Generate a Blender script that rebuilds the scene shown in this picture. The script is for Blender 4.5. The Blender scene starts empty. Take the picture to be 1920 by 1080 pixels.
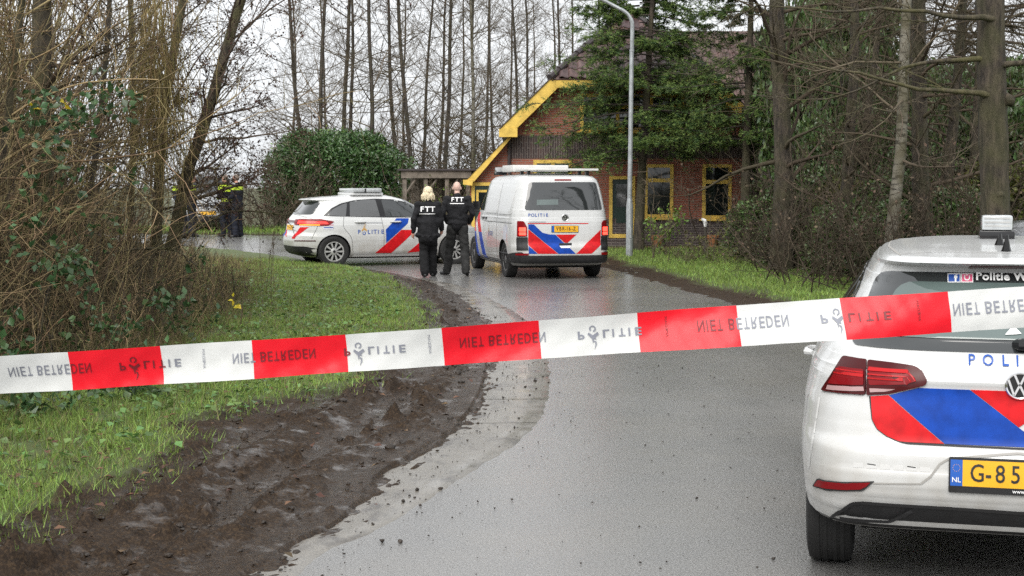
import bpy, bmesh, math, random
import numpy as np
from mathutils import Vector, Matrix
from mathutils.bvhtree import BVHTree
from mathutils.geometry import delaunay_2d_cdt

scene = bpy.context.scene
C = scene.collection
R = math.radians
rng = np.random.default_rng(11)
random.seed(5)

# ------------------------------------------------------------------ camera
F_PX, CAM_H, HORIZON = 2750.0, 1.72, 350.0
PITCH = math.atan((540 - HORIZON) / F_PX)
cd = bpy.data.cameras.new('camera')
cam = bpy.data.objects.new('camera', cd); C.objects.link(cam)
cd.sensor_width = 36.0; cd.lens = F_PX / 1920 * 36.0
cd.clip_start = 0.05; cd.clip_end = 3000
cam.location = (0, 0, CAM_H); cam.rotation_euler = (R(90) - PITCH, 0, 0)
scene.camera = cam

# ------------------------------------------------------------------ world, sun, exposure (overcast, rain-wet day)
SUN_EL, SUN_AZ = R(46), R(200)
world = bpy.data.worlds.new('World'); scene.world = world; world.use_nodes = True
nt = world.node_tree; nt.nodes.clear()
wo = nt.nodes.new('ShaderNodeOutputWorld'); bg = nt.nodes.new('ShaderNodeBackground')
sky = nt.nodes.new('ShaderNodeTexSky'); sky.sky_type = 'NISHITA'; sky.sun_disc = False
sky.sun_elevation = SUN_EL; sky.sun_rotation = SUN_AZ
sky.air_density = 1.0; sky.dust_density = 4.0; sky.ozone_density = 1.0
hs = nt.nodes.new('ShaderNodeHueSaturation'); hs.inputs['Saturation'].default_value = 0.12; hs.inputs['Value'].default_value = 1.0
mx = nt.nodes.new('ShaderNodeMixRGB'); mx.inputs['Fac'].default_value = 0.72
# cloud deck: soft, very low contrast
tc = nt.nodes.new('ShaderNodeTexCoord'); nz = nt.nodes.new('ShaderNodeTexNoise'); nz.inputs['Scale'].default_value = 2.2; nz.inputs['Detail'].default_value = 3
cr = nt.nodes.new('ShaderNodeValToRGB'); cr.color_ramp.elements[0].position = .3; cr.color_ramp.elements[1].position = .75
cr.color_ramp.elements[0].color = (5.0, 5.2, 5.4, 1); cr.color_ramp.elements[1].color = (6.1, 6.2, 6.3, 1)
nt.links.new(tc.outputs['Generated'], nz.inputs['Vector']); nt.links.new(nz.outputs['Fac'], cr.inputs['Fac'])
nt.links.new(sky.outputs['Color'], hs.inputs['Color']); nt.links.new(hs.outputs['Color'], mx.inputs['Color1'])
nt.links.new(cr.outputs['Color'], mx.inputs['Color2']); nt.links.new(mx.outputs['Color'], bg.inputs['Color'])
bg.inputs['Strength'].default_value = 0.125
nt.links.new(bg.outputs['Background'], wo.inputs['Surface'])
sd = bpy.data.lights.new('sun', 'SUN'); sd.energy = 1.5; sd.angle = R(50); sd.color = (1, .96, .90)
sun = bpy.data.objects.new('sun', sd); C.objects.link(sun)
sun.rotation_euler = (R(90) - SUN_EL, 0, math.pi - SUN_AZ)
vs = scene.view_settings
vs.view_transform = 'Standard'; vs.look = 'None'; vs.gamma = 1.0; vs.exposure = 0.92; vs.use_curve_mapping = False
scene.render.film_transparent = False
scene.cycles.max_bounces = 6; scene.cycles.diffuse_bounces = 3; scene.cycles.glossy_bounces = 3
scene.cycles.transparent_max_bounces = 6; scene.cycles.transmission_bounces = 3
scene.cycles.use_denoising = False     # keep the grain and fine texture a phone picture has
scene.cycles.caustics_reflective = False; scene.cycles.caustics_refractive = False

# ------------------------------------------------------------------ pixel <-> place
def ray(px, py):
    u, v = (px - 960) / F_PX, (540 - py) / F_PX
    c, s = math.cos(PITCH), math.sin(PITCH)
    return Vector((u, c + v * s, -s + v * c))
def sstep(a, b, x):
    t = np.clip((np.asarray(x, float) - a) / (b - a), 0, 1); return t * t * (3 - 2 * t)
def gz(x, y):
    return 0.24 * sstep(30, 44, y)
def ground(px, py):
    d = ray(px, py); t = CAM_H / -d.z
    for _ in range(12):
        t = (CAM_H - float(gz(0, t * d.y))) / -d.z
    return Vector((d.x * t, d.y * t, CAM_H + d.z * t))
def at(px, py, Y):
    d = ray(px, py); t = Y / d.y
    return Vector((d.x * t, Y, CAM_H + d.z * t))

# ------------------------------------------------------------------ materials
MATS = {}
def mat(name, col, rough=.6, metal=0., spec=.5, coat=0., var=0., vscale=8., bump=0., bscale=40., island=0., trans=0., emit=None, col2=None, coords='Object'):
    if name in MATS: return MATS[name]
    m = bpy.data.materials.new(name); m.use_nodes = True; MATS[name] = m
    t = m.node_tree; N = t.nodes; L = t.links; b = N['Principled BSDF']
    b.inputs['Roughness'].default_value = rough; b.inputs['Metallic'].default_value = metal
    b.inputs['Specular IOR Level'].default_value = spec; b.inputs['Coat Weight'].default_value = coat; b.inputs['Coat Roughness'].default_value = .05
    c4 = (*col, 1); b.inputs['Base Color'].default_value = c4
    src = None
    if var or bump:
        tcn = N.new('ShaderNodeTexCoord')
    if var or col2:
        nzn = N.new('ShaderNodeTexNoise'); nzn.inputs['Scale'].default_value = vscale; nzn.inputs['Detail'].default_value = 5
        tcn = N.new('ShaderNodeTexCoord'); L.new(tcn.outputs[coords], nzn.inputs['Vector'])
        ramp = N.new('ShaderNodeValToRGB'); ramp.color_ramp.elements[0].position = .3; ramp.color_ramp.elements[1].position = .7
        lo = tuple(c * (1 - var) for c in col) if col2 is None else col
        hi = tuple(min(1, c * (1 + var)) for c in col) if col2 is None else col2
        ramp.color_ramp.elements[0].color = (*lo, 1); ramp.color_ramp.elements[1].color = (*hi, 1)
        L.new(nzn.outputs['Fac'], ramp.inputs['Fac']); src = ramp.outputs['Color']
    if island:
        g = N.new('ShaderNodeNewGeometry'); h = N.new('ShaderNodeHueSaturation')
        mr = N.new('ShaderNodeMapRange'); mr.inputs['To Min'].default_value = 1 - island; mr.inputs['To Max'].default_value = 1 + island
        L.new(g.outputs['Random Per Island'], mr.inputs['Value']); L.new(mr.outputs['Result'], h.inputs['Value'])
        mr2 = N.new('ShaderNodeMapRange'); mr2.inputs['To Min'].default_value = .5 - .06 * island; mr2.inputs['To Max'].default_value = .5 + .05 * island
        wn = N.new('ShaderNodeTexWhiteNoise'); wn.noise_dimensions = '1D'; L.new(g.outputs['Random Per Island'], wn.inputs['W'])
        L.new(wn.outputs['Value'], mr2.inputs['Value']); L.new(mr2.outputs['Result'], h.inputs['Hue'])
        if src is not None: L.new(src, h.inputs['Color'])
        else: h.inputs['Color'].default_value = c4
        src = h.outputs['Color']
    if src is not None: L.new(src, b.inputs['Base Color'])
    if bump:
        bn = N.new('ShaderNodeTexNoise'); bn.inputs['Scale'].default_value = bscale; bn.inputs['Detail'].default_value = 6
        L.new(tcn.outputs[coords], bn.inputs['Vector'])
        bp = N.new('ShaderNodeBump'); bp.inputs['Strength'].default_value = bump; bp.inputs['Distance'].default_value = .02
        L.new(bn.outputs['Fac'], bp.inputs['Height']); L.new(bp.outputs['Normal'], b.inputs['Normal'])
    if emit:
        b.inputs['Emission Color'].default_value = (*emit[0], 1); b.inputs['Emission Strength'].default_value = emit[1]
    if trans:
        tr = N.new('ShaderNodeBsdfTranslucent'); ms = N.new('ShaderNodeMixShader'); ms.inputs['Fac'].default_value = trans
        if src is not None: L.new(src, tr.inputs['Color'])
        else: tr.inputs['Color'].default_value = c4
        L.new(b.outputs[0], ms.inputs[1]); L.new(tr.outputs[0], ms.inputs[2]); L.new(ms.outputs[0], N['Material Output'].inputs['Surface'])
    return m

class NB:  # small node builder for the surface materials
    def __init__(s, name):
        s.m = bpy.data.materials.new(name); s.m.use_nodes = True; MATS[name] = s.m
        s.t = s.m.node_tree; s.b = s.t.nodes['Principled BSDF']; s.coord = s.t.nodes.new('ShaderNodeTexCoord').outputs['Object']
    def n(s, typ, **kw):
        nd = s.t.nodes.new(typ)
        for k, v in kw.items():
            if k.startswith('_'): setattr(nd, k[1:], v)
        return nd
    def set(s, sock, v):
        if isinstance(v, bpy.types.NodeSocket): s.t.links.new(v, sock)
        else: sock.default_value = v
    def noise(s, scale, detail=4, rough=.5, vec=None, dist=0):
        nd = s.n('ShaderNodeTexNoise'); nd.inputs['Scale'].default_value = scale; nd.inputs['Detail'].default_value = detail
        nd.inputs['Roughness'].default_value = rough; nd.inputs['Distortion'].default_value = dist
        s.t.links.new(vec if vec is not None else s.coord, nd.inputs['Vector']); return nd.outputs['Fac']
    def vor(s, scale, vec=None, feat='F1'):
        nd = s.n('ShaderNodeTexVoronoi', _feature=feat); nd.inputs['Scale'].default_value = scale
        s.t.links.new(vec if vec is not None else s.coord, nd.inputs['Vector']); return nd.outputs['Distance']
    def ramp(s, v, a, b, lo=(0, 0, 0, 1), hi=(1, 1, 1, 1)):
        nd = s.n('ShaderNodeValToRGB'); e = nd.color_ramp.elements
        e[0].position = a; e[1].position = b; e[0].color = lo if len(lo) == 4 else (*lo, 1); e[1].color = hi if len(hi) == 4 else (*hi, 1)
        s.set(nd.inputs['Fac'], v); return nd.outputs['Color']
    def mix(s, f, a, b):
        nd = s.n('ShaderNodeMixRGB'); s.set(nd.inputs['Fac'], f)
        for k, v in (('Color1', a), ('Color2', b)):
            s.set(nd.inputs[k], v if isinstance(v, bpy.types.NodeSocket) else ((*v, 1) if len(v) == 3 else v))
        return nd.outputs['Color']
    def math(s, op, a, b=0.0):
        nd = s.n('ShaderNodeMath', _operation=op); s.set(nd.inputs[0], a); s.set(nd.inputs[1], b); return nd.outputs[0]
    def attr(s, name):
        nd = s.n('ShaderNodeAttribute'); nd.attribute_name = name; return nd.outputs['Fac']
    def bump(s, h, strength=.5, dist=.02, prev=None):
        nd = s.n('ShaderNodeBump'); nd.inputs['Strength'].default_value = strength; nd.inputs['Distance'].default_value = dist
        s.set(nd.inputs['Height'], h)
        if prev is not None: s.t.links.new(prev, nd.inputs['Normal'])
        return nd.outputs['Normal']
    def scaled(s, sx, sy, sz):
        nd = s.n('ShaderNodeMapping'); nd.inputs['Scale'].default_value = (sx, sy, sz); s.t.links.new(s.coord, nd.inputs['Vector']); return nd.outputs['Vector']
    def out(s, color=None, rough=None, normal=None):
        if color is not None: s.set(s.b.inputs['Base Color'], color if isinstance(color, bpy.types.NodeSocket) else (*color, 1))
        if rough is not None: s.set(s.b.inputs['Roughness'], rough)
        if normal is not None: s.set(s.b.inputs['Normal'], normal)
        return s.m

# ------------------------------------------------------------------ objects
def mesh_data(name, V, F, mats=(), mi=None, smooth=False, sharp=None):
    me = bpy.data.meshes.new(name)
    V = np.asarray(V, np.float32)
    if isinstance(F, np.ndarray):
        F = F.astype(np.int32); n, k = F.shape
        me.vertices.add(len(V)); me.vertices.foreach_set('co', V.ravel())
        me.loops.add(n * k); me.loops.foreach_set('vertex_index', F.ravel())
        me.polygons.add(n); me.polygons.foreach_set('loop_start', np.arange(0, n * k, k, dtype=np.int32))
        me.update(calc_edges=True)
    else:
        me.from_pydata([tuple(map(float, v)) for v in V], [], F)
    for m in (mats if isinstance(mats, (list, tuple)) else [mats]): me.materials.append(m)
    if mi is not None: me.polygons.foreach_set('material_index', np.asarray(mi, np.int32))
    if smooth: me.polygons.foreach_set('use_smooth', np.ones(len(me.polygons), bool))
    if smooth and sharp is not None: me.set_sharp_from_angle(angle=R(sharp))
    me.update(); return me
def link(name, me, parent=None, loc=None):
    o = bpy.data.objects.new(name, me); C.objects.link(o)
    if parent is not None: o.parent = parent
    if loc is not None: o.location = loc
    return o
def obj(name, V, F, mats, parent=None, mi=None, smooth=False, sharp=None, loc=None):
    return link(name, mesh_data(name, V, F, mats, mi, smooth, sharp), parent, loc)
def tag(o, label=None, cat=None, group=None, kind=None):
    if label: o['label'] = label
    if cat: o['category'] = cat
    if group: o['group'] = group
    if kind: o['kind'] = kind
    return o
def thing(name, label, cat, loc=(0, 0, 0), rz=0., group=None):
    o = bpy.data.objects.new(name, None); C.objects.link(o); o.location = loc; o.rotation_euler = (0, 0, rz)
    return tag(o, label, cat, group)
def copy_tree(o, parent=None):
    c = o.copy(); C.objects.link(c); c.parent = parent
    for ch in list(o.children): copy_tree(ch, c)
    return c

class MB:  # collects polygons
    def __init__(s): s.V = []; s.F = []; s.M = []
    def add(s, V, F, m=0):
        o = len(s.V); s.V += [tuple(v) for v in V]; s.F += [tuple(i + o for i in f) for f in F]; s.M += [m] * len(F); return s
    def box(s, x0, x1, y0, y1, z0, z1, m=0):
        V = [(x, y, z) for z in (z0, z1) for y in (y0, y1) for x in (x0, x1)]
        return s.add(V, [(0, 2, 3, 1), (4, 5, 7, 6), (0, 1, 5, 4), (2, 6, 7, 3), (0, 4, 6, 2), (1, 3, 7, 5)], m)
    def prism(s, poly, axis, a, b, m=0):  # poly 2D extruded along axis ('x','y','z')
        n = len(poly)
        def P(u, v, w): return {'x': (w, u, v), 'y': (u, w, v), 'z': (u, v, w)}[axis]
        V = [P(u, v, a) for u, v in poly] + [P(u, v, b) for u, v in poly]
        return s.add(V, [tuple(range(n))[::-1], tuple(range(n, 2 * n))] + [(i, (i + 1) % n, n + (i + 1) % n, n + i) for i in range(n)], m)
    def tube(s, pts, rad, n=8, m=0, cap=True):
        pts = [Vector(p) for p in pts]; k = len(pts)
        rad = [rad] * k if isinstance(rad, (int, float)) else rad
        rings = []; prev = None
        for i, p in enumerate(pts):
            t = (pts[min(i + 1, k - 1)] - pts[max(i - 1, 0)]).normalized()
            if prev is None: u = t.orthogonal().normalized()
            else: u = (prev - t * prev.dot(t)).normalized()
            prev = u; w = t.cross(u)
            rings.append([p + (u * math.cos(a) + w * math.sin(a)) * rad[i] for a in [2 * math.pi * j / n for j in range(n)]])
        V = [v for r in rings for v in r]
        F = [(i * n + j, i * n + (j + 1) % n, (i + 1) * n + (j + 1) % n, (i + 1) * n + j) for i in range(k - 1) for j in range(n)]
        if cap: F += [tuple(range(n))[::-1], tuple((k - 1) * n + j for j in range(n))]
        return s.add(V, F, m)
    def lathe(s, prof, n=24, axis='x', c=(0, 0, 0), m=0, caps=True):  # prof list of (axial, radius)
        V = []
        for a, r in prof:
            for j in range(n):
                t = 2 * math.pi * j / n; p, q = r * math.cos(t), r * math.sin(t)
                v = {'x': (a, p, q), 'y': (p, a, q), 'z': (p, q, a)}[axis]; V.append((v[0] + c[0], v[1] + c[1], v[2] + c[2]))
        k = len(prof)
        F = [(i * n + j, i * n + (j + 1) % n, (i + 1) * n + (j + 1) % n, (i + 1) * n + j) for i in range(k - 1) for j in range(n)]
        if caps: F += [tuple(range(n))[::-1], tuple((k - 1) * n + j for j in range(n))]
        return s.add(V, F, m)
    def build(s, name, mats, parent=None, smooth=False, sharp=35, loc=None, bevel=0, fix=True):
        me = mesh_data(name, s.V, s.F, mats, s.M, False)
        bm = bmesh.new(); bm.from_mesh(me)
        if fix: bmesh.ops.recalc_face_normals(bm, faces=bm.faces)
        if bevel: bmesh.ops.bevel(bm, geom=[e for e in bm.edges if e.calc_face_angle(0) > .5], offset=bevel, segments=2, affect='EDGES', profile=.6)
        bm.to_mesh(me); bm.free()
        if smooth or bevel:
            me.polygons.foreach_set('use_smooth', np.ones(len(me.polygons), bool)); me.set_sharp_from_angle(angle=R(sharp))
        return link(name, me, parent, loc)

def baked(o):  # evaluated copy of the mesh of a temporary object; the object goes
    dg = bpy.context.evaluated_depsgraph_get(); dg.update()
    me = bpy.data.meshes.new_from_object(o.evaluated_get(dg)); bpy.data.objects.remove(o); return me
def text_mesh(body, size, bold=0., spacing=1., align='CENTER', shear=0.):
    cu = bpy.data.curves.new('lettering', 'FONT'); cu.body = body; cu.size = size; cu.align_x = align; cu.align_y = 'CENTER'
    cu.offset = bold * size; cu.space_character = spacing; cu.shear = shear; cu.resolution_u = 3; cu.fill_mode = 'FRONT'
    o = bpy.data.objects.new('lettering', cu); C.objects.link(o)
    me = baked(o); V = np.empty(len(me.vertices) * 3); me.vertices.foreach_get('co', V)
    F = [tuple(p.vertices) for p in me.polygons]; bpy.data.meshes.remove(me); bpy.data.curves.remove(cu)
    return V.reshape(-1, 3)[:, :2], F

# ------------------------------------------------------------------ numpy noise
def _h(ix, iy, seed):
    h = (ix.astype(np.int64) * 374761393 + iy.astype(np.int64) * 668265263 + seed * 1442695041) & 0xFFFFFFFF
    h = ((h ^ (h >> 13)) * 1274126177) & 0xFFFFFFFF
    return ((h ^ (h >> 16)) & 0xFFFF) / 65535.0
def vnoise(x, y, seed=0):
    ix, iy = np.floor(x), np.floor(y); fx, fy = x - ix, y - iy
    fx, fy = fx * fx * (3 - 2 * fx), fy * fy * (3 - 2 * fy)
    a, b = _h(ix, iy, seed), _h(ix + 1, iy, seed); c, d = _h(ix, iy + 1, seed), _h(ix + 1, iy + 1, seed)
    return (a + (b - a) * fx) * (1 - fy) + (c + (d - c) * fx) * fy
def fbm(x, y, o=4, seed=0, gain=.5):
    s = 0; a = 1; t = 0
    for i in range(o):
        s = s + a * vnoise(x * 2 ** i, y * 2 ** i, seed + i * 17); t += a; a *= gain
    return s / t
def unit(v): return v / np.maximum(np.linalg.norm(v, axis=-1, keepdims=True), 1e-9)
def smooth_line(pts, per=8):
    P = np.array(pts, float); out = []
    for i in range(len(P) - 1):
        p0, p1, p2, p3 = P[max(i - 1, 0)], P[i], P[i + 1], P[min(i + 2, len(P) - 1)]
        for t in np.arange(per) / per:
            out.append(.5 * (2 * p1 + (p2 - p0) * t + (2 * p0 - 5 * p1 + 4 * p2 - p3) * t * t + (3 * p1 - p0 - 3 * p2 + p3) * t ** 3))
    out.append(P[-1]); return np.array(out)
def side_dist(X, Y, line):  # signed distance to a polyline, positive to its left
    best = np.full(X.shape, 1e9); sg = np.ones(X.shape)
    for a, b in zip(line[:-1], line[1:]):
        d = b - a; L2 = d @ d + 1e-12
        t = np.clip(((X - a[0]) * d[0] + (Y - a[1]) * d[1]) / L2, 0, 1)
        qx, qy = X - a[0] - t * d[0], Y - a[1] - t * d[1]; q = np.hypot(qx, qy)
        s = np.sign(d[0] * (Y - a[1]) - d[1] * (X - a[0])); m = q < best - 1e-9
        best = np.where(m, q, best); sg = np.where(m, s, sg)
    return best * sg
# ================================================================== GROUND, ROAD, VERGES
def gl(pts, extra=()):
    return smooth_line([tuple(ground(*p).xy) for p in pts] + list(extra), 8)
E0 = smooth_line([(-1.75, 3.0), (-1.55, 4.6)] + [tuple(ground(*p).xy) for p in [(533, 1035), (639, 980), (711, 897), (783, 852), (861, 797), (894, 752), (911, 702), (914, 650), (905, 602), (872, 569), (811, 533), (744, 516), (678, 505), (590, 496), (520, 485), (440, 475)]] + [(-11, 39.6), (-18, 42.5), (-40, 53)], 8)
E1 = smooth_line([(-3.4, 3.0), (-3.2, 5.5)] + [tuple(ground(*p).xy) for p in [(0, 955), (170, 870), (320, 812), (480, 765), (640, 700), (735, 640), (762, 605), (745, 572), (700, 530), (640, 506)]] + [(-5.6, 36.0), (-8.5, 38.3), (-12, 39.8)], 8)
E3 = smooth_line([(-1.05, 3.0), (-.9, 5.2)] + [tuple(ground(*p).xy) for p in [(567, 1069), (733, 983), (878, 891), (956, 841), (1011, 791), (1028, 741), (1030, 702), (1018, 650), (983, 599), (933, 569), (867, 538), (789, 522), (700, 508), (600, 499), (520, 488), (440, 477)]] + [(-11, 39.2), (-18, 42.0)], 8)
E4 = smooth_line([(5.6, 3.0), (5.2, 9.0), (4.7, 13.0)] + [tuple(ground(*p).xy) for p in [(1420, 577), (1330, 553), (1250, 533), (1200, 518), (1150, 505)]] + [(1.2, 35), (-.8, 39), (-3.5, 42), (-6.2, 44.0), (-12, 46.5), (-25, 53), (-40, 62)], 8)
def lx(line):
    o = np.argsort(line[:, 1]); return lambda y: np.interp(y, line[o, 1], line[o, 0])
x0, x1, x4 = lx(E0), lx(E1), lx(E4)

def left_mud(x, y):
    m = x1(y) - x + .22
    n = fbm(x * 2.2, y * 1.1, 4, 3) - .5
    return 1 - sstep(-.14, .14, m + n * 1.1)
def left_h(x, y):
    u = x0(y) - x; md = left_mud(x, y)
    n1 = fbm(x * 3.0, y * 2.0, 3, 21) - .5; n2 = .55 * (fbm(u * 15, y * 3.2, 4, 33, .55) - .5) + .45 * (fbm(x * 12, y * 9, 4, 36, .6) - .5); n3 = fbm(x * 45, y * 45, 2, 41) - .5
    lump = np.maximum(0, fbm(x * 9, y * 5, 3, 51) - .58)
    along = y + .35 * x
    rut = -.055 * np.exp(-((u - .62 + .1 * n1) / .13) ** 2) - .05 * np.exp(-((u - 1.25 + .15 * n1) / .13) ** 2)
    rut = rut + .03 * np.exp(-((u - .36) / .1) ** 2) + .035 * np.exp(-((u - .95) / .11) ** 2)
    tread = np.where((np.abs(u - .62) < .15) | (np.abs(u - 1.25) < .13), np.sin(along * 70 + np.abs(np.where(u < .93, u - .62, u - 1.25)) * 55) * .009, 0)
    fade = sstep(0, .7, u)
    rough_ = .35 + 1.1 * sstep(.45, .62, fbm(x * 1.6, y * 1.0, 3, 57))
    mudz = .012 + .045 * fade + (n1 * .06 + (n2 * .055 + n3 * .040 + lump * .30) * rough_ + rut + tread * 1.3) * (.25 + .75 * fade)
    wl = .030 + .03 * (fbm(x * 1.1, y * .7, 2, 71) - .5)          # standing water and pressed flats in the ruts
    mudz = np.where(mudz < wl, wl + (mudz - wl) * .12, mudz)
    grz = .075 + .05 * n1 + .02 * n2 + .02 * np.clip(u - 2, 0, 6)
    z = mudz * md + grz * (1 - md)
    over = np.clip(-u, 0, 2)
    z = np.where(u < 0, .010 + n2 * .09 + n3 * .02 - over * .17, z)
    return z + gz(x, y)

m_verge = NB('verge_soil')
md = m_verge.attr('mud'); wt = m_verge.attr('wet')
nb = m_verge
soil = nb.mix(nb.noise(9, 6), (.007, .0048, .0033), (.042, .026, .0155))
soil = nb.mix(nb.ramp(nb.noise(60, 4), .45, .7), soil, (.065, .042, .024))
turf = nb.mix(nb.noise(14, 6), (.04, .065, .014), (.10, .12, .035))
col = nb.mix(md, turf, soil)
wetm = nb.math('MAXIMUM', nb.math('MULTIPLY', wt, nb.ramp(nb.noise(5, 5), .30, .5)), nb.math('MULTIPLY', nb.math('MULTIPLY', md, nb.ramp(nb.noise(11, 6, .65), .56, .68)), .7))
rough = nb.mix(wetm, nb.ramp(nb.noise(30, 5), .3, .7, (.5, .5, .5), (.85, .85, .85)), (.14, .14, .14))
nb.set(nb.b.inputs['Coat Weight'], nb.math('MULTIPLY', md, nb.ramp(nb.noise(4.5, 6, .65), .55, .68))); nb.b.inputs['Coat IOR'].default_value = 1.4; nb.b.inputs['Coat Roughness'].default_value = .16
nb.set(nb.b.inputs['Coat Normal'], nb.bump(nb.noise(45, 3), .18, .012))
nb.set(nb.b.inputs['Specular IOR Level'], nb.math('SUBTRACT', .5, nb.math('MULTIPLY', md, .32)))
nb.out(col, rough, nb.bump(nb.noise(110, 6, .75), .55, .014, nb.bump(nb.noise(34, 6, .7), .45, .025)))
M_VERGE = nb.m

y_rows = 4.6 * np.exp(np.arange(0, 500) * np.log(41.5 / 4.6) / 499)
u_cols = np.concatenate([np.linspace(-.75, 2.7, 190), 2.7 + 9.5 * np.linspace(0, 1, 45)[1:] ** 1.5])
YY, UU = np.meshgrid(y_rows, u_cols, indexing='ij'); XX = x0(YY) - UU
ZZ = left_h(XX, YY)
def grid_faces(nr, nc):
    i = np.arange(nr * nc).reshape(nr, nc); return np.stack([i[:-1, :-1], i[:-1, 1:], i[1:, 1:], i[1:, :-1]], -1).reshape(-1, 4)
gf = grid_faces(*XX.shape)[:, ::-1]
vg = obj('verge', np.stack([XX, YY, ZZ], -1).reshape(-1, 3), gf, M_VERGE, smooth=True); tag(vg, kind='structure')
at_ = vg.data.attributes.new('mud', 'FLOAT', 'POINT'); at_.data.foreach_set('value', left_mud(XX, YY).ravel().astype(np.float32))
wv = (1 - sstep(.026, .048, ZZ - gz(XX, YY))) * (UU > -.1) * (UU < 2.4)
at_ = vg.data.attributes.new('wet', 'FLOAT', 'POINT'); at_.data.foreach_set('value', wv.ravel().astype(np.float32))

# puddles standing in the ruts
MAT_WATER = mat('rain_water', (.045, .038, .030), rough=.04, spec=.6, bump=.03, bscale=30)

# right verge
def right_mud(x, y):
    u = x - x4(y); n = fbm(x * 2.5, y * 1.5, 4, 8) - .5
    return 1 - sstep(.48, .80, u + n * .8)
def right_h(x, y):
    u = x - x4(y); md = right_mud(x, y); n2 = fbm(x * 8, y * 6, 4, 63) - .5
    z = md * (.015 + n2 * .07) + (1 - md) * (.07 + n2 * .05)
    return np.where(u < 0, .012 + n2 * .07 + u * .15, z) + gz(x, y)
yr_ = 9 * np.exp(np.arange(0, 260) * np.log(55 / 9) / 259)
ur_ = np.concatenate([np.linspace(-.4, 2.2, 60), 2.2 + 60 * np.linspace(0, 1, 60)[1:] ** 2])
Y2, U2 = np.meshgrid(yr_, ur_, indexing='ij'); X2 = x4(Y2) + U2
vr = obj('verge', np.stack([X2, Y2, right_h(X2, Y2)], -1).reshape(-1, 3), grid_faces(*X2.shape), M_VERGE, smooth=True); tag(vr, kind='structure')
at_ = vr.data.attributes.new('mud', 'FLOAT', 'POINT'); at_.data.foreach_set('value', right_mud(X2, Y2).ravel().astype(np.float32))
at_ = vr.data.attributes.new('wet', 'FLOAT', 'POINT'); at_.data.foreach_set('value', np.zeros(X2.size, np.float32))

# road surface
nb = NB('wet_asphalt')
fine = nb.noise(95, 4, .75); agg = nb.vor(70)
base = nb.mix(nb.ramp(fine, .40, .60), (.078, .077, .075), (.26, .255, .246))
base = nb.mix(nb.ramp(nb.vor(55), .0, .16), (.42, .41, .395), base)
base = nb.mix(nb.ramp(nb.vor(38), .0, .10), (.012, .012, .012), base)
base = nb.mix(nb.ramp(nb.noise(1.1, 5, .6), .42, .72), base, nb.mix(.35, base, (.24, .22, .19)))
base = nb.mix(nb.ramp(nb.noise(.5, 5, .6, nb.scaled(2.4, .3, 1)), .48, .72), base, nb.mix(.25, base, (.05, .05, .05)))
wetp = nb.ramp(nb.noise(.5, 5, .55), .30, .70)
rg = nb.mix(wetp, (.13, .13, .13), (.24, .24, .24)); rg = nb.math('ADD', rg, nb.math('MULTIPLY', nb.math('SUBTRACT', fine, .5), .4)); rg = nb.math('MAXIMUM', rg, .08)
nb.b.inputs['Coat Weight'].default_value = 1.0; nb.b.inputs['Coat IOR'].default_value = 1.42; nb.b.inputs['Specular IOR Level'].default_value = .6
nb.set(nb.b.inputs['Coat Roughness'], rg)
nb.set(nb.b.inputs['Coat Normal'], nb.bump(nb.noise(75, 4, .7), .24, .006))
nb.out(base, .5, nb.bump(agg, .5, .008, nb.bump(fine, .6, .008)))
M_ROAD = nb.m
def ribbon(name, A, B, z, mat_, rows=None):
    n = rows or 220
    def rs(L):
        d = np.concatenate([[0], np.cumsum(np.linalg.norm(np.diff(L, axis=0), axis=1))]); t = np.linspace(0, d[-1], n)
        return np.stack([np.interp(t, d, L[:, 0]), np.interp(t, d, L[:, 1])], -1)
    a, b = rs(A), rs(B); k = 8; V = []
    for j in range(k + 1):
        p = a + (b - a) * j / k; V.append(np.c_[p, gz(p[:, 0], p[:, 1]) + z])
    V = np.stack(V, 1).reshape(-1, 3)
    return obj(name, V, grid_faces(n, k + 1), mat_, smooth=True)
def off(line, d):
    t = unit(np.gradient(line, axis=0)); return line + np.c_[-t[:, 1], t[:, 0]] * d
rA = np.vstack([[(-2.4, -30)], off(E0, .9)]); rB = np.vstack([[(6.6, -30)], off(E4, -.5)])
tag(ribbon('road', rA, rB, 0.0, M_ROAD, 260), kind='structure')

# the concrete edge strip, slab by slab
nb = NB('weathered_concrete')
cb = nb.mix(nb.noise(2.0, 6), (.145, .130, .105), (.27, .245, .205)); cb = nb.mix(nb.ramp(nb.noise(90, 4, .75), .40, .60), nb.mix(.6, cb, (.04, .038, .035)), cb); cb = nb.mix(nb.ramp(nb.vor(55), .0, .14), (.45, .42, .38), cb)
cb = nb.mix(nb.ramp(nb.noise(5, 6, .65, nb.scaled(1, .5, 1)), .52, .68), cb, (.045, .036, .028))
nb.b.inputs['Coat Weight'].default_value = .8; nb.b.inputs['Coat IOR'].default_value = 1.45
nb.set(nb.b.inputs['Coat Roughness'], nb.ramp(nb.noise(3, 5), .35, .65, (.12, .12, .12), (.36, .36, .36)))
nb.out(cb, .5, nb.bump(nb.noise(160, 4, .7), .4, .006))
M_CONC = nb.m
strip = thing('concrete_strip', 'pale concrete strip', 'x'); del strip['label'], strip['category']; strip['kind'] = 'structure'
def arc(L):
    return np.concatenate([[0], np.cumsum(np.linalg.norm(np.diff(L, axis=0), axis=1))])
i0, a0, a3 = E0[E0[:, 1] < 38], None, None
ys = np.array([3.0, 10.55, 11.75, 19.5, 36.0])
x3 = lx(E3)
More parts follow.
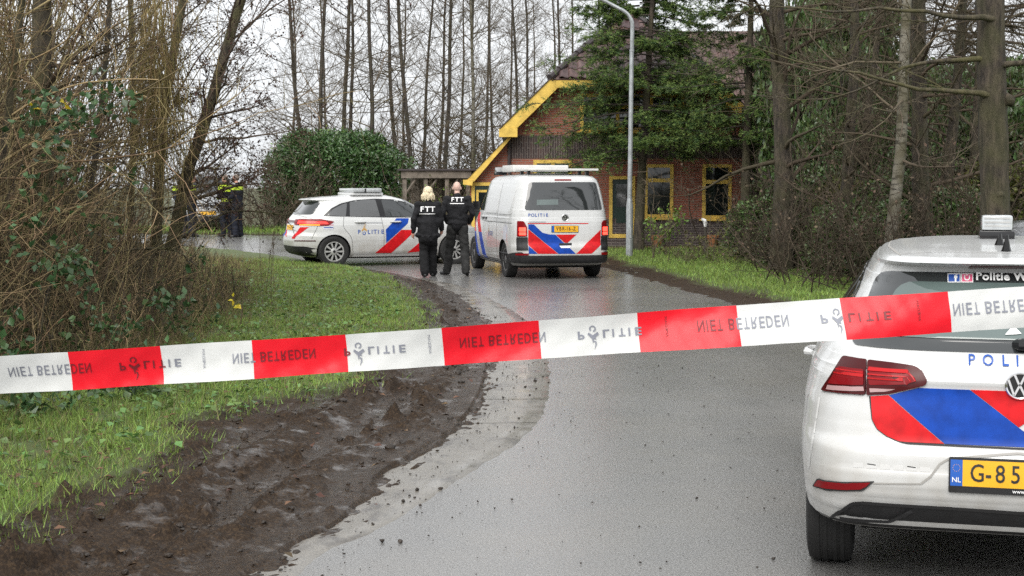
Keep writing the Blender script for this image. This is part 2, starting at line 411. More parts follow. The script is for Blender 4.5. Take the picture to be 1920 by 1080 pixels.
for a, b in zip(ys[:-1], ys[1:]):
    g = .008; yy = np.linspace(a + g, b - g, int((b - a) * 14)); V = []; k = 5
    # joints run square to the strip
    L0 = np.c_[x0(yy) - .45, yy]; L1 = np.c_[x3(yy) + .05 * (fbm(yy * 9, yy * 0, 3, 14) - .5), yy + .06]
    for j in range(k + 1):
        p = L0 + (L1 - L0) * j / k; V.append(np.c_[p, gz(p[:, 0], p[:, 1]) + .002])
    V.append(V[-1] + [.012, 0, -.012])
    V = np.stack(V, 1); n = len(yy)
    top = V.reshape(-1, 3)
    obj('slab', top, grid_faces(n, k + 2), M_CONC, strip)

# wide ground to the horizon
nb = NB('field_ground')
gcol = nb.mix(nb.noise(.35, 6), (.045, .055, .02), (.095, .10, .04)); gcol = nb.mix(nb.ramp(nb.noise(1.7, 6), .5, .7), gcol, (.06, .045, .03))
nb.out(gcol, .9, nb.bump(nb.noise(6, 6), .8, .1))
gy = np.concatenate([[-900, -200, -40, 0], np.linspace(5, 60, 45), [80, 120, 200, 400, 900, 1500]]); gx = np.array([-1500, -500, -150, -60, -30, -15, -5, 5, 15, 30, 60, 150, 500, 1500.])
GY, GX = np.meshgrid(gy, gx, indexing='ij')
tag(obj('ground', np.stack([GX, GY, gz(GX, GY) - .07], -1).reshape(-1, 3), grid_faces(*GY.shape), nb.m, smooth=True), kind='structure')

# ------------------------------------------------------------------ grass blades (uncountable)
def blades(name, P, h, w, mats, lean=.5, label=None, simple=True):
    n = len(P); a = rng.uniform(0, 2 * np.pi, n); ld = rng.uniform(0, 2 * np.pi, n)
    l = np.minimum(np.abs(rng.normal(0, lean, n)), 1.3) * h
    side = np.c_[np.cos(a), np.sin(a), np.zeros(n)] * (w[:, None] / 2)
    up = np.c_[np.cos(ld) * l, np.sin(ld) * l, h]
    mid = P + up * np.array([.35, .35, .6]); tip = P + up
    if simple:
        V = np.stack([P - side, P + side, tip], 1).reshape(-1, 3); F = np.arange(n * 3).reshape(-1, 3)
    else:
        V = np.stack([P - side, P + side, mid + side * .5, tip], 1).reshape(-1, 3)
        b = np.arange(n)[:, None] * 4; F = np.concatenate([b + [0, 1, 2], b + [0, 2, 3]])
    o = obj(name, V, F, mats)
    if label: tag(o, label, 'grass', kind='stuff')
    return o
M_GRASS = mat('grass_blade', (.205, .305, .070), rough=.45, spec=.35, island=.45, trans=.3, var=.3, vscale=1.4)
M_GRASSD = mat('dry_grass_blade', (.17, .14, .07), rough=.7, spec=.2, island=.4, trans=.2)
def scatter_left(n, ylo, yhi, ulo, uhi, p=1.0):
    y = ylo * (yhi / ylo) ** (rng.random(n) ** p); u = rng.uniform(ulo, uhi, n); x = x0(y) - u
    k = rng.random(n) > left_mud(x + .18 * rng.normal(0, 1, n), y) * 1.02 - .006
    k &= (fbm(x * 2.4, y * 2.4, 3, 77) > .27)
    x, y = x[k], y[k]; return np.c_[x, y, left_h(x, y) - .01]
P = scatter_left(190000, 6.3, 33, .5, 5.2)
n = len(P); hh = rng.uniform(.02, .08, n) * (.5 + 1.1 * fbm(P[:, 0] * 1.2, P[:, 1] * 1.2, 3, 5)); ww = rng.uniform(.003, .007, n) * (1 + P[:, 1] * .05)
blades('verge_grass', P, hh, ww, M_GRASS, .7, 'short wet green grass on the verge beside the muddy road edge')
P = scatter_left(17000, 6.3, 33, .8, 6.5); n = len(P)
blades('withered_grass', P, rng.uniform(.04, .14, n), rng.uniform(.003, .006, n) * (1 + P[:, 1] * .05), M_GRASSD, 1.1, 'withered straw-coloured grass lying through the left verge')
# right verge grass
n = 90000; y = 15.5 * (37 / 15.5) ** rng.random(n); u = rng.uniform(.5, 7.5, n) ** 1.0; x = x4(y) + u
k = rng.random(n) > right_mud(x, y) * 1.03; x, y = x[k], y[k]; P = np.c_[x, y, right_h(x, y) - .01]; n = len(P)
blades('verge_grass', P, rng.uniform(.03, .10, n), rng.uniform(.010, .020, n), M_GRASS, .5, 'bright green grass strip between the road and the house garden', True)
# far verge below the hedge
n = 16000; x = rng.uniform(-14, 1, n); y = rng.uniform(44, 50, n); k = x > x4(y) + .1
x, y = x[k], y[k]; P = np.c_[x, y, right_h(x, y) - .01]; n = len(P)
blades('verge_grass', P, rng.uniform(.06, .2, n), rng.uniform(.02, .035, n), M_GRASS, .5, 'grass strip at the foot of the laurel bush beyond the bend', True)

# low broad-leaved weeds in the verge, one object each patch of uncountable leaves
def leaf_cards(P, size, up=.6, asp=.55, fold=.25, droop=None, dirs=None):
    n = len(P); d = unit(rng.normal(size=(n, 3)) if dirs is None else dirs)
    nrm = unit(rng.normal(size=(n, 3)) * (1 - up) + np.array([0, 0, 1.]) * up)
    d = unit(d - nrm * (d * nrm).sum(1, keepdims=True)); s = np.cross(nrm, d)
    L = size[:, None]; W = L * asp / 2
    tip = P + d * L - nrm * L * .12; mid = P + d * L * .45
    l, r = mid + s * W + nrm * W * fold, mid - s * W + nrm * W * fold
    V = np.stack([P, r, tip, l], 1).reshape(-1, 3); b = np.arange(n)[:, None] * 4
    return V, np.concatenate([b + [0, 1, 2], b + [0, 2, 3]])
M_WEED = mat('weed_leaf', (.11, .20, .055), rough=.4, spec=.5, island=.45, trans=.25)
cl = scatter_left(620, 6.5, 28, 1.0, 5.5); idx = rng.integers(0, len(cl), 5200)
P = cl[idx] + np.c_[rng.normal(0, .09, (5200, 2)), rng.uniform(.03, .12, 5200)]
V, F = leaf_cards(P, rng.uniform(.03, .075, 5200), .75, .8)
tag(obj('ground_ivy', V, F, M_WEED), 'low broad-leaved weeds creeping through the left verge grass', 'weeds', kind='stuff')
M_FALL = mat('fallen_leaf', (.085, .045, .022), rough=.55, island=.6, spec=.4)
P = scatter_left(5200, 6.3, 30, -.05, 6)[:2300]; P2 = np.c_[x0(yy_ := rng.uniform(6, 26, 500)) - rng.uniform(-.1, 2.4, 500), yy_]
P = np.vstack([P, np.c_[P2, left_h(P2[:, 0], P2[:, 1])]]) + [0, 0, .03]
V, F = leaf_cards(P, rng.uniform(.025, .07, len(P)), .85, .7)
tag(obj('leaf_litter', V, F, M_FALL), 'brown fallen leaves scattered over the mud and left verge', 'leaves', kind='stuff')

# mud clods thrown on the verge and the road edge
bmc = bmesh.new(); bmesh.ops.create_icosphere(bmc, subdivisions=1, radius=1); icoV = np.array([v.co[:] for v in bmc.verts]); icoF = np.array([[v.index for v in f.verts] for f in bmc.faces]); bmc.free()
def clods(name, P, size, m, label, cat):
    n = len(P); k = len(icoV)
    V = icoV[None] * (1 + rng.normal(0, .22, (n, k, 1))) * size[:, None, None] * rng.uniform(.6, 1.3, (n, 1, 3)) * np.array([1, 1, .7]) + P[:, None]
    F = (icoF[None] + (np.arange(n) * k)[:, None, None]).reshape(-1, 3)
    return tag(obj(name, V.reshape(-1, 3), F, m), label, cat, kind='stuff')
M_MUD = mat('mud_clod', (.026, .018, .012), rough=.5, spec=.5, var=.4, bump=.8, bscale=60)
y = rng.uniform(5.6, 27, 4200); u = rng.normal(1.0, .62, 4200); u = np.where(u < -.15, np.abs(u), u); x = x0(y) - u
k = left_mud(x, y) > .5; x, y = x[k], y[k]
sz = np.exp(rng.normal(-5.05, .7, len(x))).clip(.002, .05); clods('mud_clods', np.c_[x, y, left_h(x, y) + sz * .05], sz, M_MUD, 'churned dark mud clods along the left road edge', 'mud')
y = np.concatenate([rng.uniform(5.6, 20, 650), rng.uniform(5.6, 14, 350)]); u = np.concatenate([-np.abs(rng.normal(0, .35, 650)), -rng.uniform(.3, 3.2, 350)]); x = x0(y) - u
sz = np.exp(rng.normal(-5.6, .5, 1000)); clods('road_grit', np.c_[x, y, gz(x, y) + .006 + sz * .3], sz * np.where(np.arange(1000) < 650, 1.1, .9), M_MUD, 'small bits of mud and grit scattered on the wet asphalt', 'grit')
# ================================================================== FARMHOUSE
HY = 37.5
HZ = float(gz(0, HY))
def hp(px, py, Y=HY):
    p = at(px, py, Y); return (p.x, p.z)
def brick_mat(name, c1, c2, mortar, bw=.215, bh=.062, vertical=False):
    nb = NB(name); t = nb.t
    sp = nb.n('ShaderNodeSeparateXYZ'); t.links.new(nb.coord, sp.inputs[0]); cb_ = nb.n('ShaderNodeCombineXYZ')
    hx = nb.math('ADD', sp.outputs['X'], sp.outputs['Y'])
    t.links.new(sp.outputs['Z'] if vertical else hx, cb_.inputs['X']); t.links.new(hx if vertical else sp.outputs['Z'], cb_.inputs['Y'])
    br = nb.n('ShaderNodeTexBrick'); t.links.new(cb_.outputs[0], br.inputs['Vector'])
    br.inputs['Scale'].default_value = 1; br.inputs['Brick Width'].default_value = bw; br.inputs['Row Height'].default_value = bh
    br.inputs['Mortar Size'].default_value = .009; br.inputs['Mortar Smooth'].default_value = .2; br.inputs['Bias'].default_value = 0
    br.inputs['Color1'].default_value = (*c1, 1); br.inputs['Color2'].default_value = (*c2, 1); br.inputs['Mortar'].default_value = (*mortar, 1)
    col = nb.mix(nb.math('MULTIPLY', nb.noise(1.3, 6, .6), .55), br.outputs['Color'], (c1[0] * .45, c1[1] * .45, c1[2] * .5))
    nb.out(col, .8, nb.bump(br.outputs['Fac'], -.6, .012, nb.bump(nb.noise(60, 4), .3, .01)))
    return nb.m
M_BRICK = brick_mat('red_brick', (.40, .125, .074), (.27, .082, .052), (.27, .225, .185))
M_BRICKV = brick_mat('dark_upright_brick', (.085, .052, .045), (.045, .034, .034), (.20, .17, .15), .30, .062, True)
M_BRICKD = brick_mat('dark_plinth_brick', (.075, .055, .052), (.048, .038, .040), (.22, .19, .17))
M_YEL = mat('yellow_paint', (.68, .46, .095), rough=.5, spec=.35, var=.22, vscale=5, bump=.15, bscale=25)
M_GREEN = mat('dark_green_paint', (.008, .028, .020), rough=.35, spec=.5)
M_GLASSH = mat('house_glass', (.012, .016, .016), rough=.04, spec=.9, bump=.02, bscale=3)
M_TILE = mat('glazed_roof_tile', (.095, .060, .050), rough=.42, spec=.5, var=.45, vscale=3.5, island=.3)
M_TILED = mat('ridge_tile', (.045, .035, .036), rough=.4, spec=.5, var=.3)
M_WOODG = mat('grey_weathered_wood', (.16, .135, .11), rough=.85, var=.35, vscale=6, bump=.4, bscale=30)
M_DARKI = mat('dark_interior', (.012, .012, .012), rough=.9)

house = thing('farmhouse', 'red brick farmhouse with yellow barge boards and half-hipped tiled roof', 'house')
cx = hp(1185, 300)[0]                                   # centre of the gable
def mir(x): return 2 * cx - x
eL = hp(950, 256); kL = hp(1037, 160); aL = hp(874, 343)
zb = HZ - .25
# main wall, with the upright-brick band and the plinth set a few mm proud
gw = [(hp(956, 400)[0], zb), (mir(hp(956, 400)[0]), zb), (mir(hp(956, 400)[0]), eL[1]), (mir(kL[0] + .02), kL[1]), (kL[0] + .02, kL[1]), (hp(956, 400)[0], eL[1])]
w = MB(); w.prism(gw, 'y', HY, HY + .3); w.build('wall', M_BRICK, house)
al = [(hp(881, 400)[0], zb), (hp(956, 400)[0] - .004, zb), (hp(956, 400)[0] - .004, eL[1] - .02), (hp(881, 400)[0], aL[1] + .02)]
w = MB(); w.prism(al, 'y', HY + .03, HY + .3); w.build('wall', M_BRICK, house)
w = MB(); w.prism([(mir(a), b) for a, b in al][::-1], 'y', HY + .03, HY + .3); w.build('wall', M_BRICK, house)
xl, xr = hp(957, 0)[0], mir(hp(957, 0)[0])
z1_, z0_ = hp(0, 254)[1], hp(0, 297)[1]
w = MB(); w.box(xl, xr, HY - .012, HY + .1, z0_, z1_); w.build('brick_band', M_BRICKV, house)
zp = hp(0, 418)[1]
w = MB(); w.box(xl, xr, HY - .05, HY + .1, zb, zp); w.build('plinth', M_BRICKD, house)
zs = hp(0, 410)[1]
w = MB(); w.box(xl, xr, HY - .025, HY + .1, zp, zs); w.build('soldier_course', M_BRICKV, house)
w = MB(); w.box(hp(881, 0)[0] + .002, xl - .012, HY - .02, HY + .1, zb, zp); w.build('plinth', M_BRICKD, house)
# side and back walls and floor so that it stands as a volume
lft, rgt = hp(881, 0)[0], mir(hp(881, 0)[0])
w = MB(); w.box(lft + .002, lft + .3, HY + .3, HY + 14, zb, aL[1]); w.build('wall', M_BRICK, house)
w = MB(); w.box(rgt - .3, rgt - .002, HY + .3, HY + 14, zb, aL[1]); w.build('wall', M_BRICK, house)
w = MB(); w.box(lft, rgt, HY + 14, HY + 14.3, zb, aL[1]); w.build('wall', M_BRICK, house)
# downpipe at the joint
w = MB(); xx = hp(955, 0)[0]; w.tube([(xx, HY - .06, zb + .2), (xx, HY - .06, eL[1] - .1)], .045, 8); w.build('downpipe', M_TILED, house, smooth=True)

# barge boards (solid yellow, overhanging half a metre)
def board(p, q, hgt, y0, y1, name='barge_board', m=M_YEL):
    (ax, az), (bx, bz) = p, q; d = Vector((bx - ax, bz - az)).normalized(); nrm = Vector((-d.y, d.x))
    if nrm.y < 0: nrm = -nrm
    poly = [(ax, az), (bx, bz), (bx - nrm.x * hgt, bz - nrm.y * hgt), (ax - nrm.x * hgt, az - nrm.y * hgt)]
    b = MB(); b.prism(poly, 'y', y0, y1); return b.build(name, m, house)
kt = hp(1030, 151); et = hp(938, 243)
BY0, BY1 = HY - .5, HY - .002
def mpoly(pts, y0, y1, name, m):
    for P in (pts, [(mir(a), b) for a, b in pts]):
        b = MB(); b.prism(P, 'y', y0, y1); b.build(name, m, house)
mpoly([kt, hp(1040, 151), hp(1040, 167), hp(1044, 168), hp(971, 240), hp(938, 243)], BY0, BY1, 'barge_board', M_YEL)
mpoly([hp(936, 242.5), hp(970, 240.5), hp(970, 258), hp(936, 258)], BY0 - .012, BY1 + .0, 'eave_box', M_YEL)
b = MB(); b.prism([hp(1040.3, 151), (mir(hp(1040.3, 151)[0]), kt[1]), (mir(hp(1040.3, 167)[0]), hp(0, 167)[1]), hp(1040.3, 167)], 'y', BY0, BY1); b.build('barge_board', M_YEL, house)
mpoly([hp(952, 258.5), hp(959, 259), hp(889, 341), hp(870, 343)], HY - .3, HY + .025, 'barge_board', M_YEL)
mpoly([hp(869, 337), hp(888, 338), hp(886, 348), hp(869, 346)], HY - .34, HY + .02, 'eave_box', M_YEL)
# dark verge capping along the boards
mpoly([hp(1030, 149.5), hp(1041, 149.5), hp(1041, 151), hp(1030.5, 151), hp(937.5, 243), hp(936, 242)], BY0 - .03, HY + .1, 'verge_capping', M_TILED)

# roof: half hip at the gable and the long slopes behind
RZ = kt[1] + 1.93; RYp = HY - .5 + 1.95
kx = kt[0]; ky = HY - .52
def quad(name, pts, m, th=.06):
    b = MB(); P = [Vector(p) for p in pts]; n = (P[1] - P[0]).cross(P[2] - P[0]).normalized() * th
    k = len(P); b.add([*P, *[p - n for p in P]], [tuple(range(k)), tuple(range(2 * k - 1, k - 1, -1))] + [(i, k + i, k + (i + 1) % k, (i + 1) % k) for i in range(k)])
    return b.build(name, m, house)
rf = quad('roof', [(kx, ky, kt[1] - .01), (mir(kx), ky, kt[1] - .01), (cx, RYp, RZ)], M_TILE)
BK = HY + 14.4
for sgn in (0, 1):
    X = (lambda v: v) if sgn == 0 else mir
    P = [(X(hp(868, 0)[0]), ky + .2, aL[1] - .02), (X(et[0]), ky + .2, et[1] + .02), (X(kx), ky + .2, kt[1] + .0), (X(cx), RYp, RZ), (X(cx), BK, RZ), (X(hp(868, 0)[0]), BK, aL[1] - .02)]
    a, b_, c_, d_, e_, f_ = P
    lw = hp(953, 256.5); l1, l2 = (X(lw[0]), ky + .2, lw[1]), (X(lw[0]), BK, lw[1]); m_ = (X(et[0]), BK, et[1] + .02); n_ = (X(kx), BK, kt[1])
    b = MB(); b.add([a, l1, l2, f_, b_, c_, n_, m_, c_, d_, e_, n_], [(0, 1, 2, 3), (4, 5, 6, 7), (8, 9, 10, 11)]); b.build('roof', M_TILE, house)
# pantiles on the hip, one by one
hx0, hx1 = kx, mir(kx); up = Vector((0, RYp - ky, RZ - kt[1])); SL = up.length; up.normalize(); nrm = Vector((0, -up.z, up.y))
tw, tl = .235, .33
prof = [(-.118, .0), (-.09, .035), (-.05, .052), (-.01, .04), (.03, .012), (.075, .004), (.118, .012)]
Vt = [(u, 0, v + .02) for u, v in prof] + [(u, tl + .05, v - .0) for u, v in prof] + [(u, 0, v) for u, v in prof]
k = len(prof); Ft = [(i, i + 1, k + i + 1, k + i) for i in range(k - 1)] + [(2 * k + i, 2 * k + i + 1, i + 1, i) for i in range(k - 1)]
tile_me = [mesh_data('roof_tile', Vt, Ft, mat('roof_tile_%d' % i, c, rough=.38, spec=.5, var=.35, vscale=9), smooth=True, sharp=40) for i, c in enumerate([(.10, .058, .053), (.135, .085, .08), (.075, .045, .045), (.12, .062, .052)])]
rowsn = int(SL / tl)
for r in range(rowsn):
    s = r * tl + .02; fr = s / SL; a = hx0 + (cx - hx0) * fr; bb = hx1 + (cx - hx1) * fr
    nn = int((bb - a - .2) / tw)
    for i in range(nn):
        x = (a + bb) / 2 + (i - (nn - 1) / 2) * tw
        o = link('roof_tile', random.choice(tile_me), rf)
        p = Vector((x, ky, kt[1])) + up * s + nrm * random.uniform(.0, .008)
        o.matrix_local = Matrix((Vector((1, 0, 0)), up, -nrm if False else nrm)).transposed().to_4x4(); o.location = p
        if nrm.z < 0: pass
for sgn in (0, 1):   # hip ridge tiles
    X = (lambda v: v) if sgn == 0 else mir
    A, B = Vector((X(kx), ky, kt[1] + .03)), Vector((X(cx), RYp, RZ + .05)); n = 9
    for i in range(n):
        p, q = A + (B - A) * (i / n), A + (B - A) * ((i + 1.12) / n)
        b = MB(); b.tube([p, p + (q - p) * .15, q], [.105, .095, .075], 8); b.build('ridge_tile', M_TILED, rf, smooth=True)
b = MB(); b.tube([(cx, RYp - .15, RZ + .06), (cx, BK, RZ + .06)], .11, 8); b.build('ridge_tile', M_TILED, rf, smooth=True)

# windows and doors
def window(x0_, y0_, x1_, y1_, Y=HY, trans=None, posts=(), fw=.085, sill=True, parent=house):
    (a, zt), (b_, zbm) = at(x0_, y0_, Y).xz, at(x1_, y1_, Y).xz
    f = MB()
    f.box(a, a + fw, Y - .04, Y + .06, zbm, zt); f.box(b_ - fw, b_, Y - .04, Y + .06, zbm, zt)
    f.box(a + fw, b_ - fw, Y - .038, Y + .06, zt - fw, zt); f.box(a + fw, b_ - fw, Y - .038, Y + .06, zbm, zbm + fw)
    wn = f.build('window', M_YEL, parent)
    xs = [a + fw] + [a + (b_ - a) * p for p in posts] + [b_ - fw]; zs_ = [zbm + fw, zt - fw]
    if trans is not None:
        zt_ = at(0, trans, Y).z; g = MB(); g.box(a + fw, b_ - fw, Y - .03, Y + .05, zt_ - .05, zt_ + .05); g.build('transom', M_YEL, wn); zs_.insert(1, zt_)
    for p in posts:
        xp = a + (b_ - a) * p; g = MB(); g.box(xp - .045, xp + .045, Y - .028, Y + .05, zbm + fw, zt - fw); g.build('mullion', M_YEL, wn)
    for i in range(len(xs) - 1):
        for j in range(len(zs_) - 1):
            e = .03; g = MB(); fr = MB(); q = .03
            xa, xb, za, zc = xs[i] + .002, xs[i + 1] - .002, zs_[j] + .002, zs_[j + 1] - .002
            g.box(xa, xb, Y - .006, Y + .02, za, zc); pn = g.build('pane', M_GLASSH, wn)
    if sill:
        g = MB(); g.box(a - .08, b_ + .08, Y - .1, Y + .02, zbm - .055, zbm - .003); g.build('sill', M_YEL, wn)
    return wn
window(1208, 308, 1262, 408, trans=338)
window(1317, 308, 1371, 410, trans=341)
window(1420, 308, 1474, 410, trans=341)
window(1000, 300, 1072, 372, posts=(.5,))
window(1088, 176, 1283, 246, posts=(.36, .68), trans=200)
# front door
def door(x0_, y0_, x1_, y1_, m, light):
    (a, zt), (b_, zbm) = hp(x0_, y0_), hp(x1_, y1_); f = MB(); fw = .085
    f.box(a, a + fw, HY - .06, HY + .06, zbm, zt); f.box(b_ - fw, b_, HY - .06, HY + .06, zbm, zt); f.box(a + fw, b_ - fw, HY - .058, HY + .06, zt - fw, zt)
    f.box(a + fw, b_ - fw, HY - .058, HY + .06, zbm, zbm + .1)
    fr = f.build('door_frame', M_YEL, house)
    g = MB(); g.box(a + fw, b_ - fw, HY - .055 + .04, HY + .05, zbm + .1, zt - fw); d = g.build('door', m, house)
    zl = zbm + (zt - zbm) * light
    g = MB(); g.box(a + fw + .1, b_ - fw - .1, HY - .025, HY - .01, zl, zt - fw - .12); g.build('pane', M_GLASSH, d)
    for z_ in (zbm + .25, ):
        g = MB(); g.box(a + fw + .1, b_ - fw - .1, HY - .03, HY - .013, z_, zl - .1); g.build('panel', m, d)
    g = MB(); g.tube([(b_ - fw - .06, HY - .07, zbm + 1.05), (b_ - fw - .17, HY - .07, zbm + 1.05)], .012, 6); g.build('door_handle', M_WOODG, d)
    return d
door(1142, 330, 1190, 446, M_GREEN, .5)
g = MB(); g.box(hp(1136, 0)[0], hp(1196, 0)[0], HY - .55, HY - .055, zb, hp(0, 451)[1]); g.build('doorstep', M_BRICKD, house)
dl = door(884, 342, 936, 462, M_GREEN, .45)
a, zt = hp(893, 356); b_, zq = hp(927, 395)
g = MB(); g.box(a, a + .06, HY - .035, HY - .026, zq, zt); g.box(b_ - .06, b_, HY - .035, HY - .026, zq, zt); g.box(a + .06, b_ - .06, HY - .035, HY - .026, zt - .06, zt); g.box(a + .06, b_ - .06, HY - .035, HY - .026, zq, zq + .06); g.build('window_frame', M_YEL, dl)

# cross wing to the right, set back, with its tiled slope facing the road
WY = HY + 3.2
def wpx(px, py): return at(px, py, WY)
wa, wb_ = wpx(1440, 0).x, wpx(1665, 0).x; we = wpx(0, 262).z
b = MB(); b.box(wa, wb_, WY, WY + 7, zb, we); b.build('wing_wall', M_BRICK, house)
wr0, wr1 = wpx(1300, 0).x, wpx(1690, 0).x
quad('wing_roof', [(wr0 + 1.2, WY - .4, we - .1), (wr1, WY - .4, we - .1), (wr1, WY + 3.6, we + 3.35), (wr0, WY + 3.6, we + 3.35)], M_TILE)
quad('wing_roof', [(wr1, WY + 7.6, we - .1), (wr0, WY + 7.6, we - .1), (wr0, WY + 3.6, we + 3.35), (wr1, WY + 3.6, we + 3.35)], M_TILE)
b = MB(); b.prism([(WY, we), (WY + 7, we), (WY + 3.6, we + 3.2)], 'x', wb_ - .3, wb_ - .01); b.build('wing_gable', M_BRICK, house)
b = MB(); b.box(wr0 + 1.5, wr1, WY - .46, WY - .405, we - .24, we - .06); b.build('gutter_board', M_YEL, house)
b = MB(); b.prism([(.0, 0), (.05, .05), (.1, .05), (.15, 0), (.13, -.01), (.08, .03), (.02, -.01)], 'z', 0, .01)
window(1560, 318, 1606, 420, Y=WY, trans=350)
window(1480, 318, 1526, 420, Y=WY, trans=350)
# tile courses on the wing roof: real raised rows
wup = Vector((0, 4.0, 3.45)).normalized(); wn_ = Vector((0, -wup.z, wup.y)); b = MB()
for r in range(15):
    s = r * .345
    for i in range(19):
        x = wr0 + 1.45 + i * .21 - r * .025; p = Vector((x, WY - .4, we - .1)) + wup * s
        pr = [(-.1, .012), (-.06, .05), (-.01, .052), (.04, .014), (.1, .012)]
        V = [p + Vector((u, 0, 0)) + wn_ * (v + .015) for u, v in pr] + [p + wup * .37 + Vector((u, 0, 0)) + wn_ * v for u, v in pr]
        b.add(V, [(j, j + 1, 6 + j, 5 + j) for j in range(4)])
o = b.build('wing_roof_tiles', M_TILE, house, smooth=True, fix=False); o['kind'] = 'stuff'

# red-brown paved strip at the house front
b = MB(); b.box(hp(1100, 0)[0], hp(1520, 0)[0], HY - .75, HY - .06, HZ - .1, HZ + .075); tag(b.build('brick_path', brick_mat('path_brick', (.19, .085, .06), (.13, .07, .055), (.10, .09, .08))), kind='structure')

# ------------------------------------------------------------------ street lamp
lp = ground(1180, 487); M_GALV = mat('galvanised_steel', (.36, .38, .39), rough=.42, metal=.55, var=.2, vscale=7)
lamp = thing('street_lamp', 'tall grey galvanised street lamp with curved arm on the right verge', 'street lamp', lp)
S = lp.y / F_PX
def lz(py): return at(0, py, lp.y).z - lp.z
top = lz(44)
b = MB(); b.tube([(0, 0, -.3), (0, 0, lz(385)), (0.0, 0, lz(372))], [.083, .080, .060], 14); b.build('base_section', M_GALV, lamp, smooth=True)
b = MB(); b.tube([(0, 0, lz(374)), (.03, 0, lz(96))], [.057, .050], 12); b.build('pole', M_GALV, lamp, smooth=True)
b = MB(); b.tube([(.03, 0, lz(97)), (.035, 0, lz(93))], .056, 12); b.build('collar', M_GALV, lamp, smooth=True)
cur = [(.035, 0, lz(96))] + [(.04 - .5 * (1 - math.cos(t)), 0, top + .42 * math.sin(t) - .05) for t in np.linspace(0, 1.15, 8)] + [(-.80, 0, top + .62)]
b = MB(); b.tube([Vector(p) for p in cur], [.047] * 4 + [.04] * (len(cur) - 4), 10); b.build('arm', M_GALV, lamp, smooth=True)
b = MB(); b.prism([(-1.45, top + .62), (-1.35, top + .56), (-.78, top + .55), (-.76, top + .68), (-.95, top + .74), (-1.35, top + .70)], 'y', -.13, .13); lh = b.build('lamp_head', mat('lamp_housing', (.30, .31, .32), rough=.5), lamp, bevel=.03)
b = MB(); b.box(-1.35, -.85, -.09, .09, top + .525, top + .553); b.build('lens', mat('lamp_lens', (.6, .6, .58), rough=.2), lh)
b = MB(); b.box(-.03, .03, -.086, -.07, .5, .75); b.build('access_door', M_GALV, lamp)

# garden light post, utility box, terracotta pots
M_STEMW = mat('dark_timber', (.05, .042, .034), rough=.9, var=.3)
q = ground(1322, 482); gp = thing('garden_light', 'low wooden garden light post with white cap before the house', 'garden light', q)
b = MB(); b.tube([(0, 0, -.2), (0, 0, .72)], .035, 8); b.build('post', M_STEMW, gp, smooth=True)
b = MB(); b.tube([(0, 0, .72), (0, 0, .80), (-.02, 0, .86), (-.09, 0, .90)], [.035, .05, .052, .03], 10); b.build('cap', mat('white_plastic', (.75, .75, .75), rough=.4), gp, smooth=True)
q = ground(1191, 469); ub = thing('utility_box', 'small grey metal utility box between the lamp post and the door', 'utility box', (q.x, q.y, q.z))
b = MB(); b.box(-.09, .09, -.08, .08, -.1, .32); bo = b.build('cabinet', M_GALV, ub, bevel=.012)
b = MB(); b.box(-.11, .11, -.1, .1, .321, .345); b.build('lid', M_GALV, ub)
M_TERRA = mat('terracotta', (.36, .15, .06), rough=.8, var=.25)
for px, lab in ((1232, 'plain terracotta flower pot under the window nearest the lamp post'), (1336, 'terracotta flower pot with grey stone under the window behind the garden light')):
    p = at(px, 466, HY - .4); pt = thing('flower_pot', lab, 'flower pot', (p.x, HY - .42, HZ + .075), group='terracotta pots along the house wall')
    b = MB(); b.lathe([(0, .11), (.22, .15), (.225, .17), (.29, .175), (.29, .15), (.24, .14)], 14, 'z'); b.build('pot', M_TERRA, pt, smooth=True)
    b = MB(); b.lathe([(.20, .14), (.245, .135), (.26, .05)], 12, 'z'); b.build('soil', M_MUD, pt, smooth=True)

# open timber shed (carport) left of the house
SY = 43.5; sz = float(gz(0, SY)); s0, s1 = at(752, 320, SY), at(884, 334, SY - .0)
shed = thing('timber_carport', 'low grey timber carport with flat roof left of the farmhouse', 'carport', (0, 0, 0))
b = MB(); b.box(s0.x, s1.x, SY - .05, SY, s1.z, s0.z); b.build('fascia', M_WOODG, shed)
b = MB(); b.box(s0.x - .1, s1.x + .1, SY - .12, SY + 4.2, s0.z + .003, s0.z + .05); b.build('roof', M_TILED, shed)
for i in range(4):
    x = s0.x + .1 + (s1.x - s0.x - .2) * i / 3
    b = MB(); b.box(x - .06, x + .06, SY + .01, SY + .13, sz - .1, s1.z + .1); p_ = b.build('post', M_WOODG, shed)
    b = MB(); b.tube([(x, SY + .07, s1.z - .5), (x + .35, SY + .07, s1.z)], .04, 6); b.build('brace', M_WOODG, shed)
b = MB(); b.box(s0.x, s1.x, SY + 4.0, SY + 4.1, sz - .1, s0.z - .002); b.build('back_wall', M_DARKI, shed)
for i in range(14):
    x = s0.x + (s1.x - s0.x) * i / 14; wd = (s1.x - s0.x) / 14
    b = MB(); b.box(x + .006, x + wd - .006, SY + 3.95, SY + 3.98, sz - .05, s0.z - .02); b.build('plank', M_WOODG, shed)
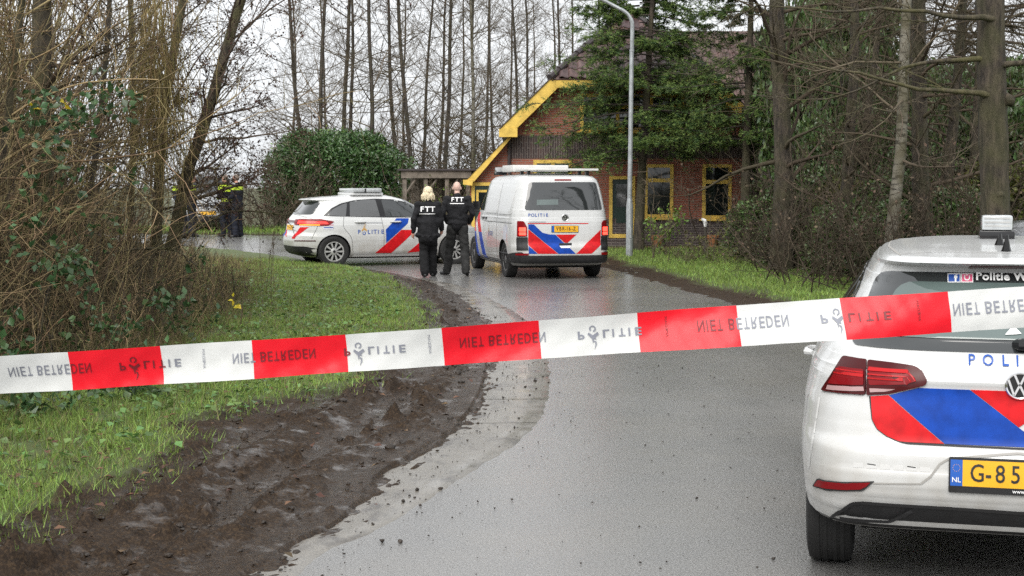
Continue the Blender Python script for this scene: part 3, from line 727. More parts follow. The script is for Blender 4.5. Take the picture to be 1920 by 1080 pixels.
# ================================================================== VEHICLES
def paint(name, col, dirt=(.30, .27, .22), amount=1.0, zfade=.95):
    nb = NB(name); sp = nb.n('ShaderNodeSeparateXYZ'); nb.t.links.new(nb.coord, sp.inputs[0])
    low = nb.math('SUBTRACT', 1.0, nb.math('DIVIDE', sp.outputs['Z'], zfade)); low = nb.math('MAXIMUM', low, 0.0)
    d = nb.math('MULTIPLY', nb.math('ADD', nb.math('MULTIPLY', low, amount), .05), nb.ramp(nb.noise(5, 6, .6), .25, .72))
    str_ = nb.noise(9, 4, .5, nb.scaled(1, 1, .12)); d = nb.math('ADD', d, nb.math('MULTIPLY', nb.ramp(str_, .5, .8), nb.math('MULTIPLY', low, .35)))
    c = nb.mix(nb.math('MINIMUM', d, .8), col, dirt)
    nb.b.inputs['Coat Weight'].default_value = .6; nb.b.inputs['Coat Roughness'].default_value = .06
    nb.out(c, nb.mix(d, (.28, .28, .28), (.6, .6, .6)), nb.bump(nb.ramp(nb.vor(90), .05, .25), .22, .003))
    return nb.m
M_WHITE = paint('white_car_paint', (.56, .57, .57))
M_SILVER = paint('silver_car_paint', (.27, .28, .29))
M_GREY = paint('dark_grey_car_paint', (.05, .055, .065))
M_BLACK = mat('black_plastic', (.014, .014, .015), rough=.55, spec=.4, var=.3, bump=.2, bscale=200)
M_GLOSSB = mat('gloss_black', (.008, .008, .009), rough=.15)
M_RUBBER = mat('tyre_rubber', (.014, .014, .014), rough=.8, var=.3, bump=.3, bscale=80)
M_RIM = mat('wheel_cover', (.42, .42, .41), rough=.45, metal=.4, var=.2)
M_STEEL = mat('steel_wheel', (.20, .20, .20), rough=.5, metal=.5)
M_CHROME = mat('chrome', (.75, .75, .76), rough=.12, metal=1.)
M_GLASSD = mat('dark_tinted_glass', (.020, .023, .024), rough=.03, spec=1.0, coat=.3)
M_GLASST = mat('green_tinted_glass', (.085, .115, .11), rough=.05, spec=1.0, coat=.3, var=.15, vscale=3)
M_GLASSG = mat('sky_grey_glass', (.075, .078, .08), rough=.12, spec=.9, coat=.3)  # grey base colour stands in for the sky reflected in these windows
M_RED = mat('red_reflective_film', (.52, .006, .010), rough=.45, spec=.25, var=.22, vscale=14)
M_BLUE = mat('blue_reflective_film', (.003, .048, .32), rough=.45, spec=.25, var=.22, vscale=14)
M_BLUET = mat('blue_lettering', (.01, .07, .33), rough=.4)
M_GOLD = mat('gold_flame_print', (.50, .30, .10), rough=.4)
M_LAMP = mat('tail_lamp_red', (.19, .003, .006), rough=.3, spec=.25, coat=.06)
M_LAMPD = mat('tail_lamp_dark_red', (.055, .002, .003), rough=.25, spec=.25, coat=.08)
M_LAMPB = mat('tail_lamp_bright', (.42, .008, .010), rough=.3, spec=.3)
M_LIT = mat('lit_brake_lamp', (.9, .05, .04), rough=.2, emit=((1, .05, .03), 2.2))
M_AMBER = mat('lit_amber_lamp', (.8, .25, .02), rough=.3, emit=((1, .26, .015), .75))
M_REV = mat('reverse_lamp', (.40, .25, .25), rough=.15, coat=.5)
M_PLATE = mat('yellow_plate', (.72, .38, .012), rough=.45, var=.08)
M_PLATEB = mat('blue_plate_band', (.01, .09, .40), rough=.45)
M_INK = mat('black_ink', (.012, .012, .012), rough=.5)
M_WPRINT = mat('white_print', (.78, .78, .78), rough=.5)
M_GAP = mat('panel_gap', (.03, .03, .03), rough=.8)
M_CREASE = mat('old_tape_residue', (.55, .55, .54), rough=.5)
M_LENS = mat('clear_beacon_lens', (.40, .42, .43), rough=.12, spec=.8, coat=.5, var=.2, vscale=20)
M_WELL = mat('wheel_well', (.008, .008, .008), rough=.95)

def pip(poly, x, y):
    ins = False; j = len(poly) - 1
    for i in range(len(poly)):
        (xi, yi), (xj, yj) = poly[i], poly[j]
        if (yi > y) != (yj > y) and x < (xj - xi) * (y - yi) / (yj - yi) + xi: ins = not ins
        j = i
    return ins
def rounded(poly, r, n=4):
    out = []; k = len(poly); rr = r if isinstance(r, (list, tuple)) else [r] * k
    for i in range(k):
        p, a, b = Vector(poly[i]), Vector(poly[i - 1]), Vector(poly[(i + 1) % k]); da, db = (a - p), (b - p)
        q = min(rr[i], da.length * .45, db.length * .45)
        if q < 1e-4: out.append(tuple(p)); continue
        A, B = p + da.normalized() * q, p + db.normalized() * q
        for t in [j / n for j in range(n + 1)]:
            out.append(tuple(A * (1 - t) ** 2 + p * 2 * t * (1 - t) + B * t * t))
    return out

class Car:
    DIRS = {'rear': (Vector((0, -3, 0)), Vector((0, 1, 0))), 'front': (Vector((0, 9, 0)), Vector((0, -1, 0))),
            'left': (Vector((-3, 0, 0)), Vector((1, 0, 0))), 'right': (Vector((3, 0, 0)), Vector((-1, 0, 0))), 'top': (Vector((0, 0, 4)), Vector((0, 0, -1)))}
    def __init__(s, name, label, cat, loc, yaw, group=None):
        s.e = thing(name, label, cat, loc, -yaw, group)
        s.M = Matrix.Translation(Vector(loc)) @ Matrix.Rotation(-yaw, 4, 'Z'); s.Mi = s.M.inverted()
    def body(s, spec, ym, paint_, axles, ar, nr=5., nf=4., arch_in=.30, bow=0.0, nphi=46, taper=(.93, .9, .95), floor=.18):
        """spec rows: z, y_rear, y_front, half_width"""
        sp = np.array(spec, float); zz = np.unique(np.round(np.concatenate([np.arange(sp[0, 0], sp[-1, 0], .022), sp[:, 0]]), 4))
        cols = [np.interp(zz, sp[:, 0], sp[:, i]) for i in (1, 2, 3)]
        def sm(a):
            b = np.interp(np.linspace(0, 1, len(a)), np.linspace(0, 1, len(a)), a); c = np.r_[b[:1], (b[:-2] + 2 * b[1:-1] + b[2:]) / 4, b[-1:]]; return c
        cols = [sm(c) for c in cols]; yr, yf, w = cols
        ph = np.linspace(0, np.pi, nphi + 1); V = []
        for k, z in enumerate(zz):
            nrk = nr if not isinstance(nr, list) else float(np.interp(z, [a for a, _ in nr], [b for _, b in nr])); n_ = np.where(ph < np.pi / 2, nrk, nf); sn, cs = np.abs(np.sin(ph)), np.cos(ph)
            q = (sn ** n_ + np.abs(cs) ** n_) ** (1 / n_); X = sn / q; Yc = cs / q
            y = np.where(cs > 0, ym - (ym - yr[k]) * Yc, ym - (yf[k] - ym) * Yc)
            tr = taper[0] + (1 - taper[0]) * sstep(0, taper[1], y - .0); tf = 1 - (1 - taper[2]) * sstep(0, 1, (y - (yf[0] - 1.2)) / 1.2)
            x = X * w[k] * tr * tf
            y = y + bow * (X ** 2) * (cs > 0) * np.abs(Yc) ** 2
            V.append(np.r_[np.c_[x, y, np.full_like(x, z)], np.c_[-x[-2:0:-1], y[-2:0:-1], np.full(len(x) - 2, z)]])
        nring = len(V[0]); V = np.concatenate(V); nz_ = len(zz); F = []
        i = np.arange(nz_ * nring).reshape(nz_, nring)
        F = np.stack([i[:-1], np.roll(i[:-1], -1, 1), np.roll(i[1:], -1, 1), i[1:]], -1).reshape(-1, 4).tolist()
        F.append(list(range(nring))[::-1]); F.append(list(range((nz_ - 1) * nring, nz_ * nring)))
        me = mesh_data('body', V, F, [paint_, M_WELL, M_BLACK], smooth=True)
        bm = bmesh.new(); bm.from_mesh(me); bmesh.ops.recalc_face_normals(bm, faces=bm.faces)
        if bm.calc_volume(signed=True) < 0: bmesh.ops.reverse_faces(bm, faces=bm.faces)
        bm.to_mesh(me); bm.free()
        o = link('body', me)
        cut = MB(); wm = sp[:, 3].max()
        for ay, r in axles:
            for sg in (-1, 1):
                a, b = sorted((sg * (wm - arch_in), sg * (wm + .3)))
                cut.lathe([(a, r), (b, r)], 40, 'x', (0, ay, ar)); 
        co = cut.build('cutter', [M_WELL], None)
        bo = o.modifiers.new('b', 'BOOLEAN'); bo.operation = 'DIFFERENCE'; bo.object = co; bo.solver = 'EXACT'
        try: bo.material_mode = 'TRANSFER'
        except Exception: pass
        me = baked(o); bpy.data.objects.remove(co)
        me.name = 'body'; me.set_sharp_from_angle(angle=R(32))
        s.bo = link('body', me, s.e); s.bo.rotation_euler = (0, 0, 0)
        bm = bmesh.new(); bm.from_mesh(me); bmesh.ops.triangulate(bm, faces=bm.faces); s.bvh = BVHTree.FromBMesh(bm); bm.free()
        return s.bo
    def hit(s, u, v, view):
        o, d = s.DIRS[view]
        P = {'rear': (u, o.y, v), 'front': (u, o.y, v), 'left': (o.x, u, v), 'right': (o.x, u, v), 'top': (u, v, o.z)}[view]
        h = s.bvh.ray_cast(Vector(P), d)
        if h[0] is None or (view in ('left', 'right') and abs(h[0].x) < .35):
            g = {'rear': (u, .1, v), 'front': (u, 4.2, v), 'left': (-.9, u, v), 'right': (.9, u, v), 'top': (u, v, 1.4)}[view]
            h = s.bvh.find_nearest(Vector(g))
        n = h[1]
        if n.dot(d) > 0: n = -n
        return h[0], n
    def px(s, px, py):
        o = s.Mi @ Vector((0, 0, CAM_H)); d = (s.Mi.to_3x3() @ ray(px, py)).normalized()
        h = s.bvh.ray_cast(o, d)
        if h[0] is None:
            # silhouette point: nearest approach
            best = None
            for t in np.linspace(3, 60, 400):
                f = s.bvh.find_nearest(o + d * float(t))
                if f[3] is not None and (best is None or f[3] < best[1]): best = (f[0], f[3])
            return best[0]
        return h[0]
    def rp(s, pts): return [(lambda h: (h.x, h.z))(s.px(*p)) for p in pts]
    def sp(s, pts): return [(lambda h: (h.y, h.z))(s.px(*p)) for p in pts]
    def patch(s, name, poly, view, m, off=.003, cell=.03, parent=None, skirt=True, smooth=True):
        B = []
        k = len(poly)
        for i in range(k):
            a, b = Vector(poly[i]), Vector(poly[(i + 1) % k]); L = (b - a).length; n = max(1, int(math.ceil(L / cell)))
            for j in range(n): B.append(a + (b - a) * (j / n))
        nb_ = len(B); xs, ys = [p[0] for p in poly], [p[1] for p in poly]; P = list(B)
        for x in np.arange(min(xs) + cell / 2, max(xs), cell):
            for y in np.arange(min(ys) + cell / 2, max(ys), cell):
                if pip(poly, x, y) and min((Vector((x, y)) - q).length_squared for q in B) > (cell * .45) ** 2: P.append(Vector((x, y)))
        r = delaunay_2d_cdt([Vector((p[0], p[1])) for p in P], [(i, (i + 1) % nb_) for i in range(nb_)], [], 1, 1e-6)
        V2, F = r[0], r[2]; V = []; N = []
        for p in V2:
            h, n = s.hit(p.x, p.y, view); V.append(h + n * off); N.append(n)
        F = [tuple(f) for f in F]
        if skirt:
            cnt = {}
            for f in F:
                for i in range(len(f)):
                    a, b = f[i], f[(i + 1) % len(f)]; e = (min(a, b), max(a, b)); cnt.setdefault(e, []).append((a, b))
            low = {}
            def lo(i):
                if i not in low: low[i] = len(V); V.append(V[i] - N[i] * (off + .004)); 
                return low[i]
            for e, l in cnt.items():
                if len(l) == 1: a, b = l[0]; F.append((b, a, lo(a), lo(b)))
        o = obj(name, V, F, m, parent or s.e, smooth=smooth, sharp=40)
        # orient outwards
        me = o.data; vdir = s.DIRS[view][1]; bm = bmesh.new(); bm.from_mesh(me); bmesh.ops.recalc_face_normals(bm, faces=bm.faces)
        c = sum((f.normal * f.calc_area() for f in bm.faces[:len(r[2])]), Vector())
        if c.dot(vdir) > 0: bmesh.ops.reverse_faces(bm, faces=bm.faces)
        bm.to_mesh(me); bm.free(); me.set_sharp_from_angle(angle=R(40)); return o
    def stroke(s, name, pts, view, wdt=.006, m=None, off=.0025, parent=None, step=.015, smooth_=False):
        L = smooth_line(pts, 6) if smooth_ else np.array(pts, float)
        d = np.concatenate([[0], np.cumsum(np.linalg.norm(np.diff(L, axis=0), axis=1))]); n = max(2, int(d[-1] / step) + 1)
        t = np.linspace(0, d[-1], n); L = np.c_[np.interp(t, d, L[:, 0]), np.interp(t, d, L[:, 1])]
        T = unit(np.gradient(L, axis=0)); Nn = np.c_[-T[:, 1], T[:, 0]] * wdt / 2; V = []
        for a, b in zip(L + Nn, L - Nn):
            for q in (a, b): h, nn = s.hit(q[0], q[1], view); V.append(h + nn * off)
        F = [(2 * i, 2 * i + 1, 2 * i + 3, 2 * i + 2) for i in range(n - 1)]
        return obj(name, V, F, m or M_GAP, parent or s.e)
    def text(s, body, x, z, size, view, m, bold=.0, spacing=1., flip=1, off=.0055, parent=None, name='lettering', xs=1., letters=None, align='CENTER'):
        Vs, Fs = [], []
        if letters is not None:
            for ch, xx in zip(body, letters): s.text(ch, xx, z, size, view, m, bold, spacing, flip, off, parent, 'letter', xs)
            return
        items = [(body, x)]
        for ch, xx in items:
            V, F = text_mesh(ch, size, bold, spacing, align); o = len(Vs)
            for a, b in V:
                h, n = s.hit(xx + a * flip * xs, z + b, view); Vs.append(h + n * off)
            Fs += [tuple(i + o for i in f) for f in F]
        return obj(name, Vs, Fs, m, parent or s.e)
    def wheel(s, x, y, r, wd, cover='spoke', nsp=10, rr=None):
        sg = 1 if x > 0 else -1; rr = rr or r * .66
        we = bpy.data.objects.new('wheel', None); C.objects.link(we); we.parent = s.e; we.location = (x, y, r)
        h = wd / 2
        t = MB(); t.lathe([(-h * .75, rr), (-h * .95, r * .85), (-h * .86, r * .97), (-h * .6, r), (h * .6, r), (h * .86, r * .97), (h * .95, r * .85), (h * .75, rr), (h * .5, rr * .97), (-h * .5, rr * .97), (-h * .75, rr)], 48, 'x', caps=False)
        ty = t.build('tyre', M_RUBBER, we, smooth=True, sharp=50)
        tr = MB()
        for q in (-.5, -.2, .2, .5):
            tr.lathe([(q * h - .006, r - .006), (q * h - .006, r + .0035), (q * h + .055 * h * 2, r + .0035), (q * h + .055 * h * 2, r - .006)], 48, 'x', caps=False)
        tr.build('tread', M_RUBBER, we, smooth=True)
        d = MB(); d.lathe([(-h * .7, rr * 1.0), (sg * h * .30 - .02, rr * .98), (sg * h * .30, rr * .98), (sg * h * .30 + sg * .004, .02)], 32, 'x'); d.build('hub', M_WELL, we, smooth=True)
        c = MB(); a0 = sg * h * .62; a1 = sg * h * .72
        c.lathe([(a0 - sg * .05, rr * 1.01), (a1, rr * 1.0), (a1, rr * .90), (a0, rr * .88)], 40, 'x', caps=False)
        c.lathe([(a0 - sg * .04, .075), (a1 - sg * .002, .075), (a1 + sg * .008, .045), (a1 + sg * .010, .012)], 20, 'x')
        for i in range(nsp):
            t0 = 2 * math.pi * i / nsp; wv_ = 2 * math.pi / nsp * (.64 if cover == 'spoke' else .45)
            V = []
            for ax in (a0 - sg * .012, a1 - sg * .004):
                for rad, wf in ((.07, .9), (rr * .91, .55 if cover == 'spoke' else .5)):
                    for sgn in (-1, 1):
                        ang = t0 + sgn * wv_ * wf / 2 * (1.0 if rad > .1 else 1.05); V.append((ax, rad * math.cos(ang), rad * math.sin(ang)))
            c.add(V, [(0, 1, 3, 2), (4, 6, 7, 5), (0, 2, 6, 4), (1, 5, 7, 3), (2, 3, 7, 6)])
        c.build('rim', M_RIM if cover == 'spoke' else M_STEEL, we, smooth=True, sharp=30)
        b = MB(); b.lathe([(a1 + sg * .009, .03), (a1 + sg * .013, .028), (a1 + sg * .013, .005)], 16, 'x'); b.build('hub_cap', M_GLOSSB, we)
        return we
    def vw(s, x, z, r, view, parent=None):
        pos, n = s.hit(x, z, view); n = Vector((0, -1, 0)) if view == 'rear' else Vector((0, 1, 0)); sx = 1 if view == 'rear' else -1
        em = bpy.data.objects.new('emblem', None); C.objects.link(em); em.parent = parent or s.e; em.location = pos + n * .004
        def pl(name, polys, h0, h1, m):
            b = MB()
            for p in polys: b.prism([(a * r * sx, c * r) for a, c in p], 'y', n.y * h0, n.y * h1)
            return b.build(name, m, em)
        b = MB(); b.lathe([(n.y * -.012, r * .98), (n.y * .002, r * .97), (n.y * .003, r * .2)], 32, 'y'); b.build('emblem_disc', M_GLOSSB, em, smooth=True)
        b = MB(); b.lathe([(n.y * -.01, r * 1.03), (n.y * .006, r * 1.02), (n.y * .010, r * .95), (n.y * .006, r * .86), (n.y * -.01, r * .84)], 36, 'y'); b.build('emblem_ring', M_CHROME, em, smooth=True)
        def bar(p, q, w=.15):
            p, q = Vector(p), Vector(q); d = (q - p).normalized(); k = Vector((-d.y, d.x)) * w / 2; return [tuple(p + k), tuple(q + k), tuple(q - k), tuple(p - k)]
        pl('emblem_letters', [bar((-.36, .80), (-.06, .12)), bar((.36, .80), (.06, .12)), bar((-.78, .42), (-.38, -.72)), bar((-.38, -.72), (-.02, .02)), bar((.78, .42), (.38, -.72)), bar((.38, -.72), (.02, .02))], .0, .008, M_CHROME)
        return em
    def flame(s, x, z, h, view, flip=1, m=M_GOLD, m2=M_BLUET, off=.0055):
        def dr(name, polys, mm):
            Vs, Fs = [], []
            for p in polys:
                o = len(Vs)
                for a, b in p: q, n = s.hit(x + a * h * flip, z + b * h, view); Vs.append(q + n * off)
                Fs.append(tuple(range(o, o + len(p))))
            return obj(name, Vs, Fs, mm, s.e)
        dr('flame_logo', FLAME, m); dr('flame_ring', RINGQ, m2)
FLAME = [[(-.22, .02), (0, .18), (.24, .02), (.30, .16), (.12, .30), (.16, .42), (.02, .36), (-.26, .14)], [(-.2, .2), (-.06, .36), (-.02, .62), (.04, .4), (.02, .3)], [(.0, .46), (.1, .62), (.02, .95), (.16, .68), (.14, .5)]]
RINGQ = [[(.17 * math.cos(t), -.16 + .17 * math.sin(t)), (.17 * math.cos(t2), -.16 + .17 * math.sin(t2)), (.10 * math.cos(t2), -.16 + .10 * math.sin(t2)), (.10 * math.cos(t), -.16 + .10 * math.sin(t))] for t, t2 in [(2.3 + i * .42, 2.3 + (i + 1) * .42) for i in range(13)]]

def beacon(c, x, y, z, w=.17, d=.17, h=.075):
    e = bpy.data.objects.new('roof_beacon', None); C.objects.link(e); e.parent = c.e; e.location = (x, y, z)
    b = MB(); b.box(-w / 2 - .01, w / 2 + .01, -d / 2 - .01, d / 2 + .01, -.03, .035); b.build('beacon_base', M_GLOSSB, e, bevel=.008)
    b = MB(); b.box(-w / 2, w / 2, -d / 2, d / 2, .036, .036 + h); l = b.build('beacon_lens', M_LENS, e, bevel=.014)
    for f in (.3, .55, .8):
        q = MB(); q.box(-w * .42, w * .42, -d / 2 - .002, -d / 2 + .004, .036 + h * f - .004, .036 + h * f + .003); q.build('lens_rib', M_RIM, l)
    return e

# ------------------------------------------------------------------ near hatchback (right)
G = Car('police_hatchback', 'white police hatchback with red and blue rear stripes parked on the right, yellow plate', 'police car', (2.02, 5.78, 0), R(14.84), group=None)
g_spec = [  # z, rear, front, half width
    (.275, .34, 4.05, .79), (.295, .16, 4.12, .84), (.325, .075, 4.18, .868), (.38, .042, 4.22, .882), (.44, .018, 4.25, .888), (.455, .012, 4.255, .890), (.50, .0, 4.256, .893), (.56, .0, 4.25, .896), (.64, .008, 4.23, .896),
    (.66, .03, 4.22, .895), (.68, .052, 4.21, .894), (.74, .058, 4.18, .893), (.79, .062, 4.12, .894), (.88, .072, 3.98, .880), (.915, .068, 3.85, .872), (.93, .066, 3.7, .868), (.96, .082, 3.45, .858), (1.00, .115, 3.25, .838), (1.035, .150, 3.14, .818), (1.05, .165, 3.10, .808),
    (1.12, .225, 2.98, .766), (1.20, .295, 2.84, .714), (1.28, .362, 2.70, .664), (1.335, .408, 2.60, .628), (1.375, .436, 2.52, .600), (1.382, .425, 2.50, .594), (1.390, .335, 2.49, .588), (1.398, .318, 2.46, .580), (1.410, .328, 2.43, .562), (1.422, .39, 2.39, .548), (1.433, .52, 2.33, .52), (1.443, .70, 2.27, .475), (1.452, .94, 2.2, .41), (1.459, 1.20, 2.1, .32), (1.464, 1.45, 2.0, .21), (1.467, 1.68, 1.9, .09)]
G.body(g_spec, 1.8, M_WHITE, [(.765, .352), (3.39, .352)], .316, nr=[(.2, 8), (.62, 7.5), (.85, 5.2), (1.05, 4.4), (1.3, 4.4), (1.4, 5.5)], nf=3.6, taper=(.968, .6, .93))
for y_ in (.765, 3.39):
    for x_ in (-.758, .758): G.wheel(x_, y_, .316, .215, 'spoke', 10)
def mirx(P): return [(-a, b) for a, b in P][::-1]
# rear window: black frit, tinted pane
tl, bl = G.rp([(1648, 520)])[0], G.rp([(1596, 645)])[0]; tz, bz = G.rp([(1902, 515)])[0][1], G.rp([(1902, 656)])[0][1] - .022
half = [(0, bz), (bl[0], bl[1]), (tl[0], tl[1]), (0, min(tz, 1.374))]
TZ = 1.354
full = rounded([(bl[0], bz + .008), (tl[0], TZ - .006), (-.3, TZ), (.3, TZ), (-tl[0], TZ - .006), (-bl[0], bz + .008)], [.03, .06, 0, 0, .06, .03])
rw = G.patch('rear_window', full, 'rear', M_GLASSD, .005, .025)
sx_ = .088; pane = rounded([(bl[0] + sx_ + .02, bz + .055), (tl[0] + sx_, TZ - .042), (-tl[0] - sx_, TZ - .042), (-bl[0] - sx_ - .02, bz + .055)], [.03, .08, .08, .03])
G.patch('tinted_pane', pane, 'rear', M_GLASST, .008, .025, rw, skirt=False)
# tail lamps
lo_ = [(1583, 668), (1624, 675), (1672, 681), (1713, 687), (1726, 694), (1739, 714), (1735, 722), (1668, 739), (1629, 741), (1595, 739), (1541, 733)]
LO = G.rp(lo_); xs_ = G.rp([(1626, 710)])[0][0]
def clip(P, x, keep_left):
    out = []
    for i in range(len(P)):
        a, b = P[i], P[(i + 1) % len(P)]; ia, ib = ((a[0] <= x) == keep_left), ((b[0] <= x) == keep_left)
        if ia: out.append(a)
        if ia != ib: t = (x - a[0]) / (b[0] - a[0]); out.append((x, a[1] + (b[1] - a[1]) * t))
    return out
for sgn in (1, -1):
    q = (lambda P: P) if sgn == 1 else mirx
    for kl in (True, False):
        po = clip(LO, xs_ + (-.003 if kl else .003), kl)
        lm = G.patch('tail_lamp', q(rounded(po, .012, 3)), 'rear', M_LAMPD, .010, .03)
        x0c, x1c = min(p[0] for p in po), max(p[0] for p in po); zc0, zc1 = min(p[1] for p in po), max(p[1] for p in po)
        if kl: inner = G.rp([(1576, 688), (1622, 694), (1622, 722), (1556, 720)])
        else: inner = G.rp([(1630, 689), (1704, 698), (1718, 714), (1700, 720), (1632, 722)])
        G.patch('lens_red', q(rounded(inner, .008, 3)), 'rear', M_LAMP, .0125, .03, lm, skirt=False)
        for lst in ([[(1572, 693), (1621, 700)], [(1568, 699), (1621, 706)]] if kl else [[(1630, 695), (1704, 700), (1717, 714)], [(1630, 703), (1700, 708), (1708, 715)], [(1630, 709), (1694, 713)]]):
            L = G.rp(lst); L = L if sgn == 1 else [(-a, b) for a, b in L]
            G.stroke('light_bar', L, 'rear', .0055, M_LAMPB, .014, lm)
        rv = G.rp([(1556, 723), (1622, 725), (1623, 734), (1553, 731)] if kl else [(1632, 728), (1680, 729), (1660, 735), (1633, 736)])
        G.patch('reverse_lens', q(rv), 'rear', M_REV, .0128, .03, lm, skirt=False)
# stripes
ST = G.rp([(1632, 743), (1666, 740), (1721, 729), (1875, 733), (1902, 733)]); zt_ = G.rp([(1850, 732)])[0][1]; zbm = G.rp([(1800, 834)])[0][1]
left_edge = G.rp([(1633, 743), (1636, 787), (1645, 804), (1664, 818), (1686, 828)])
d1a, d1b = G.rp([(1666, 741)])[0], G.rp([(1770, 833)])[0]; d2a, apex = G.rp([(1818, 733)])[0], (0.0, G.rp([(1901, 801)])[0][1]); d2b = G.rp([(1920, 818)])[0]
red1 = [left_edge[0], *left_edge[1:], (left_edge[-1][0] + .03, zbm), (d1b[0], zbm), d1a]
G.patch('red_stripe', red1, 'rear', M_RED, .0035, .022)
ltop = G.rp([(1700, 733), (1722, 729.5)])
sl = (apex[1] - d2a[1]) / (apex[0] - d2a[0]); xb = apex[0] + (zbm - apex[1]) / sl
blue = [(d1a[0] + .003, d1a[1]), (d1b[0] + .003, zbm), (xb, zbm), (apex[0] - .002, apex[1]), (d2a[0], zt_), (ltop[1][0], zt_), ltop[0]]
G.patch('blue_stripe', blue, 'rear', M_BLUE, .0035, .022)
G.patch('red_stripe', [(d2a[0] + .003, zt_), (apex[0], apex[1]), (-d2a[0], zt_)], 'rear', M_RED, .0035, .022)
G.patch('red_stripe', [(-d1b[0] - .16, zbm), (.46, zbm + .02), (-left_edge[1][0] * 1.0, left_edge[1][1]), (-left_edge[0][0], left_edge[0][1]), (-d1a[0] - .10, d1a[1])], 'rear', M_RED, .0035, .022)
# tailgate gap
gap = left_edge + [(left_edge[-1][0] + .03, zbm - .004), (0, zbm - .006)]
gap[0] = (gap[0][0] - .004, gap[0][1]); 
G.stroke('panel_gap', gap, 'rear', .007); G.stroke('panel_gap', [(-a, b) for a, b in gap], 'rear', .007)
lz_ = G.rp([(1902, 723)])[0][1]
G.vw(0, lz_, .055, 'rear')
zl_ = G.rp([(1860, 677.5)])[0][1]; lxs = [G.rp([(p, 677)])[0][0] for p in (1821.5, 1852.5, 1884.5, 1907.5)]; st = lxs[1] - lxs[0]
G.text('POLITIE', 0, zl_, .0565, 'rear', M_BLUET, .012, letters=lxs + [lxs[3] + .052, lxs[3] + .104, lxs[3] + .155], xs=1.0)
# number plate
pz = G.rp([(1850, 891)])[0][1]; pl0 = -.268
ph_ = [(-.268, pz - .072), (.268, pz - .072), (.268, pz + .066), (-.268, pz + .066)]
fr_ = G.patch('plate_frame', rounded(ph_, .008), 'rear', M_GLOSSB, .012, .06)
yq = G.patch('number_plate', [(-.215, pz - .046), (.26, pz - .046), (.26, pz + .058), (-.215, pz + .058)], 'rear', M_PLATE, .0145, .06, fr_, skirt=False)
G.patch('country_band', [(-.262, pz - .046), (-.2155, pz - .046), (-.2155, pz + .058), (-.262, pz + .058)], 'rear', M_PLATEB, .0145, .06, fr_, skirt=False)
G.text('NL', -.239, pz - .022, .028, 'rear', M_WPRINT, .012, off=.017, parent=fr_)
for i in range(12):
    a = i * math.pi / 6; G.text('•', -.239 + .014 * math.cos(a), pz + .025 + .014 * math.sin(a), .010, 'rear', M_PLATE, 0, off=.017, parent=fr_, name='star')
lxp = [G.px(p, 893).x for p in (1832, 1853, 1875, 1904)]
G.text('G-857', 0, pz + .005, .098, 'rear', M_INK, .006, letters=lxp + [lxp[3] + .062], off=.017, parent=fr_, xs=.82)
G.text('www.politie', .03, pz - .058, .022, 'rear', M_WPRINT, .012, off=.015, parent=fr_)
# bumper reflector, diffuser, painted shading of the recess edge
for q in ((lambda P: P), mirx):
    rf_ = G.patch('bumper_reflector', q(rounded(G.rp([(1529, 909), (1537, 899.5), (1633, 904), (1615, 916.5)]), .006)), 'rear', M_LAMP, .010, .02)
    G.patch('reflector_surround', q(rounded(G.rp([(1525, 911), (1534, 896.5), (1640, 902), (1618, 920)]), .006)), 'rear', M_GAP, .006, .02, rf_)
DF = G.rp([(1557, 973), (1579, 955), (1599, 942), (1618, 940), (1773, 950)]); dz = DF[-1][1]
dpoly = DF + [(0, dz - .005)]; lowz = .285
dfull = dpoly + [(-a, b) for a, b in DF[::-1]] + [(-DF[0][0], lowz), (DF[0][0], lowz)]
df = G.patch('diffuser', dfull, 'rear', M_BLACK, .006, .05)
G.stroke('diffuser_lip', dpoly + [(-a, b) for a, b in DF[::-1]], 'rear', .014, M_GLOSSB, .012, df)
G.stroke('diffuser_rib', G.rp([(1578, 967), (1668, 974), (1710, 955)]), 'rear', .014, M_BLACK, .016, df)
rc = G.rp([(1728, 906), (1745, 893), (1762, 870), (1780, 859.5)]) + [(0, pz + .088)]
G.stroke('bumper_crease_shade', rc + [(-a, b) for a, b in rc[-2::-1]], 'rear', .008, mat('seam_and_crease_shade', (.30, .29, .27), rough=.6), .0035)  # flat grey strokes paint the creases' shading; the roof seams share this grey
G.stroke('bumper_crease_shade', G.rp([(1636, 906), (1728, 907)]), 'rear', .006, MATS['seam_and_crease_shade'], .0035)
for i in range(6):   # torn parking-sensor tape squares
    a = 1600 + i * 25; P = G.rp([(a, 868 + i * 1.6), (a + 19, 869 + i * 1.6), (a + 19, 877 + i * 1.6), (a, 876 + i * 1.6)])
    G.patch('old_tape', P, 'rear', M_CREASE, .0012, .03)
    if i in (1, 4): G.stroke('tape_tear', [(P[3][0] + .002, P[0][1]), (P[1][0] - .004, P[1][1] - .003)], 'rear', .004, M_GAP, .002)
for P in ([(1537, 745), (1531, 785)], [(1530, 789), (1527, 812)], [(1526, 815), (1521, 845)], [(1520, 849), (1517, 878)]):
    G.stroke('tape_residue', G.rp(P), 'rear', .008, M_CREASE, .0015)
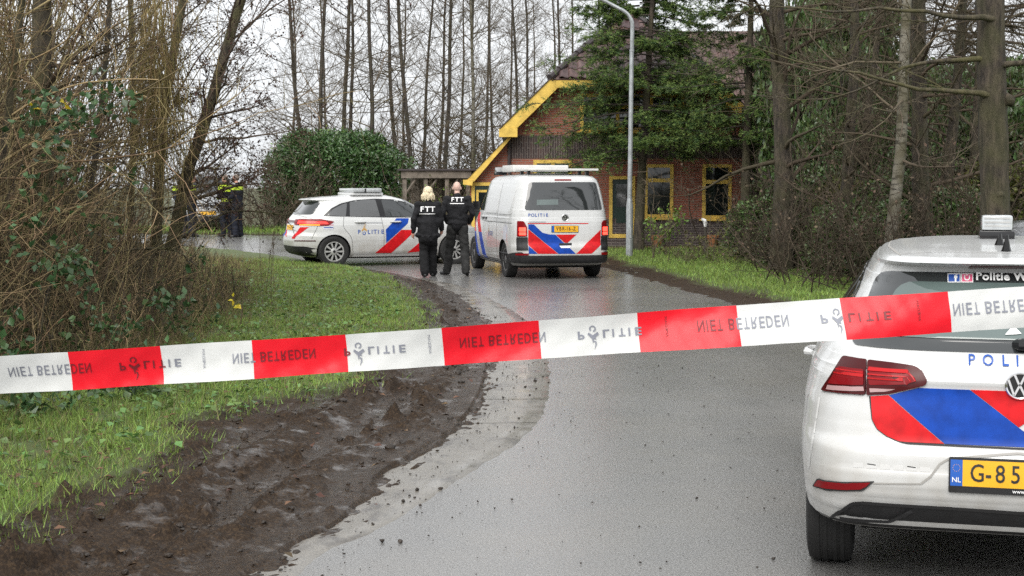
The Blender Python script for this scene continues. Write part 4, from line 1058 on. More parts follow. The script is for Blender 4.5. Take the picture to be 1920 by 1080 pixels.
# third brake light, spoiler residue, stickers
bz_ = 1.345
G.patch('brake_light', rounded([(-.19, 1.374), (.19, 1.374), (.185, 1.387), (-.185, 1.387)], .006), 'rear', M_LAMPD, .004, .04)
def stick(name, pts, m, o=.008): return G.patch(name, G.rp(pts), 'rear', m, o, .03, rw, skirt=False)
M_FB = mat('blue_sticker', (.025, .08, .33), rough=.4); M_IG = mat('pink_sticker', (.62, .10, .20), rough=.4)
stick('sticker_border', [(1777, 514.5), (1801, 514.5), (1801, 531.5), (1777, 531.5)], M_WPRINT, .0095)
stick('sticker', [(1778.5, 516), (1799.5, 516), (1799.5, 530), (1778.5, 530)], M_FB, .0105)
stick('sticker_border', [(1802, 514.5), (1824.5, 514.5), (1824.5, 531.5), (1802, 531.5)], M_WPRINT, .0095)
stick('sticker', [(1803.5, 516), (1823, 516), (1823, 530), (1803.5, 530)], M_IG, .0105)
p_ = G.rp([(1792, 524), (1813, 523), (1829, 521)])
G.text('f', p_[0][0], p_[0][1] - .003, .045, 'rear', M_WPRINT, .03, off=.0125, parent=rw)
rr_ = []
for i in range(16):
    a, b = i * math.pi / 8, (i + 1) * math.pi / 8; rr_.append([(math.cos(a) * .0125, math.sin(a) * .0125), (math.cos(b) * .0125, math.sin(b) * .0125), (math.cos(b) * .008, math.sin(b) * .008), (math.cos(a) * .008, math.sin(a) * .008)])
Vs, Fs = [], []
for p in rr_:
    o_ = len(Vs)
    for a, b in p: h, n = G.hit(p_[1][0] + a, p_[1][1] + b, 'rear'); Vs.append(h + n * .0125)
    Fs.append((o_, o_ + 1, o_ + 2, o_ + 3))
obj('ring_print', Vs, Fs, M_WPRINT, rw)
G.text('Politie We', p_[2][0], p_[2][1], .044, 'rear', M_WPRINT, .03, off=.0125, parent=rw, align='LEFT', spacing=1.08, xs=1.12)
stick('triangle_sticker', [(1884, 630), (1900, 613), (1915, 629)], M_WPRINT, .011)
wp = G.px(1915, 645); b = MB(); b.tube([wp + Vector((.09, -.03, .0)), wp + Vector((-.01, -.035, .0)), wp + Vector((-.02, -.01, -.0))], [.028, .026, .02], 10); b.tube([wp + Vector((.05, -.05, .01)), wp + Vector((.36, -.055, .05))], [.012, .007], 6)
b.build('rear_wiper', M_GLOSSB, G.e, smooth=True)
# side: glass, handles, mirror, gaps
for vw_, sg in (('left', -1), ('right', 1)):
    sg_ = [(.62, 1.06), (.82, 1.26), (1.1, 1.335), (1.7, 1.36), (2.25, 1.372), (2.55, 1.22), (2.92, 1.01), (2.6, .985), (1.0, 1.00)]
    wn1 = G.patch('window_surround', rounded(sg_, .03), vw_, M_GLOSSB, .003, .06)
    for P in ([(.72, 1.075), (.86, 1.235), (1.0, 1.285), (1.05, 1.03)], [(1.10, 1.03), (1.14, 1.31), (1.62, 1.335), (1.66, 1.01)], [(1.72, 1.01), (1.70, 1.335), (2.2, 1.31), (2.5, 1.19), (2.78, 1.02)]):
        G.patch('side_window', rounded(P, .03), vw_, M_GLASSD, .006, .06, wn1)
    for y_, z_ in ((1.32, .895), (2.36, .875)):
        h, n = G.hit(y_, z_, vw_); hd = MB(); hd.tube([h + Vector((sg * .008, -.02, 0)), h + Vector((sg * .038, .01, .002)), h + Vector((sg * .042, .12, .0)), h + Vector((sg * .036, .20, -.002)), h + Vector((sg * .008, .23, 0))], [.012, .019, .020, .019, .012], 8); hd.build('door_handle', M_WHITE, G.e, smooth=True)
    h, n = G.hit(2.52, .99, vw_); mm = MB(); c_ = h + Vector((sg * .10, -.02, -.005)); mm.tube([h + Vector((0, .05, -.01)), c_ + Vector((-sg * .07, .03, -.03)), c_ + Vector((-sg * .03, .02, 0)), c_ + Vector((sg * .07, .0, .01)), c_ + Vector((sg * .095, -.005, .01))], [.02, .03, .06, .055, .025], 10)
    mi_ = mm.build('mirror', M_WHITE, G.e, smooth=True)
    for L in ([(1.08, .34), (1.06, .6), (.98, .82), (1.0, 1.0)], [(1.70, .33), (1.69, .98)], [(2.80, .33), (2.82, .8), (2.75, .98)], [(.42, .45), (.50, .80)]):
        G.stroke('panel_gap', L, vw_, .006, smooth_=len(L) > 2)
    G.stroke('sill_trim', [(1.13, .31), (3.02, .31)], vw_, .05, M_BLACK, .002)
    for L, m in (([(2.9, .98), (2.6, .98), (2.1, .45), (2.4, .45)], M_BLUE), ([(2.5, .98), (2.25, .98), (1.75, .45), (2.05, .45)], M_RED)):
        G.patch('livery_stripe', L, vw_, m, .002, .06)
# front: windscreen, lamps, grille
ws = G.patch('windscreen', rounded([(-.68, 1.02), (.68, 1.02), (.57, 1.36), (-.57, 1.36)], .06), 'front', M_GLASSD, .004, .06)
for q in (1, -1): G.patch('headlamp', rounded([(q * .48, .64), (q * .80, .70), (q * .80, .82), (q * .52, .76)], .03), 'front', M_LENS, .006, .05)
G.patch('grille', rounded([(-.46, .66), (.46, .66), (.46, .74), (-.46, .74)], .02), 'front', M_GLOSSB, .005, .06)
G.patch('bumper_intake', rounded([(-.6, .33), (.6, .33), (.66, .45), (-.66, .45)], .05), 'front', M_BLACK, .005, .06)
# roof beacon and antennas
p = G.px(1868, 450.5); h, n = G.hit(p.x * 1, max(p.y, .9), 'top')
ry = 1.55; t_ = (lambda yy: G.hit(0, yy, 'top')[0].z)
def on_roof(pxx, yy):  # point of the roof at that depth seen at column pxx
    o = G.Mi @ Vector((0, 0, CAM_H)); d = G.Mi.to_3x3() @ ray(pxx, 440); t = (yy - o.y) / d.y; return o.x + d.x * t
bx = on_roof(1868, ry); beacon(G, bx, ry, G.hit(bx, ry, 'top')[0].z + .004, .145, .14, .075)
for pxx, yy, hh in ((1875, .95, .055), (1888, .60, .075)):
    ax = on_roof(pxx, yy); z_ = G.hit(ax, yy, 'top')[0].z
    b = MB(); b.tube([(ax, yy + .02, z_ - .01), (ax, yy + .012, z_ + .02), (ax, yy - .005, z_ + hh * .7), (ax, yy - .02, z_ + hh)], [.026, .016, .009, .006], 8); b.build('antenna', M_GLOSSB, G.e, smooth=True)
for sg in (-1, 1):
    L = [(sg * x_, y_) for y_, x_ in ((.52, .47), (.8, .50), (1.3, .525), (1.9, .52), (2.25, .49))]
    G.stroke('roof_seam', L, 'top', .009, MATS['seam_and_crease_shade'], .0015, smooth_=True)
G.stroke('roof_seam', [(-.46, .56), (0, .52), (.46, .56)], 'top', .006, MATS['seam_and_crease_shade'], .0035)
b = MB(); b.box(-.62, .62, .55, 3.9, .20, .29); b.build('underbody', M_WELL, G.e)
# ------------------------------------------------------------------ police van
V_SPEC = [(.24, .30, 4.60, .86), (.29, .10, 4.72, .90), (.33, .02, 4.82, .925), (.38, .0, 4.88, .938), (.50, .0, 4.90, .945), (.60, .012, 4.89, .950), (.64, .045, 4.88, .952), (.68, .065, 4.87, .953), (.85, .07, 4.80, .953), (1.0, .075, 4.66, .950), (1.07, .08, 4.50, .945), (1.10, .082, 4.40, .940), (1.14, .086, 4.18, .936), (1.22, .095, 4.03, .928),
          (1.30, .105, 3.93, .915), (1.50, .150, 3.68, .882), (1.70, .205, 3.42, .842), (1.80, .245, 3.28, .815), (1.85, .27, 3.20, .795), (1.89, .31, 3.12, .76), (1.915, .37, 3.05, .715), (1.935, .46, 2.98, .65), (1.95, .60, 2.9, .56), (1.963, .82, 2.8, .44), (1.973, 1.1, 2.65, .30), (1.98, 1.4, 2.45, .15)]
def van_body(c, pm):
    c.body(V_SPEC, 2.0, pm, [(.985, .385), (3.985, .385)], .34, nr=9., nf=4.5, taper=(.985, .4, .93), arch_in=.32)
    for y_ in (.985, 3.985):
        for x_ in (-.815, .815): c.wheel(x_, y_, .34, .225, 'steel', 12)
    b = MB(); b.box(-.75, .75, .4, 4.4, .20, .27); b.build('underbody', M_WELL, c.e)
    c.patch('windscreen', rounded([(-.80, 1.26), (.80, 1.26), (.68, 1.80), (-.68, 1.80)], .08), 'front', M_GLASSD, .005, .05)
    for q in (1, -1):
        hl = c.patch('headlamp', rounded([(q * .50, .80), (q * .88, .84), (q * .88, 1.02), (q * .52, .96)], .04), 'front', M_LENS, .008, .04)
    c.patch('grille', rounded([(-.48, .80), (.48, .80), (.50, .95), (-.50, .95)], .02), 'front', M_GLOSSB, .006, .05)
    for z_ in (.835, .915): c.stroke('grille_bar', [(-.46, z_), (.46, z_)], 'front', .012, M_CHROME, .010)
    c.patch('bumper_intake', rounded([(-.62, .36), (.62, .36), (.70, .56), (-.70, .56)], .05), 'front', M_BLACK, .006, .05)
    c.vw(0, .875, .085, 'front')
    for vw_, sg in (('left', -1), ('right', 1)):
        h, n = c.hit(3.78, 1.20, vw_); mm = MB(); k = h + Vector((sg * .11, 0, .08)); mm.tube([h, h + Vector((sg * .08, 0, .0)), k + Vector((0, 0, -.06))], .03, 6); mm.box(k.x - .07, k.x + .07, k.y - .05, k.y + .06, k.z - .08, k.z + .14); mm.build('mirror', M_GLOSSB, c.e)
        for L in ([(3.85, .42), (3.88, .8), (3.75, 1.20)], [(2.72, .30), (2.72, 1.78)], [(1.52, .32), (1.52, .75), (1.52, 1.80)], [(2.72, 1.03), (1.2, 1.04), (.35, 1.04)]):
            c.stroke('panel_gap', L, vw_, .009)
        c.stroke('sill_trim', [(1.42, .29), (3.55, .29)], vw_, .06, M_BLACK, .003)
    return c
VN = Car('police_van', 'white police van with lit brake lights, roof panels and rear stripes stopped in the bend', 'police van', (.97, 27.22, 0), R(-13.0))
van_body(VN, M_WHITE)
S4 = lambda P: [(870 + a / 4.696, 300 + b / 4.696) for a, b in P]
def vr(P): return VN.rp(S4(P))
def vs_(P): return VN.sp(S4(P))
rwv = VN.patch('rear_window', rounded(vr([(567, 197), (1158, 197), (1216, 438), (532, 441)]), .05), 'rear', M_GLASSD, .006, .04)
VN.patch('window_label', vr([(640, 350), (828, 347), (828, 395), (640, 398)]), 'rear', M_GLASST, .008, .04, rwv, skirt=False)
VN.patch('brake_light', rounded(vr([(797, 171), (944, 171), (944, 182), (797, 182)]), .01), 'rear', M_LAMP, .008, .03)
z_ = vr([(650, 487)])[0][1]; xa, xb2 = vr([(575, 487)])[0][0], vr([(735, 487)])[0][0]
VN.text('POLITIE', 0, z_, .085, 'rear', M_BLUET, .012, letters=[xa + (xb2 - xa) * t for t in (0, .18, .36, .5, .64, .81, .97)])
zv = vr([(890, 508)])[0]; VN.vw(zv[0], zv[1], .066, 'rear')
zz_ = vr([(640, 546)])[0]; VN.text('www.112.nl', zz_[0], zz_[1], .036, 'rear', M_INK, .0, name='small_lettering') if False else VN.stroke('small_print', vr([(570, 546), (722, 546)]), 'rear', .014, mat('faint_print', (.25, .26, .28), rough=.6), .0035)
VN.stroke('red_trim', vr([(562, 559), (1095, 559)]), 'rear', .016, M_RED, .004)
P = vr([(770, 578), (1007, 578), (1007, 637), (770, 637)])
pf = VN.patch('plate_frame', P, 'rear', M_GLOSSB, .012, .05)
x_0, x_1 = P[0][0], P[1][0]; zc = (P[0][1] + P[2][1]) / 2; hz = abs(P[0][1] - P[2][1]) / 2 - .008
VN.patch('number_plate', [(x_0 + .05, zc - hz), (x_1 - .008, zc - hz), (x_1 - .008, zc + hz), (x_0 + .05, zc + hz)], 'rear', M_PLATE, .015, .05, pf, skirt=False)
VN.patch('country_band', [(x_0 + .008, zc - hz), (x_0 + .0495, zc - hz), (x_0 + .0495, zc + hz), (x_0 + .008, zc + hz)], 'rear', M_PLATEB, .015, .05, pf, skirt=False)
lp_ = vr([(820, 600), (846, 600), (873, 600), (892, 600), (907, 600), (928, 600), (950, 600), (970, 600)])
VN.text('VBR-16-Z', 0, zc + .002, .098, 'rear', M_INK, .008, letters=[q[0] for q in lp_], off=.018, parent=pf, xs=.8)
for a, b2 in ((([(470, 538), (525, 538), (556, 592), (556, 674), (468, 674)]), ([(482, 566), (535, 566), (550, 600), (550, 664), (482, 664)])), (([(1211, 552), (1226, 530), (1260, 530), (1266, 664), (1209, 664)]), ([(1216, 560), (1252, 560), (1258, 656), (1214, 656)]))):
    lm = VN.patch('tail_lamp', rounded(vr(a), .015, 3), 'rear', M_LAMP, .012, .03)
    I = vr(b2); xs0, xs1 = min(p[0] for p in I), max(p[0] for p in I); z0v, z1v = min(p[1] for p in I), max(p[1] for p in I)
    for f0, f1 in ((.02, .28), (.34, .72)):
        VN.patch('lit_segment', rounded([(xs0 + .01, z0v + (z1v - z0v) * f0), (xs1 - .012, z0v + (z1v - z0v) * f0), (xs1 - .012, z0v + (z1v - z0v) * f1), (xs0 + .01, z0v + (z1v - z0v) * f1)], .01), 'rear', M_LIT, .015, .03, lm, skirt=False)
for a in ([(466, 680), (562, 680), (566, 795), (466, 795)], [(1206, 668), (1264, 668), (1268, 790), (1206, 790)]):
    VN.patch('corner_panel', vr(a), 'rear', M_BLACK, .014, .02)
ZB = vr([(700, 838)])[0][1]
VN.patch('bumper', rounded([(-.93, .31), (.93, .31), (.955, .50), (.93, ZB - .008), (-.93, ZB - .008), (-.955, .50)], .04), 'rear', M_BLACK, .02, .04)
for sgv in ('left', 'right'): VN.patch('bumper_end', rounded([(.02, .33), (.55, .33), (.60, .45), (.42, ZB + .02), (.05, ZB + .06)], .04), sgv, M_BLACK, .02, .04)
for a in ([(462, 822), (570, 822), (570, 838), (462, 838)], [(1210, 812), (1268, 812), (1268, 834), (1210, 834)]):
    VN.patch('bumper_reflector', vr(a), 'rear', M_LAMP, .024, .03)
def vstripe(n, pts, m): VN.patch(n, vr(pts), 'rear', m, .0045, .035)
vstripe('blue_stripe', [(566, 567), (614, 567), (690, 640), (750, 655), (803, 657), (985, 826), (832, 826), (566, 606)], M_BLUE)
vstripe('red_stripe', [(566, 610), (828, 826), (652, 826), (568, 752)], M_RED)
vstripe('blue_stripe', [(568, 757), (648, 826), (570, 826)], M_BLUE)
vstripe('red_stripe', [(808, 657), (990, 656), (912, 730), (884, 728)], M_RED)
vstripe('red_stripe', [(988, 826), (1203, 612), (1203, 748), (1124, 824)], M_RED)
VN.patch('tailgate_handle', rounded(vr([(838, 734), (948, 732), (948, 752), (838, 754)]), .01), 'rear', M_GLOSSB, .012, .03)
VN.patch('handle_lip', rounded(vr([(838, 757), (946, 755), (930, 774), (856, 775)]), .01), 'rear', M_WPRINT, .007, .03)
# left side: door glass, blind panel, livery
VN.patch('side_window', rounded([(2.80, 1.24), (2.80, 1.74), (3.22, 1.72), (3.72, 1.26)], .05), 'left', M_GLASSD, .005, .05)
VN.patch('side_window', rounded([(2.80, 1.24), (2.80, 1.74), (3.22, 1.72), (3.72, 1.26)], .05), 'right', M_GLASSD, .005, .05)
for a, b2 in ((1.60, 2.62), (.42, 1.44)): VN.patch('blind_panel', rounded([(a, 1.20), (b2, 1.20), (b2, 1.74), (a, 1.72)], .07), 'left', M_WHITE, .008, .05)
for y_ in (2.85, 2.55):
    VN.patch('door_handle', rounded([(y_ - .09, 1.07), (y_ + .09, 1.07), (y_ + .09, 1.115), (y_ - .09, 1.115)], .01), 'left', M_GLOSSB, .018, .04)
for L, m in (([(3.58, 1.20), (3.28, 1.20), (2.95, .80), (3.25, .80)], M_RED), ([(3.25, .80), (2.95, .80), (2.55, .30), (2.88, .30)], M_BLUE), ([(4.05, 1.05), (3.82, 1.05), (3.62, .80), (3.90, .80)], M_RED), ([(3.98, .80), (3.62, .80), (3.25, .30), (3.50, .30)], M_BLUE)):
    VN.patch('livery_stripe', L, 'left', m, .004, .05)
VN.text('P LITIE', 2.06, .80, .115, 'left', M_BLUET, .012, flip=-1, spacing=1.15); VN.flame(2.235, .80, .20, 'left', -1)
VN.patch('door_sticker', [(.72, .72), (.92, .72), (.92, .96), (.72, .96)], 'left', mat('pale_sticker', (.55, .56, .62), rough=.5), .003, .05)
# roof: beacon and two flat panels
def roofz(x, y): return VN.hit(x, y, 'top')[0].z
b = MB(); b.box(-.62, .50, 1.55, 2.5, roofz(0, 1.7) + .03, roofz(0, 1.7) + .16); b.build('roof_box', mat('white_box', (.62, .62, .60), rough=.5, var=.1), VN.e, bevel=.02)
b = MB(); b.box(-.60, .78, .42, 1.45, roofz(0, .9) + .055, roofz(0, .9) + .095); rp_ = b.build('roof_panel', MATS['white_box'], VN.e, bevel=.01)
for x_ in (-.5, .65):
    for y_ in (.75, 1.3): b = MB(); b.box(x_ - .03, x_ + .03, y_ - .03, y_ + .03, roofz(x_, y_) - .01, roofz(0, .9) + .054); b.build('panel_foot', M_GLOSSB, rp_)
beacon(VN, -.60, 2.75, roofz(-.5, 2.75) + .03, .20, .20, .09)

# ------------------------------------------------------------------ police estate car side-on in the bend
M_SPEC = [(.20, .32, 4.20, .78), (.25, .16, 4.30, .83), (.31, .06, 4.38, .866), (.45, .015, 4.42, .888), (.55, .0, 4.41, .897), (.66, .01, 4.38, .898), (.70, .045, 4.35, .896), (.74, .07, 4.32, .894), (.80, .075, 4.25, .892), (.90, .09, 4.0, .882), (.97, .11, 3.7, .868), (1.02, .14, 3.45, .853), (1.06, .17, 3.32, .838), (1.09, .20, 3.26, .826), (1.20, .29, 3.02, .785), (1.32, .39, 2.78, .735), (1.40, .455, 2.62, .700), (1.412, .40, 2.60, .694), (1.42, .33, 2.58, .688), (1.432, .32, 2.54, .678), (1.445, .36, 2.50, .664), (1.465, .50, 2.42, .632), (1.485, .70, 2.34, .59), (1.505, .95, 2.26, .53), (1.52, 1.15, 2.2, .46), (1.535, 1.38, 2.1, .35), (1.545, 1.58, 2.0, .22), (1.55, 1.72, 1.95, .12)]
def mpv_body(c, pm):
    c.body(M_SPEC, 1.85, pm, [(.83, .365), (3.56, .365)], .328, nr=4.6, nf=3.6, taper=(.93, 1.0, .92))
    for y_ in (.83, 3.56):
        for x_ in (-.785, .785): c.wheel(x_, y_, .328, .215, 'spoke', 10)
    b = MB(); b.box(-.72, .72, .5, 4.0, .17, .23); b.build('underbody', M_WELL, c.e)
    c.patch('windscreen', rounded([(-.70, 1.08), (.70, 1.08), (.58, 1.43), (-.58, 1.43)], .06), 'front', M_GLASSD, .005, .05)
    for q in (1, -1): c.patch('headlamp', rounded([(q * .48, .66), (q * .80, .72), (q * .80, .84), (q * .52, .78)], .03), 'front', M_LENS, .006, .05)
    c.patch('grille', rounded([(-.40, .58), (.40, .58), (.42, .76), (-.42, .76)], .04), 'front', M_GLOSSB, .006, .05)
    rw_ = c.patch('rear_window', rounded([(-.66, 1.115), (.66, 1.115), (.58, 1.395), (-.58, 1.395)], .05), 'rear', M_GLASSD, .005, .04)
    for q in (1, -1):
        lm = c.patch('tail_lamp', rounded([(q * .34, .90), (q * .845, .875), (q * .85, .97), (q * .78, 1.02), (q * .30, 1.01)], .02), 'rear', M_LAMP, .010, .03)
    c.patch('bumper_trim', rounded([(-.84, .24), (.84, .24), (.845, .36), (.7, .44), (-.7, .44), (-.845, .36)], .04), 'rear', M_BLACK, .006, .04)
    for vw_, sg in (('left', -1), ('right', 1)):
        sw = c.patch('window_surround', rounded([(.62, 1.085), (.80, 1.245), (1.03, 1.355), (1.35, 1.425), (1.8, 1.45), (2.2, 1.435), (2.55, 1.37), (2.9, 1.23), (3.2, 1.06), (2.9, 1.035), (1.9, 1.05)], .03), vw_, M_GLOSSB, .003, .05)
        for P, mm in (([(.70, 1.10), (.85, 1.235), (1.05, 1.33), (1.16, 1.36), (1.10, 1.075)], M_GLASSG), ([(1.19, 1.075), (1.22, 1.38), (1.50, 1.42), (1.80, 1.43), (1.86, 1.065)], M_GLASSG), ([(1.99, 1.065), (1.93, 1.425), (2.2, 1.41), (2.53, 1.345), (2.85, 1.215), (3.06, 1.08)], M_GLASSD)):
            c.patch('side_window', rounded(P, .03), vw_, mm, .006, .05, sw)
        for y_ in (1.30, 2.10):
            h, n = c.hit(y_, .955, vw_); hd = MB(); hd.tube([h + Vector((sg * .004, -.02, 0)), h + Vector((sg * .034, .02, 0)), h + Vector((sg * .036, .12, 0)), h + Vector((sg * .030, .20, 0)), h + Vector((sg * .004, .23, 0))], [.01, .018, .02, .018, .01], 8); hd.build('door_handle', pm, c.e, smooth=True)
        for L in ([(1.24, .32), (1.20, .62), (1.04, .85), (1.06, 1.08)], [(1.92, .28), (1.93, .7), (1.88, 1.06)], [(3.02, .28), (3.06, .7), (3.05, 1.02)], [(.36, .60), (.50, .88)]):
            c.stroke('panel_gap', L, vw_, .007, smooth_=True)
        c.stroke('sill_trim', [(1.24, .235), (3.14, .235)], vw_, .045, M_WPRINT if pm is M_WHITE else M_BLACK, .010)
        h, n = c.hit(2.95, 1.05, vw_); mm = MB(); k = h + Vector((sg * .11, -.02, .03)); mm.tube([h, k + Vector((-sg * .06, .02, -.02)), k, k + Vector((sg * .07, 0, .01)), k + Vector((sg * .09, 0, .01))], [.02, .03, .065, .06, .02], 10); mm.build('mirror', pm, c.e, smooth=True)
    return c
my_ = R(68); MBC = Car('police_car', 'white police car with roof light bar standing side-on across the bend', 'police car', (-4.89, 31.80, float(gz(0, 31.6))), my_)
mpv_body(MBC, M_WHITE)
S6 = lambda P: [(510 + a / 6, 330 + b / 6) for a, b in P]
def ms(P): return MBC.sp(S6(P))
def mstr(n, pts, m): MBC.patch(n, ms(pts), 'right', m, .004, .04)
mstr('blue_stripe', [(1400, 476), (1538, 476), (1528, 532), (1285, 752), (1281, 602)], M_BLUE)
mstr('red_stripe', [(1456, 606), (1520, 606), (1620, 606), (1340, 866), (1162, 866), (1290, 757)], M_RED)
P = ms([(1522, 862), (1640, 765)]); MBC.patch('red_stripe', [P[0], P[1], (P[1][0] + .32, P[1][1] + .28), (3.02, .70), (3.02, .33), (P[0][0] + .5, .315)], 'right', M_RED, .004, .04)
a_ = ms([(1110, 630)])[0]; e0, e1 = ms([(980, 632)])[0][0], ms([(1243, 632)])[0][0]
MBC.text('PLITIE', 0, a_[1], .125, 'right', M_BLUET, .012, letters=[e0 + (e1 - e0) * t for t in (.0, .415, .55, .68, .82, 1.0)])
f_ = ms([(1036, 625)])[0]; MBC.flame(f_[0], f_[1], .22, 'right')
ss = ms([(576, 517), (692, 517), (692, 602), (576, 602)]); stk = MBC.patch('side_sticker', ss, 'right', MATS['pale_sticker'], .004, .04)
MBC.stroke('sticker_line', ms([(580, 552), (690, 552)]), 'right', .012, M_RED, .0055, stk); MBC.stroke('sticker_line', ms([(584, 580), (688, 580)]), 'right', .018, M_BLUET, .0055, stk)
MBC.stroke('small_print', ms([(970, 527), (1245, 527)]), 'right', .016, MATS['faint_print'], .004)
for q in ((.56, .80),):
    MBC.patch('amber_strip', [(q[0], .888), (q[1], .884), (q[1], .902), (q[0], .905)], 'rear', M_AMBER, .013, .03, skirt=False)
MBC.patch('lit_segment', rounded([(.48, .925), (.84, .915), (.82, .965), (.50, .985)], .01), 'rear', mat('lit_tail_lamp', (.8, .03, .03), rough=.2, emit=((1, .04, .03), .8)), .0135, .03, skirt=False)
MBC.patch('light_strip', [(-.32, .945), (.32, .945), (.32, .985), (-.32, .985)], 'rear', M_LAMPD, .010, .04)
pf = MBC.patch('number_plate', [(-.26, .78), (.26, .78), (.26, .885), (-.26, .885)], 'rear', M_PLATE, .010, .05)
for P, m in (([(-.78, .86), (-.5, .86), (-.2, .68), (-.45, .60), (-.74, .62)], M_BLUE), ([(-.16, .66), (-.44, .80), (-.3, .77), (.02, .62)], M_RED), ([(.40, .60), (.58, .85), (.72, .85), (.52, .60)], M_RED)):
    MBC.patch('rear_stripe', P, 'rear', m, .004, .04)
MBC.stroke('bumper_reflector', [(.52, .56), (.80, .56)], 'rear', .02, M_LAMPD, .006)
zr = MBC.hit(0, 1.75, 'top')[0].z
b = MB(); b.box(-.56, .56, 1.30, 2.02, zr - .03, zr + .035); lb = b.build('light_bar_base', M_WHITE, MBC.e, bevel=.02)
b = MB(); b.box(-.60, .60, 1.34, 1.60, zr + .038, zr + .128); b.build('light_bar', M_LENS, lb, bevel=.03)
b = MB(); b.box(-.60, .60, 1.625, 1.98, zr + .038, zr + .128); b.build('light_bar', M_LENS, lb, bevel=.03)
b = MB(); b.box(-.59, .59, 1.60, 1.625, zr + .038, zr + .12); b.build('light_bar_joint', M_GLOSSB, lb)

# ------------------------------------------------------------------ silver van facing the camera beyond the verge, and dark car behind the hatchback
q = at(384, 440, 45.5); SV = Car('silver_van', 'silver van facing the camera behind the officers in yellow, headlight lit', 'van', (-10.8, 50.7, float(gz(0, 51))), R(165))
van_body(SV, M_SILVER)
SV.patch('side_window', rounded([(2.80, 1.24), (2.80, 1.74), (3.22, 1.72), (3.72, 1.26)], .05), 'left', M_GLASSD, .005, .05)
SV.patch('lit_headlamp', rounded([(-.80, .86), (-.56, .85), (-.56, .95), (-.80, .98)], .03), 'front', mat('warm_headlight', (.9, .6, .3), rough=.3, emit=((1, .55, .22), 1.6)), .012, .04)
SV.patch('number_plate', [(-.26, .60), (.26, .60), (.26, .71), (-.26, .71)], 'front', M_PLATE, .012, .05)
DC = Car('parked_car', 'dark grey parked car with chrome window trim just ahead of the police hatchback', 'car', (4.35, 11.65, 0), R(19))
mpv_body(DC, M_GREY)
for vw_ in ('left', 'right'): DC.stroke('chrome_trim', [(.60, 1.09), (.78, 1.255), (1.02, 1.37), (1.35, 1.437), (1.8, 1.462), (2.2, 1.447), (2.56, 1.385), (2.9, 1.245), (3.2, 1.07)], vw_, .022, M_CHROME, .008, smooth_=True)
DC.e.scale = (.92, .92, .92)
# ================================================================== PEOPLE
M_SKIN = mat('skin', (.50, .27, .20), rough=.5, spec=.35, var=.1, vscale=12)
M_SKINP = mat('pale_bald_skin', (.60, .40, .33), rough=.5, spec=.35, var=.08, vscale=14)
M_BLOND = mat('blond_hair', (.78, .66, .46), rough=.5, spec=.4, var=.25, vscale=35, bump=.9, bscale=90)
M_GREYH = mat('cropped_grey_hair', (.22, .17, .14), rough=.7, bump=.6, bscale=160)
M_JACK = mat('black_jacket_cloth', (.012, .012, .014), rough=.8, spec=.25, var=.3, vscale=9, bump=.35, bscale=45)
M_TROU = mat('black_trouser_cloth', (.011, .011, .012), rough=.85, spec=.2, var=.3, vscale=8, bump=.3, bscale=40)
M_TROUG = mat('charcoal_trouser_cloth', (.028, .028, .028), rough=.85, spec=.2, var=.35, vscale=8, bump=.35, bscale=40)
M_SHOE = mat('black_shoe_leather', (.009, .009, .010), rough=.4, spec=.5)
M_HIVIS = mat('hi_vis_yellow', (.42, .56, .03), rough=.6, spec=.3, var=.15)
M_UNI = mat('navy_uniform_cloth', (.012, .014, .022), rough=.8, spec=.25, var=.3, vscale=9, bump=.3, bscale=45)

def blob(name, prims, voxel, mats, parent, it=4, wr=0., seed=0):
    m = MB()
    for p in prims:
        if p[0] == 'c':      # chain of joints with radii
            pts, rad = p[1], p[2]; m.tube(pts, rad, 12)
            for q, r in zip(pts, rad):
                V = icoV2 * r + np.array(q); m.add(V, icoF2)
        else:                # ellipsoid: centre, radii, tilt about x
            c, r = np.array(p[1]), np.array(p[2]); V = icoV2 * r
            if len(p) > 3: a = p[3]; V = V @ np.array([[1, 0, 0], [0, math.cos(a), math.sin(a)], [0, -math.sin(a), math.cos(a)]])
            m.add(V + c, icoF2)
    o = m.build(name, mats, None)
    r = o.modifiers.new('r', 'REMESH'); r.mode = 'VOXEL'; r.voxel_size = voxel; r.use_smooth_shade = True
    s = o.modifiers.new('s', 'SMOOTH'); s.iterations = it; s.factor = .5
    me = baked(o); me.name = name
    if wr:   # cloth folds
        n = len(me.vertices); V = np.empty(n * 3); me.vertices.foreach_get('co', V); V = V.reshape(-1, 3); N = np.empty(n * 3); me.vertices.foreach_get('normal', N); N = N.reshape(-1, 3)
        f = fbm(V[:, 0] * 9 + V[:, 1] * 5, V[:, 2] * 13 + V[:, 1] * 7, 3, seed) - .5; g = np.sin(V[:, 2] * 42 + 7 * fbm(V[:, 0] * 6, V[:, 2] * 6, 2, seed + 5) + V[:, 0] * 12)
        V = V + N * (f * wr * 2.2 + g * wr * .35)[:, None]; me.vertices.foreach_set('co', V.ravel()); me.update()
    for mm in (mats if isinstance(mats, list) else [mats]):
        if mm.name not in [q.name for q in me.materials if q]: me.materials.append(mm)
    me.polygons.foreach_set('use_smooth', np.ones(len(me.polygons), bool))
    return link(name, me, parent)
bmc = bmesh.new(); bmesh.ops.create_icosphere(bmc, subdivisions=2, radius=1); icoV2 = np.array([v.co[:] for v in bmc.verts]); icoF2 = [tuple(v.index for v in f.verts) for f in bmc.faces]; bmc.free()

